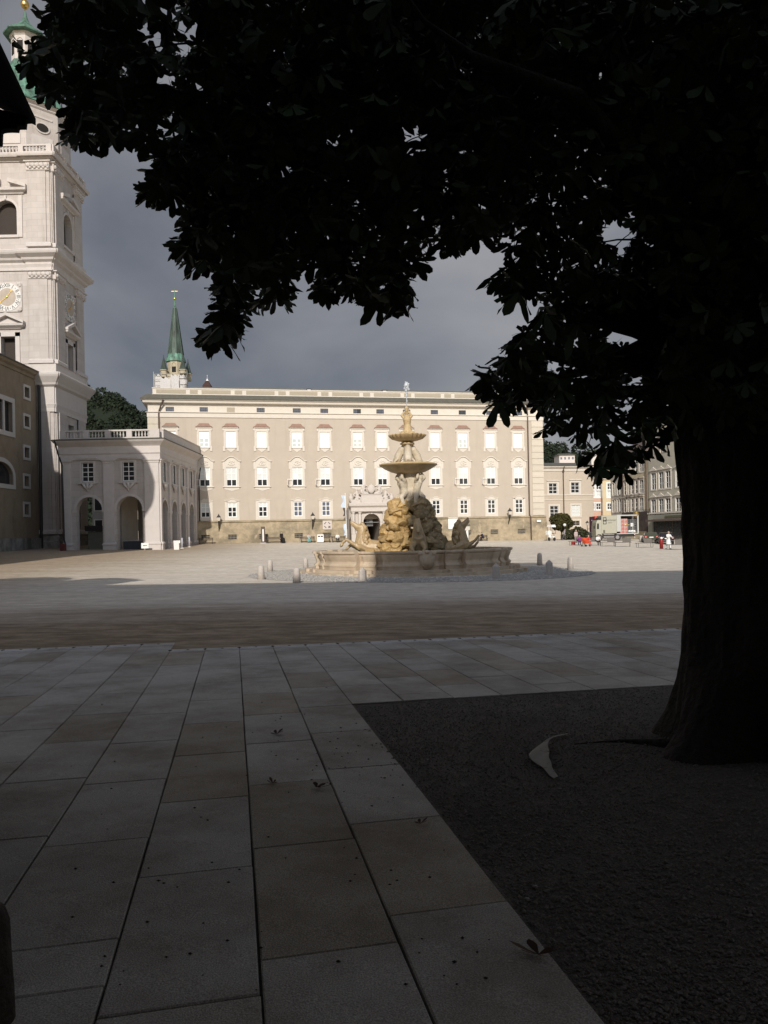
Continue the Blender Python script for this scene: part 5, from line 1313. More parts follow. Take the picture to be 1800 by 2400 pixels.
for k, (o, z0, z1) in enumerate(((.55, -.42, -.26), (1.0, -.75, -.42))):
    st = MB(); npts = 40
    pts = [((5.92 * lobe(rad(d)) + o) * math.cos(rad(d)), (5.92 * lobe(rad(d)) + o) * math.sin(rad(d))) for d in angs]
    P(MB().prism_z(pts, z0 - .3, z1), 'step', m_basin, fountain)
# cartouche on the front of the basin
ca = rad(-90 + 5.5); rr = 5.78 + .06
cm = MB().prism([(-.42, .3), (-.36, -.2), (0, -.55), (.36, -.2), (.42, .3), (.3, .44), (0, .38), (-.3, .44)][::-1], -.12, .1).ell((0, -.12, -.02), (.26, .1, .3)).ell((-.36, -.1, .36), (.13, .1, .13)).ell((.36, -.1, .36), (.13, .1, .13)).ell((0, -.1, .42), (.16, .1, .1))
P(cm, 'cartouche', m_basin, fountain, True, loc=(rr * math.cos(ca), rr * math.sin(ca), zbb + .5), rz=ca + rad(90))

# ---- rock mound from single boulders
def boulder(seed):
    bm = bmesh.new(); bmesh.ops.create_icosphere(bm, subdivisions=3, radius=1)
    off = Vector((seed * 7.3, seed * 3.1, seed * 1.7))
    rr0 = random.Random(seed * 13)
    pln = []
    for _ in range(13):
        n_ = Vector((rr0.gauss(0, 1), rr0.gauss(0, 1), rr0.gauss(0, 1))).normalized(); pln.append((n_, rr0.uniform(.55, .86)))
    for v in bm.verts:
        c = v.co.copy()
        for n_, d_ in pln:
            k_ = c.dot(n_) - d_
            if k_ > 0: c -= n_ * k_ * .95
        v.co = c * (1.22 + .10 * noise.noise(c * 2.3 + off) + .07 * noise.noise(c * 6 + off) + .04 * noise.noise(c * 13 + off))
    me = bpy.data.meshes.new('rock'); bm.to_mesh(me); bm.free()
    me.materials.append(m_rock)
    return me
boul = [boulder(i + 1) for i in range(6)]
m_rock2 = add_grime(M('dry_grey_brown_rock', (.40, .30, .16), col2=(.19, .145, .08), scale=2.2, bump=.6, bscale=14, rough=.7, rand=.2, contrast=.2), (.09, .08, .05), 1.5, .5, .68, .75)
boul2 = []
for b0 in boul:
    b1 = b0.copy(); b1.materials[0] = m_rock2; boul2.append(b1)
r_ = random.Random(11)
zlev = [.62, 1.0, 1.38, 1.75, 2.1, 2.45, 2.8, 3.12, 3.35]
cnt = 0
def rock(x, y, z, s):
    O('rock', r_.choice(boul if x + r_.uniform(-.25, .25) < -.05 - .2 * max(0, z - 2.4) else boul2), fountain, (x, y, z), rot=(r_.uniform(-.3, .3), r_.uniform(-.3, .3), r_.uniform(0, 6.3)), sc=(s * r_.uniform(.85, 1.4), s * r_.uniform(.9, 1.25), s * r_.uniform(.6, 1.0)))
for (cb, ct, hb_, ht_, ybb, ytt, cntb) in ((-1.10, -.78, .98, .52, 1.5, .8, 10), (1.18, .66, .98, .46, 1.45, .75, 10)):
    for zi in zlev:
        f = (zi - .62) / 2.75
        cx_ = cb + (ct - cb) * f; hx_ = hb_ + (ht_ - hb_) * f ** .85 + r_.uniform(-.1, .1); yh = ybb + (ytt - ybb) * f
        nr = int(cntb * 1.35 - 5 * f)
        for k in range(nr):
            a = 2 * math.pi * (k + r_.uniform(-.25, .25) + .5 * (int(zi * 10) % 2)) / nr
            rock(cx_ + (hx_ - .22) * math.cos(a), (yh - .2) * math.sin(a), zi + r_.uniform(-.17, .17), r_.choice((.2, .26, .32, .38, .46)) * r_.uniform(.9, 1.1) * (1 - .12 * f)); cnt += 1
for x_, y_, z_, s_ in ((-.1, .5, .7, .5), (.35, .6, .8, .5), (.1, .7, 1.25, .45), (.45, .4, 1.4, .42), (-.2, .5, 1.6, .35), (-.35, -.45, 1.9, .3), (.55, -.35, 2.1, .32), (-.45, -.75, 1.2, .34), (.6, -.8, 1.3, .34), (-.35, -.6, 2.5, .42), (.15, -.7, 2.42, .38), (.55, -.5, 2.55, .4), (0, .4, 2.6, .5), (-.55, -.3, 3.0, .42), (.65, -.3, 3.05, .42), (-.3, .3, 3.3, .45), (.3, .3, 3.3, .45), (0, -.25, 3.42, .4), (-.75, 0, 3.35, .38), (.8, .1, 3.3, .36), (.1, .2, 3.5, .4)):
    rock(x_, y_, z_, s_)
for k in range(26):
    a = r_.uniform(0, 6.28); rr_ = r_.uniform(1.9, 2.5)
    if -2.1 < a - 6.28 * (a > 3.14) < -1.1: continue
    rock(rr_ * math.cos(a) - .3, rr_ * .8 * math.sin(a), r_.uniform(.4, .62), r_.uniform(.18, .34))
P(MB().lathe([(.7, .3), (.6, 1.6), (.35, 2.9), (.1, 3.2)], 10, (-1.1, .1)), 'mound_core', m_rock, fountain); P(MB().lathe([(.7, .3), (.6, 1.6), (.3, 2.9), (.1, 3.2)], 10, (1.1, .1)), 'mound_core', m_rock, fountain)

# ---- sea horses
def sea_horse(side):
    dy = -.3
    if side < 0:
        Q = lambda a, b_, d=0: fp(a, b_, dy + d)
        body = [Q(915, 1290), Q(885, 1284), Q(862, 1282), Q(848, 1276)]; neck = [Q(848, 1274), Q(847, 1256), Q(850, 1240), Q(848, 1236)]
        head = [Q(846, 1236), Q(836, 1234), Q(824, 1223)]; jaw = [Q(838, 1240), Q(823, 1227)]
        legs = [[Q(842, 1284, -.2), Q(812, 1264, -.25), Q(803, 1272, -.25), Q(800, 1279, -.25)], [Q(845, 1288, .25), Q(822, 1277, .3), Q(812, 1287, .3)]]
        mane = [Q(a, b_, d) for a, b_, d in ((850, 1231, 0), (856, 1238, -.1), (859, 1247, .1), (862, 1256, -.15), (863, 1264, .1), (866, 1270, -.1), (858, 1258, -.3), (856, 1268, -.32), (860, 1273, -.3))]
        ear = Q(846, 1227)
    else:
        Q = lambda a, b_, d=0: fp(a, b_, dy + d)
        body = [Q(1022, 1292), Q(1050, 1286), Q(1072, 1282), Q(1084, 1276)]; neck = [Q(1084, 1274), Q(1082, 1254), Q(1077, 1238), Q(1078, 1232)]
        head = [Q(1079, 1231), Q(1087, 1229), Q(1096, 1216)]; jaw = [Q(1087, 1236), Q(1099, 1221)]
        legs = [[Q(1090, 1283, -.2), Q(1112, 1268, -.25), Q(1122, 1256, -.25)], [Q(1088, 1288, .25), Q(1112, 1280, .3), Q(1120, 1270, .3)]]
        mane = [Q(a, b_, d) for a, b_, d in ((1075, 1224, 0), (1069, 1231, -.1), (1066, 1240, .1), (1064, 1249, -.15), (1063, 1258, .1), (1064, 1266, -.1), (1070, 1262, -.32), (1071, 1250, -.3), (1067, 1270, -.3))]
        ear = Q(1076, 1221)
    mb = MB().chain(body, [.42, .46, .46, .44], 12).chain(neck, [.42, .31, .25, .22], 12).chain(head, [.21, .17, .085], 10).chain(jaw, [.13, .06], 8)
    for lg in legs: mb.chain(lg, [.16, .09, .075, .1][:len(lg)], 8)
    mb.cap(ear, (ear[0], ear[1], ear[2] + .14), .05, .02, 6)
    o = P(mb, 'sea_horse', m_horse, fountain, True); remesh(o, .032, 1, .05, .2)
    mn = MB()
    for i, q in enumerate(mane): mn.ell(q, (.14, .2, .2), 8, 5)
    mn.chain(mane[:6], [.12] * 6, 7)
    m = P(mn, 'mane', m_horse, o, True); remesh(m, .04, 1, .1, .12)
    return o
sea_horse(-1); sea_horse(1)
dyf = -2.35
Q = lambda a, b_, d=0: fp(a, b_, dyf + d)
mb = MB().chain([Q(981, 1290, .8), Q(981, 1278, .35), Q(981, 1264, .1)], [.55, .52, .42], 12).chain([Q(981, 1262, .1), Q(979, 1240, 0), Q(978, 1226, 0)], [.4, .28, .2], 12).chain([Q(978, 1222, 0), Q(979, 1232, -.22), Q(980, 1246, -.42)], [.19, .16, .10], 10)
for s in (-1, 1):
    mb.chain([Q(981 + s * 9, 1274, -.1), Q(981 + s * 15, 1284, -.6), Q(981 + s * 13, 1291, -.7)], [.17, .11, .09], 8).cap(Q(978 + s * 4.5, 1218), Q(978 + s * 5, 1213), .05, .02, 6)
o = P(mb, 'sea_horse', m_horse, fountain, True); remesh(o, .032, 1, .05, .2)

# ---- atlantes, big bowl, dolphins, shell bowl, triton
zA0, zA1 = fp(960, 1180)[2], fp(960, 1112)[2]
hA = zA1 - zA0
mb = MB().lathe([(.55, zA0 - .25), (.42, zA0 + .35), (.36, zA0 + .9), (.42, zA1 - .2), (.6, zA1 + .05)], 12)
for i, a in enumerate((rad(-150), rad(-45), rad(75), rad(165))):
    c, s = math.cos(a), math.sin(a); tx, ty = -s, c
    pt = lambda r, t, z: (c * r + tx * t, s * r + ty * t, zA0 + z * hA)
    mb.chain([pt(.72, .30, .0), pt(.80, .22, .20), pt(.45, .12, .36)], [.12, .15, .19], 8).chain([pt(.66, -.32, .02), pt(.66, -.24, .2), pt(.45, -.1, .36)], [.11, .14, .19], 8)
    mb.chain([pt(.46, 0, .36), pt(.50, .03, .55), pt(.56, .08, .72)], [.24, .22, .26], 10).ell(pt(.68, .1, .87), (.15, .15, .18))
    mb.chain([pt(.58, .28, .75), pt(.80, .34, .86), pt(.72, .2, 1.0)], [.12, .10, .08], 7).chain([pt(.56, -.16, .75), pt(.78, -.26, .86), pt(.70, -.1, 1.0)], [.12, .10, .08], 7)
o = P(mb, 'atlas_figures', m_marb, fountain, True); remesh(o, .035, 1, .06, .18)
zR, zL = fp(955, 1088)[2], fp(955, 1111)[2]
RB = 136 / 2 * 46 / F
ax = fp(957, 1100)[0]
P(MB().lathe([(.35, zL - .02), (.62, zL + .0), (1.05, zL + .13), (1.4, zL + .3), (RB - .1, zR - .14), (RB, zR - .08), (RB, zR - .02), (RB - .05, zR), (RB - .12, zR - .05), (1.1, zR - .12), (.2, zR - .16)], 40, (ax, 0)), 'large_bowl', m_ochm, fountain, True)
zD1 = fp(955, 1040)[2]
ax2 = fp(955.5, 1060)[0]
mb = MB()
for a in (rad(-90), rad(-205), rad(25)):
    c, s = math.cos(a), math.sin(a)
    pt = lambda r, z: (ax2 + c * r, s * r, z)
    h = zD1 - zR
    mb.chain([pt(.80, zR + .14), pt(.72, zR + .22), pt(.60, zR + .42 * h), pt(.40, zR + .72 * h), pt(.22, zR + .9 * h), pt(.15, zD1)], [.14, .24, .25, .2, .12, .1], 10)
    mb.cap(pt(.8, zR + .1), pt(1.0, zR + .2), .12, .05, 7)
    mb.chain([(ax2 + c * .6 - s * .22, s * .6 + c * .22, zR + .3), (ax2 + c * .8 - s * .4, s * .8 + c * .4, zR + .06)], [.09, .04], 6)
mb.lathe([(.42, zR - .1), (.3, zR + .2), (.24, zD1 - .2), (.3, zD1)], 10, (ax2, 0))
o = P(mb, 'dolphins', m_marb, fountain, True); remesh(o, .03, 2, .03, .2)
zS0, zS1 = fp(954, 1036)[2], fp(954, 1021)[2]
RS = 85 / 2 * 46 / F
ax3 = fp(954.5, 1028)[0]
P(MB().lathe([(.25, zS0 - .18), (.42, zS0 - .16), (.42, zS0 - .06), (.3, zS0), (.6, zS0 + .08), (.9, zS1 - .2), (RS, zS1 - .02), (RS + .02, zS1 + .03), (RS - .1, zS1), (.5, zS1 - .1), (.05, zS1 - .1)], 96, (ax3, 0), rf=lambda a, r, z: 1 + (.05 * math.sin(a * 22) if r > .55 else 0)), 'shell_bowl', m_ochm, fountain, True)
T = lambda a, b_, d=0: fp(a, b_, d)
mb = MB().chain([T(955, 1018), T(955, 1004), T(954.5, 996)], [.31, .25, .21], 10).chain([T(954.5, 996), T(954, 984), T(953.5, 979)], [.205, .26, .2], 10)
mb.chain([T(953.5, 977), T(953, 972)], [.09, .09], 8).ell(T(953, 968), (.14, .15, .17)).cap(T(953, 963, -.1), T(953, 957.5, -.05), .09, .14, 8)
mb.chain([T(947.3, 981), T(941.5, 974), T(948, 965)], [.085, .075, .06], 7).chain([T(959.7, 981), T(965, 975), T(958, 964)], [.085, .075, .06], 7)
for s in (-1, 1): mb.chain([T(955 + s * 4, 1014, -.1), T(955 + s * 11, 1016, -.35), T(955 + s * 13, 1021, .05), T(955 + s * 5, 1022, .3)], [.19, .17, .14, .1], 8)
o = P(mb, 'triton', m_ochm, fountain, True); remesh(o, .024, 1, .03, .12)
m_jet = M('white_water_spray', (.75, .78, .80), rough=.25, spec=.5)
m_jet.node_tree.nodes['Principled BSDF'].inputs['Transmission Weight'].default_value = .35
m_jet.node_tree.nodes['Principled BSDF'].inputs['Alpha'].default_value = .8
mb = MB().tube([T(953, 958), T(953, 935), T(952.5, 920), T(952, 905)], [.02, .03, .05, .06], 6)
rj = random.Random(3)
for k in range(60):
    t = rj.random() ** .6; y = 945 - 48 * t
    q = T(952.5 + rj.gauss(0, 1.2 + 1.6 * (t > .65)), y); mb.ell(q, rj.uniform(.02, .07) * (1.3 if t > .6 else .7), 6, 4)
for k in range(8): mb.ell(T(952 + rj.gauss(0, .8), 904 - k * 1.1), .12 - .008 * k, 7, 5)
P(mb, 'water_jet', m_jet, fountain, True)

# ---- cobbled apron and stone bollards
m_cob = M('pale_cobbles', (.50, .47, .42), var=.3, scale=9, bump=.9, bscale=12, rough=.9)
mb = MB(); na = 96; rr_l = [6.0, 7.0, 8.0, 9.0, 9.6]
ac = Vector((2.0, 43.6, 0))
for r in rr_l:
    for j in range(na):
        a = 2 * math.pi * j / na; x, y = ac.x + r * math.cos(a) * 1.0, ac.y + r * .98 * math.sin(a)
        mb.v.append((x, y, gh(x, y) + .004))
for i in range(len(rr_l) - 1):
    for j in range(na): mb.f.append((i * na + j, i * na + (j + 1) % na, (i + 1) * na + (j + 1) % na, (i + 1) * na + j))
P(mb, 'cobbled_apron', m_cob, kind='structure')
rs = np.random.RandomState(9); N = 5200
a = rs.rand(N) * 6.283; r = np.sqrt(rs.rand(N) * (9.55 ** 2 - 5.4 ** 2) + 5.4 ** 2)
X = ac.x + r * np.cos(a); Y = ac.y + r * .98 * np.sin(a)
Zz = np.array([gh(x, y) for x, y in zip(X, Y)])
size = (.05 + .035 * rs.rand(N))[:, None, None]
V = base[None] * np.array([1, 1, .55]) * (1 + .4 * (rs.rand(N, 6, 3) - .5)) * size
V[..., 0] += X[:, None]; V[..., 1] += Y[:, None]; V[..., 2] += (Zz + .012)[:, None]
O('cobbles', np_mesh('cobbles', V, (fc[None] + 6 * np.arange(N)[:, None, None]).reshape(-1, 3), M('cobble_stone', (.52, .49, .44), col2=(.3, .28, .25), scale=5, rough=.9), True), kind='stuff', label='ring of small pale cobbles around the fountain', cat='cobbles')
m_boll = M('pale_granite_bollard', (.48, .43, .38), var=.1, scale=8, bump=.2)
def bollard(px_, pyb, pyt, label, pointed=False):
    p = gp(px_, pyb); h = (EYE + ray(px_, pyt).z * p.y) - p.z
    w = .17
    if pointed: prof = [(w * 1.15, 0), (w * 1.05, h * .78), (w * .95, h * .82), (.01, h)]; n = 8
    else: prof = [(w * 1.1, 0), (w * .92, h * .8), (w * .85, h * .9), (w * .6, h * .97), (.02, h)]; n = 14
    P(MB().lathe([(a_, b__ - (.05 if b__ == 0 else 0)) for a_, b__ in prof], n), 'stone_bollard', m_boll, loc=p, smooth=not pointed, label=label, cat='bollard', group='stone bollards ringed around the fountain')
bollard(612, 1358, 1325, 'sunlit stone bollard leftmost of the ring around the fountain')
bollard(633, 1340, 1312, 'sunlit stone bollard just behind the leftmost one')
bollard(695.5, 1366, 1330, 'sunlit stone bollard nearest the shadow edge left of the fountain')
bollard(716.5, 1333, 1308, 'stone bollard beside the left end of the fountain basin')
bollard(850, 1363, 1330, 'shaded stone bollard in front of the left part of the basin', True)
bollard(1163, 1357, 1320, 'shaded pointed stone bollard in front of the right part of the basin', True)
bollard(1265, 1325, 1296, 'rear stone bollard right of the fountain at the shadow edge')
bollard(1287.5, 1348, 1312, 'shaded pointed stone bollard standing right of the fountain steps', True)
bollard(1337, 1336, 1305, 'sunlit stone bollard rightmost of the ring')
# ================================================================== PEOPLE
def hand(mb, p, d):
    p = Vector(p); d = Vector(d).normalized(); s = d.cross(Vector((0, 1, 0)));
    s = s.normalized() if s.length > .1 else Vector((1, 0, 0))
    mb.cap(p, p + d * .07, .036, .034, 7)
    for i, ln in enumerate((.07, .085, .078, .06)):
        b_ = p + d * .085 + s * (.027 - .018 * i); mb.chain([b_, b_ + d * ln * .55, b_ + d * ln + Vector((0, -.015, -.01))], [.0115, .0105, .009], 5)
    b_ = p + d * .025 + s * .04; mb.chain([b_, b_ + d * .03 + s * .03, b_ + d * .06 + s * .035], [.014, .012, .01], 5)
def person(loc, yaw, pose, shirt, legs, hair, label, coat=False, lean=0.0, arms='down', skin=m_skin, shoes=None, bare_arms=False, cap_=None, H=1.72):
    t = E('person', loc, yaw, label=label, cat='person')
    k = H / 1.72
    V_ = lambda x, y, z: (x * k, y * k, z * k)
    if pose == 'sit':
        hip = .47; L_ = lambda s: [V_(s * .10, 0, hip), V_(s * .13, -.42, hip + .03), V_(s * .13, -.46, .09)]
    elif pose == 'walk':
        hip = .90; L_ = lambda s: [V_(s * .09, 0, hip), V_(s * .10, -.02 - s * .14, .49), V_(s * .10, .05 - s * .22, .09)]
    else:
        hip = .91; L_ = lambda s: [V_(s * .095, 0, hip), V_(s * .11, -.02, .49), V_(s * .115, .01, .09)]
    ch = Vector(V_(0, -lean * .42, hip + .44)); wa = Vector(V_(0, -lean * .15, hip + .18)); nk = Vector(V_(0, -lean * .52, hip + .57)); hd = Vector(V_(0, -lean * .60 - .02, hip + .72))
    def A_(s):
        sh_ = ch + Vector(V_(s * .19, 0, .06))
        if arms == 'down': el = sh_ + Vector(V_(s * .05, .02, -.29)); wr = el + Vector(V_(s * .0, -.08, -.25))
        elif arms == 'lap': el = sh_ + Vector(V_(s * .06, -.06, -.27)); wr = el + Vector(V_(-s * .12, -.22, -.04))
        elif arms == 'reach': el = sh_ + Vector(V_(s * .06, -.14, -.22)); wr = el + Vector(V_(-s * .05, -.24, .02))
        else: el = sh_ + Vector(V_(s * .1, -.05, -.26)); wr = el + Vector(V_(-s * .15, -.15, .10))
        return [sh_, el, wr]
    body = MB(); top = MB(); bot = MB()
    body.chain([V_(0, 0, hip), wa, ch], [.14 * k, .125 * k, .145 * k], 10).cap(ch + Vector((0, 0, .05)), nk, .09 * k, .06 * k, 8)
    body.ell(hd, (.078 * k, .095 * k, .118 * k), 12, 8).ell(hd + Vector(V_(0, -.095, -.015)), (.017, .024, .026), 6, 4).ell(hd + Vector(V_(0, -.07, -.075)), (.045, .035, .035), 7, 4)
    for s in (-1, 1): body.ell(hd + Vector(V_(s * .078, .005, -.01)), (.014, .024, .034), 6, 4)
    top.chain([V_(0, 0, hip + .02), wa, ch], [.165 * k, .15 * k, .165 * k], 12).cap(ch + Vector(V_(-.13, 0, .05)), ch + Vector(V_(.13, 0, .05)), .10 * k, .10 * k, 9)
    for s in (-1, 1):
        lg = L_(s); body.chain(lg, [.085 * k, .06 * k, .042 * k], 8)
        an = Vector(lg[2]); body.chain([an + Vector((0, .03, -.045)), an + Vector((0, -.15, -.06))], [.04, .035], 7)
        bot.chain([lg[0], lg[1], (lg[2][0], lg[2][1], lg[2][2] + .03)], [.105 * k, .078 * k, .062 * k], 9)
        ar = A_(s); body.chain(ar, [.055 * k, .043 * k, .03 * k], 7); hand(body, ar[2], Vector(ar[2]) - Vector(ar[1]))
        if bare_arms: top.chain([ar[0], Vector(ar[0]).lerp(Vector(ar[1]), .55)], [.072 * k, .065 * k], 8)
        else: top.chain(ar, [.072 * k, .058 * k, .045 * k], 8)
    bot.cap(V_(-.06, 0, hip), V_(.06, 0, hip), .125 * k, .125 * k, 10)
    if coat:
        z1 = hip + .1; z0 = .48 if pose != 'sit' else .3
        top.lathe([(.24 * k, z0 * k), (.22 * k, (z0 + z1) / 2 * k), (.17 * k, z1 * k)], 14)
    b = P(body, 'body', skin, t, True); remesh(b, .016, 1)
    c = P(top, 'top', shirt, t, True); remesh(c, .022, 2)
    c = P(bot, 'trousers', legs, t, True); remesh(c, .022, 2)
    hm = MB().ell(hd + Vector(V_(0, .022, .03)), (.088 * k, .095 * k, .108 * k), 12, 8)
    if hair == 'cap': hm.box(hd.x - .07, hd.x + .07, hd.y - .16, hd.y - .06, hd.z + .045, hd.z + .06)
    P(hm, 'hair' if hair != 'cap' else 'cap', cap_ or hair, t, True)
    sh_ = MB()
    for s in (-1, 1):
        an = Vector(L_(s)[2]); sh_.chain([an + Vector((0, .035, -.05)), an + Vector((0, -.17, -.062))], [.047, .04], 8)
    P(sh_, 'shoes', shoes or M('dark_shoes', (.02, .018, .016)), t, True)
    return t
def cl(n_, c): return M('cloth_' + n_, c, rough=.9, var=.1, scale=12)
hr_dark = M('dark_hair', (.02, .014, .01)); hr_grey = M('grey_hair', (.4, .38, .36)); hr_fair = M('fair_hair', (.3, .2, .1))
black, white, teal, cream_c = cl('black', (.015, .013, .013)), cl('white', (.72, .72, .70)), cl('teal', (.16, .52, .52)), cl('pale_grey', (.42, .42, .40))

# ================================================================== FURNITURE ALONG THE PALACE
def park_bench(p, yaw, label, w=2.3):
    t = E('park_bench', p, yaw, label=label, cat='bench', group='wooden benches along the palace wall')
    for k in range(3): P(MB().bbox(-w / 2, w / 2, -.48 + k * .16, -.35 + k * .16, .42, .46, .008), 'seat_slat', m_wood, t)
    for k in range(2): P(MB().bbox(-w / 2, w / 2, .02 + k * .03, .05 + k * .03, .56 + k * .17, .69 + k * .17, .008), 'back_slat', m_wood, t)
    for x in (-w / 2 + .15, w / 2 - .15):
        P(MB().box(x - .03, x + .03, -.46, -.40, 0, .42).box(x - .03, x + .03, -.02, .06, 0, .84).box(x - .03, x + .03, -.40, -.02, .36, .415), 'leg', m_iron, t)
    return t
def on_palace(px_, py_, v):
    u, _ = PF.uz(px_, py_, v); p = PF.w(u, v); p.z = gh(p.x, p.y); return p
VB = -1.5
benches = [(483, 'wooden bench at the palace wall nearest the arcade, in the corner shade', 2.0), (644, 'wooden bench at the palace wall left of the black clad figure', 2.2), (721, 'wooden bench at the palace wall with a person in teal trousers', 2.1), (762, 'empty wooden bench at the palace wall right of the white litter bin', 1.5), (793, 'wooden bench at the palace wall with a seated person in a white shirt', 2.0), (1131, 'dark wooden bench at the palace wall right of the fountain horse', 1.6)]
bp = {}
for px_, lab, w in benches:
    p = on_palace(px_, 1272, VB); bp[px_] = p; park_bench(p, PF.yaw, lab, w)
Z0 = Vector((0, 0, 0))
p = on_palace(660, 1275, VB - .7); person(p, PF.yaw + .2, 'stand', black, black, hr_dark, 'person in long black clothes standing at the end of a bench', coat=True, H=1.55)
p = on_palace(664.5, 1276, VB - .7); P(MB().lathe([(.2, 0), (.24, .25), (.22, .6), (.12, .75), (.02, .8)], 10), 'black_bag', black, loc=p, smooth=True, label='black bag standing beside the black clad figure', cat='bag')
p = bp[721] + PF.u * .15 - PF.v * .2; person(p, PF.yaw, 'sit', cream_c, teal, hr_dark, 'person in pale top and teal trousers sitting on a bench', arms='lap', bare_arms=True)
p = bp[793] - PF.u * .15 - PF.v * .2; person(p, PF.yaw, 'sit', white, black, hr_grey, 'person in white shirt and black trousers sitting left of the portal', arms='lap', lean=.25)
p = bp[1131] + PF.u * .1 - PF.v * .15; person(p, PF.yaw - 1.2, 'sit', cl('dark_blue', (.03, .03, .045)), black, hr_dark, 'person in dark clothes slumped on the bench right of the fountain', arms='lap', lean=.6)
# advertising column, white bin, bollard lights, signs by the arcade
p = on_palace(617, 1276, VB - .8)
t = E('poster_pillar', p, PF.yaw, label='slim poster pillar with white strip in front of the palace', cat='pillar')
P(MB().box(-.28, .28, -.12, .12, .1, 2.35), 'panel', M('brown_grey_panel', (.12, .09, .075)), t); P(MB().box(-.09, .09, -.15, -.121, .3, 2.0), 'white_strip', m_white, t); P(MB().box(-.4, .4, -.25, .25, 0, .1), 'foot', M('pale_foot', (.55, .53, .5)), t)
p = on_palace(751, 1278, VB - .6)
t = E('litter_bin', p, PF.yaw, label='white litter bin with two dark openings by the palace benches', cat='bin')
P(MB().bbox(-.45, .45, -.25, .25, .05, 1.15, .04), 'housing', m_white, t)
for s in (-1, 1): P(MB().box(s * .2 - .14, s * .2 + .14, -.262, -.252, .78, .98), 'opening', m_mark, t)
P(MB().box(-.4, .4, -.2, .2, 0, .05), 'foot', m_iron, t)
u, _z = PF.uz(1095, 1250, -2.5); p = PF.w(u, -2.5); p.z = gh(p.x, p.y)
t = E('info_pillar', p, PF.yaw, label='white post with a small roofed case behind the right horse', cat='post')
P(MB().box(-.14, .14, -.1, .1, 0, 1.6), 'post', m_white, t); P(MB().box(-.35, .35, -.15, .15, 1.6, 2.25), 'case', M('pale_case', (.5, .48, .42)), t); P(MB().loft([[(-.5, -.28, 2.25), (.5, -.28, 2.25), (.5, .28, 2.25), (-.5, .28, 2.25)], [(-.35, -.05, 2.5), (.35, -.05, 2.5), (.35, .05, 2.5), (-.35, .05, 2.5)]]), 'roof', m_lead, t)
p = at(340, 1288, 88.5); p.z = gh(p.x, p.y)
t = E('easel_sign', p, label='white board sign on legs before the right front arch', cat='sign')
P(MB().box(-.42, .42, -.03, .03, .2, .82), 'board', m_white, t); P(MB().box(-.35, -.31, 0, .04, 0, .25).box(.31, .35, 0, .04, 0, .25), 'legs', m_iron, t)
P(MB().box(-.22, .1, -.04, -.032, .48, .56).box(.14, .24, -.04, -.032, .5, .58), 'marking', m_mark, t)
p = at(415, 1289, 89); p.z = gh(p.x, p.y)
t = E('a_frame_sign', p, label='white A frame sign with a red poster beside the arcade corner', cat='sign')
for s in (-1, 1): P(MB().box(-.3, .3, -.02, .02, .02, 1.08), 'leaf_board', m_white, t, rot=(rad(s * 9), 0, 0), loc=(0, -s * -.0 + s * .17 * -1, 0))
P(MB().box(-.24, .24, -.03, -.022, .5, .95), 'poster', M('red_poster', (.5, .07, .05), col2=(.6, .4, .35), scale=3), t, rot=(rad(9) * -1, 0, 0), loc=(0, -.17, 0))
for px_, py_, lab in ((427, 1283, 'slim bollard light with blue lit side next to the red poster sign'), (444, 1280, 'slim grey bollard light close to the arcade flank')):
    Yq = 93 if px_ < 440 else 98
    p = at(px_, py_, Yq); p.z = gh(p.x, p.y)
    t = E('bollard_light', p, label=lab, cat='bollard light', group='slim bollard lights beside the arcade')
    P(MB().lathe([(.1, .1), (.1, 1.25), (.02, 1.32)], 10), 'column', M('pale_metal', (.45, .44, .48), rough=.4), t, True); P(MB().lathe([(.24, 0), (.24, .06), (.12, .11)], 12), 'foot', m_trim, t)
p = at(148, 1288, 88); p.z = gh(p.x, p.y)
P(MB().bbox(-.28, .28, -.25, .25, 0, .8, .04), 'dull_red_bin', M('dull_red', (.14, .04, .035)), loc=p, label='dull red bin at the foot of the bell tower', cat='bin')
# green booth under the left arch
p = Vector((a_arch[0][0] + 1.1, 90 + 4.5, 0)); p.z = gh(p.x, p.y) - .2
t = E('sales_booth', p, label='grey green booth with dark canopy under the left front arch', cat='booth')
P(MB().box(-1.2, 1.2, -.8, .8, 0, 2.3), 'counter', M('grey_green_board', (.16, .17, .14), var=.1), t); P(MB().box(-1.5, 1.5, -1.1, 1.0, 2.35, 3.0), 'canopy', m_mark, t)
p = Vector(((a_arch[1][0] + a_arch[1][1]) / 2, 90 + 2.2, 0)); p.z = gh(p.x, p.y) - .2
t = E('carriage_trough', p, label='dark low trough with pale bundles under the right front arch', cat='trough')
P(MB().box(-1.4, 1.4, -.5, .5, 0, 1.15), 'trough', M('dark_blue_grey', (.05, .055, .065)), t)
for k in range(6): P(MB().ell((-1.1 + k * .42, -.2, 1.2), (.22, .2, .1), 7, 4), 'bundle', M('pale_bundle', (.4, .38, .35)), t)

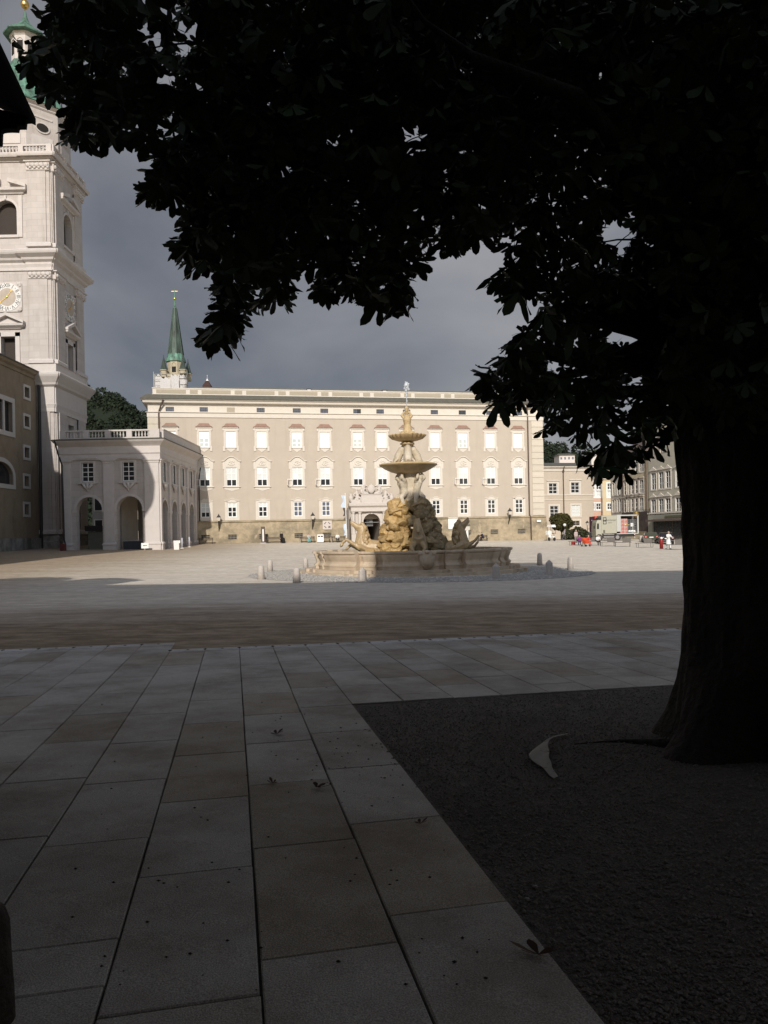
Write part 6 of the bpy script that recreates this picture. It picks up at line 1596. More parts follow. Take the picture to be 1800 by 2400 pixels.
# ================================================================== RIGHT SIDE OF THE SQUARE
m_steel = M('dark_steel', (.06, .055, .05), rough=.45)
m_seat = M('grey_brown_bench', (.13, .115, .10), var=.1)
def square_bench(px_, py_, yaw, label):
    p = gp(px_, py_)
    t = E('steel_bench', p, yaw, label=label, cat='bench', group='steel frame benches on the square')
    P(MB().bbox(-1.0, 1.0, -.3, .3, .46, .52, .01), 'seat', m_seat, t)
    P(MB().loft([[(0.05, .26, .52), (1.0, .26, .52), (1.0, .3, .52), (.05, .3, .52)], [(.12, .5, 1.0), (1.07, .5, 1.0), (1.07, .54, 1.0), (.12, .54, 1.0)]]), 'backrest', m_seat, t)
    for x in (-.85, .85):
        P(MB().tube([(x, -.28, .46), (x, -.28, .02), (x, .28, .02), (x, .28, .46)], .022, 6), 'leg_frame', m_steel, t)
    P(MB().tube([(-.85, -.28, .02), (.85, -.28, .02)], .02, 6), 'stretcher', m_steel, t)
    return t, p
benches_r = [(1352, 1278, .1, 'steel bench under the person in purple'), (1386, 1278, -.1, 'steel bench behind the red pushchair'), (1425, 1280, .1, 'empty steel bench in front of the lorry cab wheel'), (1459, 1281, -.15, 'empty steel bench in front of the open lorry side'), (1511, 1283, .1, 'empty steel bench beside the pale stone post'), (1585, 1288, .1, 'steel bench beside the person in white, close to the tree trunk')]
brp = {}
for px_, py_, yw, lab in benches_r: brp[px_] = square_bench(px_, py_, yw, lab)[1]
purple, red, dred = cl('purple', (.26, .05, .20)), cl('red', (.55, .05, .04)), cl('dark_red', (.25, .02, .02))
navy = cl('navy', (.05, .045, .08)); pinkish = cl('pink_grey', (.45, .36, .34))
b1 = brp[1352]
sc1 = b1.y / F
person(b1 + Vector((.3, -.15, 0)), -.2, 'sit', purple, navy, hr_dark, 'person in purple top sitting on a bench right of the palace', arms='reach', lean=.35)
person(gp(1350, 1272), .3, 'stand', pinkish, cl('grey_trouser', (.2, .19, .18)), hr_grey, 'grey haired person in pinkish checked top standing behind the purple one', lean=.1)
person(brp[1386] + Vector((-.55, -.2, 0)), .6, 'sit', red, red, hr_fair, 'fair haired person in a red jacket sitting behind the pushchair', arms='reach', lean=.3)
person(brp[1386] + Vector((.75, -.2, 0)), .15, 'sit', white, black, hr_dark, 'person in white shirt and black trousers sitting before the lorry cab', arms='lap', lean=.3)
p = gp(1373, 1281)
t = E('pushchair', p, .4, label='orange red pushchair standing before the bench', cat='pushchair')
P(MB().loft([[(-.25, -.3, .4), (.25, -.3, .4), (.25, .25, .35), (-.25, .25, .35)], [(-.3, -.4, .65), (.3, -.4, .65), (.28, .4, .95), (-.28, .4, .95)]]).lathe([(.3, .75), (.34, .95), (.2, 1.05), (.02, 1.08)], 10, (0, .22)), 'seat_and_hood', cl('orange_red', (.6, .08, .03)), t)
P(MB().tube([(-.26, -.45, .15), (-.26, .2, .5), (-.26, .65, 1.05), (.26, .65, 1.05), (.26, .2, .5), (.26, -.45, .15)], .016, 6), 'handle_frame', m_steel, t)
for x, y in ((-.26, -.42), (.26, -.42), (-.26, .4), (.26, .4)): P(MB().tube([(x - .025, y, .12), (x + .025, y, .12)], .12, 12), 'wheel', m_mark, t)
p = gp(1344, 1277)
P(MB().bbox(-.22, .22, -.14, .14, 0, .45, .05).tube([(-.12, 0, .45), (-.1, 0, .6), (.1, 0, .6), (.12, 0, .45)], .015, 6), 'red_bag', dred, loc=p, label='red bag on the ground left of the seated group', cat='bag')
pw = gp(1577, 1288) + Vector((0, 1.2, 0)); pw.z = gh(pw.x, pw.y)
person(pw, .25, 'walk', white, white, 'cap', 'person in white coat and white trousers near the tree trunk', coat=True, arms='reach', lean=.12, cap_=cl('beige_cap', (.45, .40, .32)), H=1.78)
p = pw + Vector((-.75, -.1, 0)); p.z = gh(p.x, p.y)
t = E('golf_bag', p, label='tall dark red bag on wheels held by the person in white', cat='bag')
P(MB().lathe([(.17, .05), (.18, .6), (.2, 1.0), (.16, 1.06)], 12), 'bag', M('dark_red_leather', (.22, .015, .015), rough=.4), t, True); P(MB().ell((0, -.05, 1.14), (.14, .14, .12)).tube([(0, 0, 1.0), (.25, -.1, 1.25)], .02, 6), 'pale_head', m_white, t)
p = gp(1503, 1270)
P(MB().bbox(-.22, .22, -.2, .2, 0, .85, .05), 'stone_post', m_boll, loc=p, label='pale square stone post left of the parked dark car', cat='post')

# ---- lorry
LF = Fr(0, 113.0, 0)
lu = lambda px_: LF.uz(px_, 1235)[0]
lz = lambda y: LF.uz(1450, y)[1]
lx = (lu(1397) + lu(1497)) / 2
lorry = E('lorry', (lx, 113, 0), label='grey green delivery lorry with its side open, parked in the street', cat='lorry')
X = lambda px_: lu(px_) - lx
m_lor = M('grey_green_lorry_paint', (.36, .345, .27), rough=.5, var=.04); m_lor2 = M('grey_shutter', (.42, .42, .39), rough=.5, var=.03)
zb_, zt_ = lz(1250), lz(1207.5); D = 2.5
gl = gh(lx, 113)
P(MB().bbox(X(1410), X(1445.5), 0, D, zb_, zt_, .05), 'box_body', m_lor, lorry)
P(MB().box(X(1445.5) + .01, X(1455), -.04, .08, zb_ + .25, zt_ - .02), 'sliding_panel', m_lor2, lorry)
P(MB().box(X(1445.5), X(1496), -.01, D, zb_ - .12, zb_).box(X(1445.5), X(1496), 0, D, zt_ - .12, zt_ + .05).box(X(1494), X(1497), 0, .12, zb_, zt_).box(X(1494), X(1497), D - .12, D, zb_, zt_).box(X(1445.5), X(1497), D - .06, D, zb_, zt_ - .13), 'open_body_frame', m_lor2, lorry)
P(MB().box(X(1456), X(1493), D - .09, D - .065, zb_ + .01, zt_ - .14), 'inner_lining', M('dark_lining', (.05, .045, .04)), lorry)
P(MB().box(X(1403), X(1490), .3, D - .3, gl + .55, zb_ - .13), 'chassis', m_mark, lorry)
P(MB().loft([[(X(1397), .05, gl + .5), (X(1411), .05, gl + .5), (X(1411), D - .05, gl + .5), (X(1397), D - .05, gl + .5)], [(X(1396.5), .05, lz(1240)), (X(1411), .05, lz(1240)), (X(1411), D - .05, lz(1240)), (X(1396.5), D - .05, lz(1240))], [(X(1398), .08, lz(1224)), (X(1411), .08, lz(1224)), (X(1411), D - .08, lz(1224)), (X(1398), D - .08, lz(1224))], [(X(1401), .15, lz(1218)), (X(1411), .15, lz(1218)), (X(1411), D - .15, lz(1218)), (X(1401), D - .15, lz(1218))]]), 'cab', m_lor, lorry)
P(MB().prism([(X(1399), lz(1239)), (X(1404), lz(1239)), (X(1404), lz(1226)), (X(1400), lz(1226))], .03, .10), 'side_window', m_glass, lorry)
P(MB().box(X(1396.2) - .3, X(1396.2) - .12, -.1, .1, lz(1238), lz(1231)), 'mirror', m_mark, lorry)
P(MB().loft([[(X(1402), .2, lz(1218) + .01), (X(1410), .2, lz(1218) + .01), (X(1410), D - .2, lz(1218) + .01), (X(1402), D - .2, lz(1218) + .01)], [(X(1407), .3, lz(1212)), (X(1410), .3, lz(1212)), (X(1410), D - .3, lz(1212)), (X(1407), D - .3, lz(1212))]]), 'wind_deflector', m_mark, lorry)
wheel = MB().tube([(0, 0, 0), (0, .3, 0)], .5, 20).mesh('wheel', m_mark, False); rim = MB().tube([(0, -.02, 0), (0, .05, 0)], .27, 14).mesh('rim', M('grey_rim', (.25, .24, .23), rough=.4))
for px_ in (1404, 1447):
    for y in (.05, D - .35):
        w = O('wheel', wheel, lorry, (X(px_), y, gl + .5)); O('rim', rim, w)
P(MB().box(X(1415), X(1440), .1, .18, gl + .45, gl + .7).box(X(1415), X(1440), .1, .18, gl + .85, gl + 1.0), 'side_guard', M('guard_rail_grey', (.22, .21, .2)), lorry)
for k in range(3): P(MB().ell((X(1487), -.02, gl + .45 + k * .38), (.09, .05, .09)), 'rear_lamp', M('pale_lamp', (.6, .5, .48), rough=.3), lorry)
for k, zc_ in enumerate((lz(1216), lz(1224))):
    P(MB().box(X(1417.5) - .25, X(1417.5) + .25, -.03, -.005, zc_ - .25, zc_ - .17).box(X(1417.5) - .25, X(1417.5) + .25, -.03, -.005, zc_ + .17, zc_ + .25).box(X(1417.5) - .25, X(1417.5) - .17, -.03, -.005, zc_ - .17, zc_ + .17).box(X(1417.5) + .17, X(1417.5) + .25, -.03, -.005, zc_ - .17, zc_ + .17), 'logo_square', m_mark, lorry)
m_let = M('dark_lettering', (.10, .095, .085))
O('lettering', text_mesh('quehenberger', .36, m_let), lorry, (X(1429), -.012, lz(1218.5)), rot=TEXTROT)
O('lettering', text_mesh('logistics', .2, m_let), lorry, (X(1430), -.012, lz(1224.5)), rot=TEXTROT)
P(MB().box(X(1413.5), X(1418), -.02, .01, lz(1248.5), lz(1241.5)), 'vent', M('vent_dark', (.14, .13, .1)), lorry)
# load
m_par = M('red_white_cartons', (.42, .15, .13), col2=(.45, .33, .29), scale=2.2, contrast=.1)
zl0 = zb_ + .01
for i in range(2):
    for j in range(4):
        P(MB().bbox(-.28, .28, -.3, .3, 0, .52, .02), 'carton', m_par, loc=(lx + X(1458.5) + i * .58, 113.6, zl0 + j * .53), label='red and white carton, %s from the floor in the %s lorry stack' % (['lowest', 'second', 'third', 'topmost'][j], ['left', 'right'][i]), cat='carton', group='red and white cartons in the lorry')
person((lx + X(1469.5), 113.5, zl0), .5, 'stand', cl('hi_vis_yellow', (.75, .80, .08)), cl('dark_trouser', (.05, .04, .05)), hr_dark, 'worker in yellow high visibility vest loading inside the lorry', arms='reach', H=1.7)
t = E('roll_cage', (lx + X(1483), 113.7, zl0), label='grey wire roll cage inside the open lorry', cat='roll cage')
rc = MB()
for x in (-.6, -.2, .2, .6):
    for y in (-.35, .35): rc.tube([(x, y, .15), (x, y, 1.95)], .02, 5)
for z in (.2, .55, .9, 1.25, 1.6, 1.95):
    for y in (-.35, .35): rc.tube([(-.6, y, z), (.6, y, z)], .02, 5)
P(rc, 'wire_frame', M('zinc_wire', (.45, .47, .48), rough=.35, metal=.6), t); P(MB().box(-.6, .6, -.35, .35, .1, .18), 'base', M('zinc_base', (.4, .4, .4)), t)
P(MB().bbox(-.15, .3, -.2, .2, .95, 1.45, .08).bbox(-.5, .5, -.3, .3, .2, .4, .03), 'goods', m_white, t)

# ---- cars
def car(p, yaw, mat, label, L=4.4, Wd=1.85, Hh=1.6):
    t = E('parked_car', p, yaw, label=label, cat='car')
    def sec(y, z0, z1, w): return [(-w, y, z0), (w, y, z0), (w, y, z1), (-w, y, z1)]
    w = Wd / 2
    secs = [(0, .5, .95, .88), (.12, .35, 1.02, .96), (.9, .3, 1.02, 1), (2.6, .3, 1.0, 1), (3.6, .3, .92, .98), (4.25, .38, .8, .92), (4.4, .5, .7, .85)]
    P(MB().loft([sec(a * L / 4.4, b_, c, d * w) for a, b_, c, d in secs]), 'body', mat, t)
    P(MB().loft([sec(.1, .98, 1.03, .9 * w), sec(.35, .98, Hh - .1, .78 * w), sec(.8, .98, Hh, .78 * w), sec(2.2, .98, Hh - .03, .78 * w), sec(3.2, .96, 1.0, .88 * w)]), 'cabin', mat, t)
    P(MB().loft([[(-.66 * w, .17, 1.08), (.66 * w, .17, 1.08), (.6 * w, .335, Hh - .18), (-.6 * w, .335, Hh - .18)], [(-.66 * w, .16, 1.08), (.66 * w, .16, 1.08), (.6 * w, .32, Hh - .18), (-.6 * w, .32, Hh - .18)]]), 'rear_window', m_glass, t)
    for s in (-1, 1):
        P(MB().loft([[(s * .875 * w, .75, 1.08), (s * .875 * w, 2.7, 1.06), (s * .80 * w, 2.15, Hh - .14), (s * .80 * w, .8, Hh - .14)], [(s * .89 * w, .75, 1.08), (s * .89 * w, 2.7, 1.06), (s * .815 * w, 2.15, Hh - .14), (s * .815 * w, .8, Hh - .14)]]), 'side_window', m_glass, t)
        P(MB().bbox(*sorted((s * .62 * w, s * .93 * w)), -.03, .12, .78, .98, .02), 'tail_light', M('red_tail_light', (.5, .02, .02), rough=.2), t)
        P(MB().ell((s * .78 * w, -.03, .82), (.1, .04, .05)), 'lamp', M('lamp_clear', (.7, .6, .55), rough=.2), t)
        for y in (.85, L - .85):
            wl_ = P(MB().tube([(s * (w - .2), y, .33), (s * (w + .01), y, .33)], .33, 18), 'wheel', m_mark, t); P(MB().tube([(s * (w - .05), y, .33), (s * (w + .02), y, .33)], .19, 12), 'rim', MATS['grey_rim'], wl_)
    P(MB().box(-.26, .26, -.035, -.003, .72, .84), 'number_plate', m_white, t); P(MB().bbox(-w * .95, w * .95, -.06, .1, .42, .56, .03), 'bumper', M('bumper_grey', (.09, .09, .09), rough=.5), t)
    return t
p = at(1563, 1270, 100); p.z = gh(p.x, p.y); car(p, rad(-14), M('black_car_paint', (.012, .008, .010), rough=.18, spec=.6), 'black car parked tail first by the shop, red tail light showing')
p = at(1527, 1268, 104); p.z = gh(p.x, p.y); car(p, rad(-14), M('olive_car_paint', (.055, .06, .04), rough=.2, spec=.6), 'dark olive car parked left of the black car', Hh=1.45)

# ---- red and black stall, grey crate, scooter, lamps, planting
p = at(1391, 1262, 121); p.z = gh(p.x, p.y)
t = E('stall', p, label='tall dark maroon stall panel with red canopy left of the lorry cab', cat='stall')
kk = 121 / F
P(MB().box(-7 * kk, 2.5 * kk, 0, .5, 1.2, 54 * kk), 'panel', M('dark_maroon', (.035, .012, .02)), t); P(MB().bbox(2.5 * kk, 20 * kk, -.4, 1.6, 43 * kk, 55 * kk, .1), 'canopy', M('bright_red', (.62, .06, .035)), t); P(MB().box(-6 * kk, -5 * kk, .1, .2, 0, 1.2).box(1 * kk, 2 * kk, .1, .2, 0, 1.2).box(17 * kk, 18 * kk, .1, .2, 0, 44 * kk), 'post', m_iron, t)
P(MB().prism([(-3.4 * kk, 44 * kk), (-2.4 * kk, 44 * kk), (-2.9 * kk, 48 * kk)], -.02, -.003), 'emblem', m_white, t)
p = at(1390, 1266, 117); p.z = gh(p.x, p.y)
t = E('grey_container', p, label='blue grey waste container beside the lorry cab', cat='container')
P(MB().loft([[(-.45, -.4, .1), (.45, -.4, .1), (.45, .4, .1), (-.45, .4, .1)], [(-.55, -.5, 1.1), (.55, -.5, 1.1), (.55, .5, 1.1), (-.55, .5, 1.1)]]), 'tub', M('blue_grey', (.17, .19, .20)), t); P(MB().bbox(-.58, .58, -.53, .53, 1.1, 1.2, .03), 'lid', M('blue_grey', (.17, .19, .20)), t)
for s in (-1, 1): P(MB().tube([(s * .35 - .03, -.3, .08), (s * .35 + .03, -.3, .08)], .08, 10), 'wheel', m_mark, t)
p = at(1293, 1268, 113); p.z = gh(p.x, p.y)
t = E('scooter', p, rad(25), label='white delivery scooter with roof parked at the palace corner', cat='scooter')
P(MB().chain([(0, -.5, .55), (0, .1, .45), (0, .5, .7)], [.16, .14, .2], 9).bbox(-.3, .3, .35, 1.0, .85, 1.5, .05), 'body', m_white, t); P(MB().tube([(0, -.6, .3), (0, -.55, 1.0), (-.35, -.5, 1.1), (.35, -.5, 1.1)], .03, 6), 'handlebar', m_iron, t)
P(MB().loft([[(-.35, -.6, 2.0), (.35, -.6, 2.0), (.35, .6, 2.05), (-.35, .6, 2.05)], [(-.3, -.5, 2.35), (.3, -.5, 2.35), (.3, .6, 2.35), (-.3, .6, 2.35)]]), 'roof', m_white, t); P(MB().tube([(-.3, -.55, 1.0), (-.3, -.5, 2.0)], .025, 5).tube([(.3, -.55, 1.0), (.3, -.5, 2.0)], .025, 5).tube([(-.3, .6, 1.4), (-.3, .6, 2.1)], .025, 5).tube([(.3, .6, 1.4), (.3, .6, 2.1)], .025, 5), 'roof_posts', m_iron, t)
for y in (-.65, .6): P(MB().tube([(-.06, y, .26), (.06, y, .26)], .26, 16), 'wheel', m_mark, t)
def lamp_post(px_, pyb, pyt, Y_, label, globe):
    p = at(px_, pyb, Y_); p.z = gh(p.x, p.y); h = EYE + ray(px_, pyt).z * Y_ - p.z
    t = E('street_lamp', p, label=label, cat='street lamp')
    P(MB().tube([(0, 0, 0), (0, 0, .6), (0, 0, h - .5)], [.1, .06, .045], 8), 'post', m_iron, t)
    if globe: P(MB().ell((0, 0, h - .3), .26, 12, 8), 'globe', M('opal_globe', (.7, .7, .68), rough=.3), t, True)
    else:
        P(MB().lathe([(.12, h - .55), (.25, h - .15)], 6), 'lantern_glass', MATS['frosted_lantern_glass'], t); P(MB().lathe([(.32, h - .15), (.12, h + .05), (.02, h + .2)], 6), 'lantern_cap', m_iron, t)
        P(MB().tube([(0, 0, h - 1.2), (.7, 0, h - 1.1)], .03, 5), 'arm', m_iron, t)
lamp_post(1324, 1262, 1226, 122, 'thin lamp post with white globe in front of the round tree', True)
lamp_post(1377, 1262, 1223, 126, 'old style lantern post in front of the pink house', False)
def leaf_ball(name, c, R, n_, seed, mat, par, tri=.16, squash=.85):
    r = np.random.RandomState(seed)
    dd = r.randn(n_, 3); dd /= np.linalg.norm(dd, axis=1)[:, None]
    lump = 1 + .13 * np.sin(dd[:, 0] * 5 + seed) * np.cos(dd[:, 2] * 4 + 1) + .08 * np.sin(dd[:, 1] * 9)
    pos = dd * (R * lump * (.55 + .45 * r.rand(n_) ** .45))[:, None] * np.array([1, 1, squash]) + np.array(c)
    t1 = r.randn(n_, 3); t1 /= np.linalg.norm(t1, axis=1)[:, None]; t2 = np.cross(t1, r.randn(n_, 3)); t2 /= np.linalg.norm(t2, axis=1)[:, None]
    s = tri * r.uniform(.6, 1.3, (n_, 1))
    V = np.stack([pos - t1 * s, pos + t2 * s * .8 + t1 * s * .2, pos + t1 * s, pos - t2 * s * .8], 1)
    return O(name, np_mesh(name, V, np.arange(n_ * 4).reshape(-1, 4), mat), par)
m_rust = M('olive_bronze_foliage', (.085, .068, .018), col2=(.04, .045, .014), scale=1.4, rough=.8)
m_bush = M('dark_bush', (.05, .055, .022), col2=(.03, .03, .016), scale=1.5, rough=.9)
p = at(1316, 1262, 124); p.z = gh(p.x, p.y); kk = 124 / F
t = E('round_tree', p, label='small clipped tree with round bronze green crown at the palace corner', cat='tree')
zc_ = EYE + ray(1314, 1224).z * 124 - p.z
P(MB().tube([(0, 0, 0), (.05, 0, 1.2), (-.05, 0, zc_ - .5)], [.16, .12, .1], 8).tube([(0, 0, zc_ - 1.2), (.7, .2, zc_ + .2)], [.07, .03], 6).tube([(0, 0, zc_ - 1.2), (-.7, -.2, zc_ + .2)], [.07, .03], 6), 'trunk', M('grey_bark', (.06, .05, .04)), t)
leaf_ball('crown', (0, 0, zc_), 25.5 * kk, 5200, 3, m_rust, t, .15, .82)
for px_, py_, R, lab in ((1332, 1256, .95, 'low dark shrub under the round tree'), (1356, 1254, 1.25, 'dark shrub behind the standing grey haired person'), (1368, 1253, 1.0, 'dark reddish shrub behind the red pushchair')):
    p = at(px_, py_, 121); p.z = gh(p.x, p.y)
    t = E('shrub', p, label=lab, cat='shrub', group='shrubs in front of the annex')
    leaf_ball('foliage', (0, 0, R * .75), R, 900, px_, m_bush, t, .14, .9); P(MB().tube([(0, 0, 0), (0, 0, R * .7)], .05, 6).tube([(0, 0, .1), (.3, .1, R * .8)], .03, 5), 'stems', MATS['grey_bark'], t)
person(at(1322, 1262, 118.5) * 1 if False else Vector((at(1322, 1262, 118.5).x, 118.5, gh(at(1322, 1262, 118.5).x, 118.5))), 1.3, 'walk', cl('lilac_grey', (.32, .30, .33)), cl('dark_grey', (.1, .09, .09)), hr_dark, 'person in pale grey walking below the round tree', lean=.2)
# ================================================================== CHESTNUT TREE
TB = Vector((3.04, 6.35, 0)); TB.z = gh(TB.x, TB.y)
tree = E('chestnut_tree', TB, label='huge dark horse chestnut whose trunk stands right and whose leaves hang overhead', cat='tree')
m_bark = add_grime(M('dark_chestnut_bark', (.034, .027, .022), var=.35, scale=4, stretch=(1, 1, .3), bump=1.0, bscale=14, rough=.95), (.035, .04, .02), 1.5, .5, .7, .5)
m_leaf = M('chestnut_leaf', (.055, .085, .028), col2=(.03, .05, .018), scale=1.5, rough=.55, spec=.35)
# trunk: left outline measured off the photo, rest by symmetry
zsr = [(-.15, .86), (0, .80), (.08, .75), (.2, .69), (.45, .635), (.8, .60), (1.2, .575), (1.6, .585), (2.1, .60), (2.5, .63), (3.0, .68), (3.5, .72), (4.2, .70), (5.2, .64), (6.5, .52), (8.0, .36)]
loops = []
na = 150
zz0 = [a_ for a_, _ in zsr]; rr0 = [b_ for _, b_ in zsr]
for z in [-.15 + .07 * i for i in range(60)] + [4.2, 5.2, 6.5, 8.0]:
    r = float(np.interp(z, zz0, rr0))
    lp = []
    for j in range(na):
        a = 2 * math.pi * j / na
        fl = max(0, 1 - max(z, 0) / .7) * .24 * (math.cos(a * 5 + .6) + .5 * math.cos(a * 3 + 2)) * .6
        w = .035 * noise.noise(Vector((math.cos(a) * 4, math.sin(a) * 4, z * 1.2))) + .018 * noise.noise(Vector((math.cos(a) * 12, math.sin(a) * 12, z * 3))) - .03 * abs(noise.noise(Vector((math.cos(a) * 15, math.sin(a) * 15, z * 1.6 + 5)))) - .016 * abs(noise.noise(Vector((math.cos(a) * 34, math.sin(a) * 34, z * 6))))
        lp.append(((r + fl + w) * math.cos(a) + .02 * z, (r + fl + w) * math.sin(a), z))
    loops.append(lp)
P(MB().loft(loops), 'trunk', m_bark, tree, True)
lr = random.Random(21)
def limb(p0, p1, r0, r1, n=7, wob=.18):
    pts = []; 
    for i in range(n + 1):
        t = i / n; p = Vector(p0).lerp(Vector(p1), t) + Vector((lr.gauss(0, wob), lr.gauss(0, wob), lr.gauss(0, wob * .5) + .35 * math.sin(math.pi * t))) * (0 if i in (0,) else 1) * .6
        pts.append(p)
    return pts, [r0 + (r1 - r0) * (i / n) ** .8 for i in range(n + 1)]
def poly_in(px_, py_, poly):
    """vectorised point-in-polygon"""
    ins = np.zeros(px_.shape, bool); n = len(poly); j = n - 1
    for i in range(n):
        xi, yi = poly[i]; xj, yj = poly[j]
        c = ((yi > py_) != (yj > py_)) & (px_ < (xj - xi) * (py_ - yi) / (yj - yi + 1e-9) + xi)
        ins ^= c; j = i
    return ins
OUT = [(108, -80), (114, 40), (62, 92), (26, 104), (24, 150), (62, 160), (74, 172), (52, 186), (56, 216), (98, 212), (106, 230), (150, 250), (168, 258), (150, 282), (143, 335), (172, 356), (212, 326), (285, 345), (320, 335), (312, 300), (335, 330), (350, 400), (314, 462), (360, 476), (395, 490), (432, 470), (425, 520), (398, 580), (408, 616), (465, 632), (508, 638), (490, 700), (450, 778), (495, 824), (540, 803), (575, 752), (640, 718), (668, 728), (705, 640), (722, 600), (724, 650), (735, 742), (768, 704), (800, 692), (845, 728), (870, 720), (925, 746), (998, 724), (980, 655), (1010, 590), (1060, 603), (1135, 568), (1175, 578), (1195, 595), (1131, 668), (1205, 718), (1243, 690), (1240, 740), (1160, 815), (1106, 885), (1110, 925), (1150, 960), (1212, 972), (1265, 945), (1250, 1018), (1285, 1038), (1345, 1088), (1370, 1118), (1460, 1124), (1492, 1086), (1548, 1062), (1595, 1020), (2100, 1020), (2100, -80)]
HOLES = [[(925, 268), (965, 258), (1008, 285), (990, 330), (965, 365), (940, 310)], [(1385, 530), (1440, 503), (1475, 552), (1445, 588)], [(1380, 702), (1430, 722), (1512, 716), (1525, 755), (1480, 800), (1425, 785)], [(1320, 830), (1375, 865), (1350, 875)], [(418, 70), (470, 25), (482, 72), (452, 98), (415, 108)], [(1475, 770), (1510, 765), (1512, 800), (1490, 800)]]
def inside(px_, py_, m_=19):
    ok = np.ones(px_.shape, bool)
    for dx, dy in ((0, 0), (m_, 0), (-m_, 0), (0, -m_), (0, m_ * 1.15)): ok &= poly_in(px_ + dx, py_ + dy, OUT)
    for hl in HOLES:
        for dx, dy in ((0, 0), (m_ * .6, 0), (-m_ * .6, 0), (0, m_ * .6), (0, -m_ * .6)): ok &= ~poly_in(px_ + dx, py_ + dy, hl)
    return ok
tips = [(-5.6, .6, 4.2), (-4.2, 1.2, 3.0), (-2.6, .3, 2.7), (-1.6, 1.0, 2.3), (-3.2, -2.5, 5.0), (.5, -4.5, 5.2), (3.5, -2.5, 5), (4.5, 2.5, 5), (1, 4.5, 5.5), (-2.5, 3.8, 5.2), (-.8, .2, 1.5), (-4.8, 2.2, 5.6)]
for tp in tips:
    pts, rs_ = limb((0, 0, 3.2 if tp[2] > 2 else 2.3), tp, .26 if tp[2] > 2 else .1, .03)
    ok_ = []
    for p_ in pts:
        w_ = Vector(p_) + TB
        if w_.y > .3:
            q_ = proj(*w_)
            if -40 < q_[0] < 1840 and q_[1] > -40 and len(ok_) > 1 and not inside(np.array([q_[0]]), np.array([q_[1]]), 40)[0]: break
        ok_.append(p_)
    if len(ok_) > 2: P(MB().tube(ok_, [max(.012, r0_ * (1 - i_ / len(ok_))) for i_, r0_ in enumerate(rs_[:len(ok_)])], 8), 'branch', m_bark, tree, True)

rs = np.random.RandomState(17)
# (1) the hanging skirt of leaves between camera and square
N = 60000
px_ = rs.rand(N) * 2000 - 60; py_ = rs.rand(N) * 1220 - 80
dep = 5.0 + 3.8 * rs.rand(N)
# leaves gather in sprays: density noise in space
a_ = (px_ - CX) / F; b_ = (HY - py_) / F
Xw = (a_ * cr + b_ * sr) * dep; Zw = EYE + (-a_ * sr + b_ * cr) * dep
dens = np.array([noise.noise(Vector((x * 1.9, y * .35, z * 1.9))) + .5 * noise.noise(Vector((x * 4.5, y * .5, z * 4.5 + 9))) for x, y, z in zip(Xw, dep, Zw)])
loose = ((px_ > 1120) & (px_ < 1560) & (py_ > 470)) | ((px_ < 430) & (py_ < 520))
fringe = ~inside(px_, py_, 75)
keep = inside(px_, py_) & (dens > np.where(loose, -.16, np.where(fringe, -.22, -.44))) & (Zw < 8.5)
idx = np.where(keep)[0]
w = np.where(fringe[idx], 1.35, 1.0) * np.where(px_[idx] > 1560, .8, 1)
idx = idx[rs.rand(len(idx)) < np.minimum(1, w * 5900 / len(idx))]
LP = np.stack([Xw[idx], dep[idx], Zw[idx]], 1); LF_ = fringe[idx]; LPX = np.stack([px_[idx], py_[idx]], 1)
# (2) the rest of the crown overhead and behind
N2 = 34000
d_ = rs.randn(N2, 3); d_ /= np.linalg.norm(d_, axis=1)[:, None]; d_ *= (rs.rand(N2) ** .4)[:, None]
C2 = np.array([2.4, 3.6, 7.4]) + d_ * np.array([8.2, 7.8, 4.4])
ok = C2[:, 2] > 3.4
yy = np.maximum(C2[:, 1], .05); zz_ = C2[:, 2] - EYE
ppx = CX + F * (C2[:, 0] * cr - zz_ * sr) / yy; ppy = HY - F * (C2[:, 0] * sr + zz_ * cr) / yy
infr = (C2[:, 1] > .3) & (ppx > -160) & (ppx < 1960) & (ppy > -160)
ok &= (~infr) | (inside(ppx, ppy, 30) & (C2[:, 1] > 5) & ~(((ppx > 1120) & (ppx < 1580) & (ppy > 430)) | ((ppx < 470) & (ppy < 560))))
C2 = C2[ok][:7000]

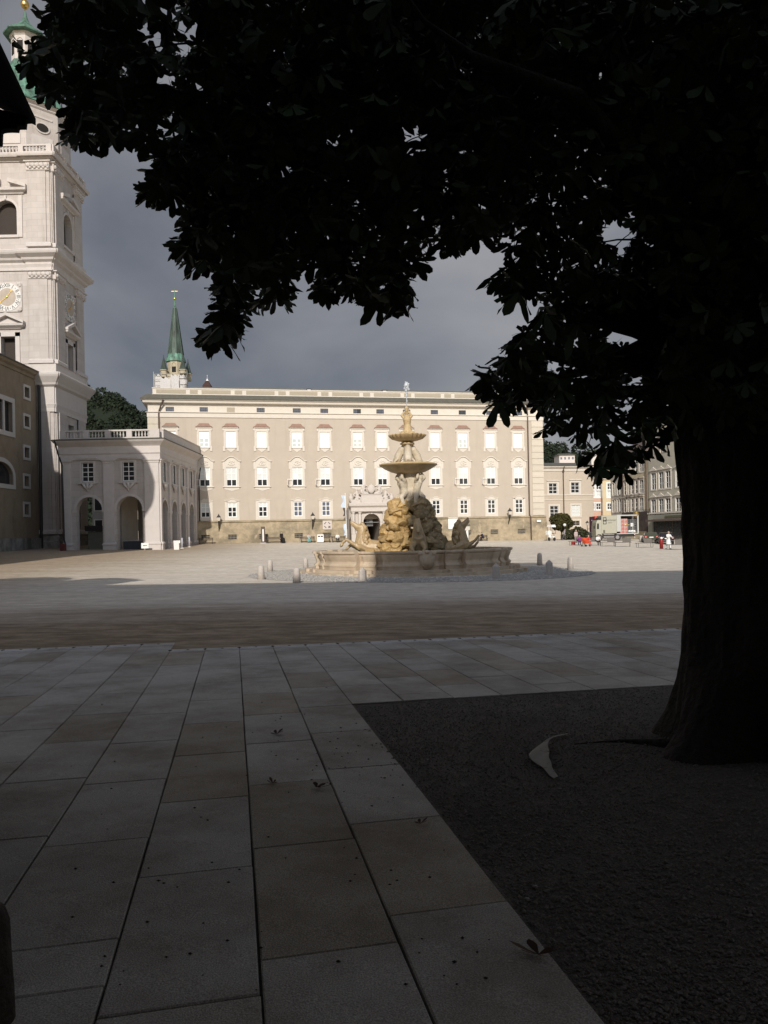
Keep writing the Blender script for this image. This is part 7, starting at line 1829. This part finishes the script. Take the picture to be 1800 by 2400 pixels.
def leaflet_template(full):
    st = [(0, .05), (.35, .29), (.70, .50), (.90, .37)] if full else [(0, .06), (.62, .5)]
    pts = []
    for t, w in st: pts += [(t, -w), (t, w)]
    pts.append((1.04, 0))
    q = [(2 * i, 2 * i + 1, 2 * i + 3, 2 * i + 2) for i in range(len(st) - 1)]
    k = len(pts) - 1
    tr = []
    for a, b1, c, d in q: tr += [(a, b1, c), (a, c, d)]
    tr.append((k - 2, k - 1, k))
    return np.array(pts), np.array(tr)
def compound(rng, full, nl=None):
    """one palmate leaf as vertices and triangles, hub at the origin, lying roughly in the xy plane with drooping leaflets"""
    tp, tr = leaflet_template(full)
    nl = nl or rng.choice([5, 5, 6, 7]); V = []; T_ = []
    droop = rng.uniform(.5, 1.5)
    for i in range(nl):
        an = (i - (nl - 1) / 2) * (5.2 / nl) + rng.normal(0, .08)
        Ln = (.142 - .017 * abs(i - (nl - 1) / 2)) * rng.uniform(.85, 1.12); Wd = Ln * .48
        x = tp[:, 0] * Ln; y = tp[:, 1] * Wd * 1.0
        z = -droop * x * (.35 + 2.2 * x) - .35 * np.abs(y) + .006 * rng.randn(len(x))
        ca, sa = math.cos(an), math.sin(an)
        T_.append(tr + len(np.concatenate(V)) if V else tr)
        V.append(np.stack([x * ca - y * sa, x * sa + y * ca, z], 1))
    if full:                                             # leaf stalk
        k = sum(len(v) for v in V)
        V.append(np.array([(0, .003, 0), (0, -.003, 0), (-.07, 0, .03)])); T_.append(np.array([[k, k + 1, k + 2]]))
    return np.concatenate(V), np.concatenate(T_)
def rotm(rng, tilt=.55):
    yaw = rng.uniform(0, 2 * math.pi); tx_, ty_ = rng.normal(0, tilt), rng.normal(0, tilt)
    return np.array(Matrix.Rotation(yaw, 3, 'Z') @ Matrix.Rotation(tx_, 3, 'X') @ Matrix.Rotation(ty_, 3, 'Y'))
templ = [compound(rs, True) for _ in range(14)]; templ_lo = [compound(rs, False) for _ in range(8)]
# the three hundred leaves that stand out singly along the fringe are objects of their own
cand = np.where(LF_ & (LPX[:, 0] > 0) & (LPX[:, 0] < 1560) & (LPX[:, 1] > 0))[0]
edge = ~inside(LPX[cand, 0], LPX[cand, 1], 34)
pick = np.concatenate([rs.permutation(cand[edge]), rs.permutation(cand[~edge])])[:295]
ps_ = set(pick.tolist())
lm = [np_mesh('leaf', v, t_, m_leaf, True) for v, t_ in templ]
for i in pick:
    k = rs.randint(len(lm)); Mx = Matrix([list(r) for r in rotm(rs)]).to_4x4(); s = rs.uniform(.85, 1.2)
    o = O('leaf', lm[k], tree)
    o.matrix_local = Matrix.Translation(Vector(LP[i]) - TB) @ Mx @ Matrix.Scale(s, 4)
def mass(pts, tl):
    V = []; T_ = []; k = 0
    for p in pts:
        v, t_ = tl[rs.randint(len(tl))]
        V.append((v * rs.uniform(.85, 1.25)) @ rotm(rs).T + p); T_.append(t_ + k); k += len(v)
    return np.concatenate(V), np.concatenate(T_)
rest = np.array([p for i, p in enumerate(LP) if i not in ps_])
V, T_ = mass(rest - np.array(TB), templ)
O('crown', np_mesh('crown', V, T_, m_leaf, True), tree, kind='stuff')
V, T_ = mass(C2 - np.array(TB), templ_lo)
V2 = V
O('upper_crown', np_mesh('upper_crown', V, T_, m_leaf, True), tree, kind='stuff')
# twigs through the hanging leaves
tw = MB()
for k in range(220):
    i = rs.randint(len(LP)); p = Vector(LP[i]) - TB
    e = p + Vector((rs.normal(0, .25), rs.normal(0, .25), rs.normal(.1, .15))).normalized() * rs.uniform(.25, .5)
    pr = proj(*(e + TB)); 
    if not inside(np.array([pr[0]]), np.array([pr[1]]), 8)[0]: continue
    tw.tube([p, p.lerp(e, .5) + Vector((0, 0, .02)), e], [.004, .006, .009], 5)
P(tw, 'twigs', m_bark, tree, kind='stuff')
# spiny husks hanging among the leaves
m_husk = M('green_husk', (.06, .08, .03), var=.2)
for (a, b1) in ((660, 500), (870, 450), (880, 640), (1010, 300), (1260, 480), (560, 420)):
    q = at(a, b1, 5.3) - TB
    O('husk', MB().ell((0, 0, 0), (.025, .025, .027), 8, 6).mesh('husk', m_husk, True), tree, q)

# a second tree out of frame to the left, its crown top catching light and shading the square
lt = Vector((-20.5, 20.0, gh(-20.5, 20)))
t2 = E('linden_tree', lt, label='linden tree out of frame to the left that shades the square', cat='tree')
P(MB().tube([(0, 0, -.1), (.1, 0, 3), (0, .1, 6.5)], [.32, .24, .14], 10), 'trunk', m_bark, t2)
leaf_ball('crown', (0, 0, 8.1), 4.0, 6000, 41, m_leaf, t2, .24, .85)
leaf_ball('crown', (5.0, .8, 8.6), 2.3, 2400, 43, m_leaf, t2, .22, .75)

# ================================================================== LITTER ON THE GROUND
# torn pale sheet on the gravel beside the roots
rg = gp(1282, 1775)
m_rag = add_grime(M('dirty_white_fabric', (.34, .32, .28), var=.1, scale=20, rough=.9), (.10, .06, .03), 14, .56, .64, .85, (1, 1, 1))
def gxy(px_, py_): p = gp(px_, py_); return p
LE = [(1333, 1722), (1302, 1727), (1288, 1736), (1265, 1751), (1244, 1767), (1238, 1779), (1246, 1791), (1261, 1797), (1275, 1809), (1286, 1821), (1301, 1830)]
RE = [(1335, 1725), (1303, 1731), (1291, 1740), (1289, 1755), (1284, 1766), (1294, 1776), (1286, 1785), (1292, 1795), (1298, 1805), (1302, 1816), (1305, 1826)]
mb = MB(); nn = 5
jr = random.Random(4)
for i in range(len(LE)):
    a_l, a_r = gp(*LE[i]) - rg, gp(*RE[i]) - rg
    for j in range(nn):
        s = j / (nn - 1); p = a_l.lerp(a_r, s)
        mb.v.append((p.x + (jr.uniform(-.03, .022) if j == nn - 1 else jr.uniform(-.008, .008)), p.y, p.z + .008 + (.022 * abs(math.sin(i * .9 + j * .8)) if 1 < i < 9 else 0)))
for i in range(len(LE) - 1):
    for j in range(nn - 1): mb.f.append((i * nn + j, i * nn + j + 1, (i + 1) * nn + j + 1, (i + 1) * nn + j))
o = P(mb, 'torn_sheet', m_rag, loc=rg, smooth=True, label='torn dirty white sheet lying on the gravel left of the trunk', cat='rag')
sd = o.modifiers.new('thick', 'SOLIDIFY'); sd.thickness = .004
sb = o.modifiers.new('sub', 'SUBSURF'); sb.levels = 1; sb.render_levels = 1
# root ridge running to the sheet
rp_ = [gp(1345, 1742), gp(1400, 1738), gp(1460, 1736), gp(1530, 1742), gp(1640, 1755)]
P(MB().tube([p - TB - Vector((0, 0, .012)) for p in rp_], [.006, .012, .022, .045, .1], 8), 'root', m_bark, tree, True)
m_dry = M('brown_dry_leaf', (.06, .034, .022), var=.3, scale=20); m_litter = M('dark_seed_litter', (.025, .018, .013), var=.3, scale=30)
def dry_leaf(px_, py_, s, yaw, label):
    p = gp(px_, py_)
    v, t_ = compound(np.random.RandomState(int(px_)), True, 5)
    v = v.copy(); v[:, 1] *= .55; v[:, 2] = .008 + np.abs(v[:, 1]) * .45 + 1.6 * v[:, 0] ** 2
    O('dry_leaf', np_mesh('dry_leaf', v, t_, m_dry), None, p + Vector((0, 0, .003)), yaw, sc=s, label=label, cat='leaf', group='dry fallen leaves')
dry_leaf(1262, 2245, .85, 2.6, 'large brown dry leaf on the slab at bottom right')
dry_leaf(648, 1724, .8, 1.2, 'curled dark dry leaf on the paving near the husk scatter')
dry_leaf(640, 1840, .5, 2.0, 'small dry leaf at a slab joint in the middle of the paving')
dry_leaf(742, 1850, .7, -.5, 'reddish dry leaf just right of the small one')
dry_leaf(985, 1935, .45, .9, 'small dry leaf on the slab near the gravel edge')
rl = np.random.RandomState(8); Vs = []; 
for k in range(230):
    if rl.rand() < .6: a, b1 = 900 + rl.normal(0, 110), 1745 + rl.normal(0, 55)
    else: a, b1 = rl.uniform(150, 1150), rl.uniform(1600, 2330)
    p = gp(a, b1); q = (p.x * Qv.x + p.y * Qv.y)
    if q > 1.2 or b1 < 1560: continue
    s = rl.uniform(.003, .0085)
    Vs.append(base * (1 + .5 * (rl.rand(6, 3) - .5)) * np.array([s * 1.4, s, s]) + np.array([p.x, p.y, p.z + s * .5]))
Vs = np.array(Vs)
O('seed_litter', np_mesh('seed_litter', Vs, (fc[None] + 6 * np.arange(len(Vs))[:, None, None]).reshape(-1, 3), m_litter), kind='stuff', label='scattered dark husks and seeds on the slabs', cat='litter')
for k, (a, b1, lab) in enumerate(((1312, 1852, 'pale pebble on the gravel below the torn sheet'), (1045, 1722, 'pale scrap on the gravel near the paving corner'), (1254, 2083, 'tiny white scrap on the dark gravel lower right'), (1235, 2112, 'tiny pale scrap at the gravel edge lower right'))):
    p = gp(a, b1)
    P(MB().ell((0, 0, .006), (.014, .008, .006), 7, 4), 'pale_scrap', M('pale_scrap', (.36, .34, .32)), loc=p, label=lab, cat='scrap', smooth=True)
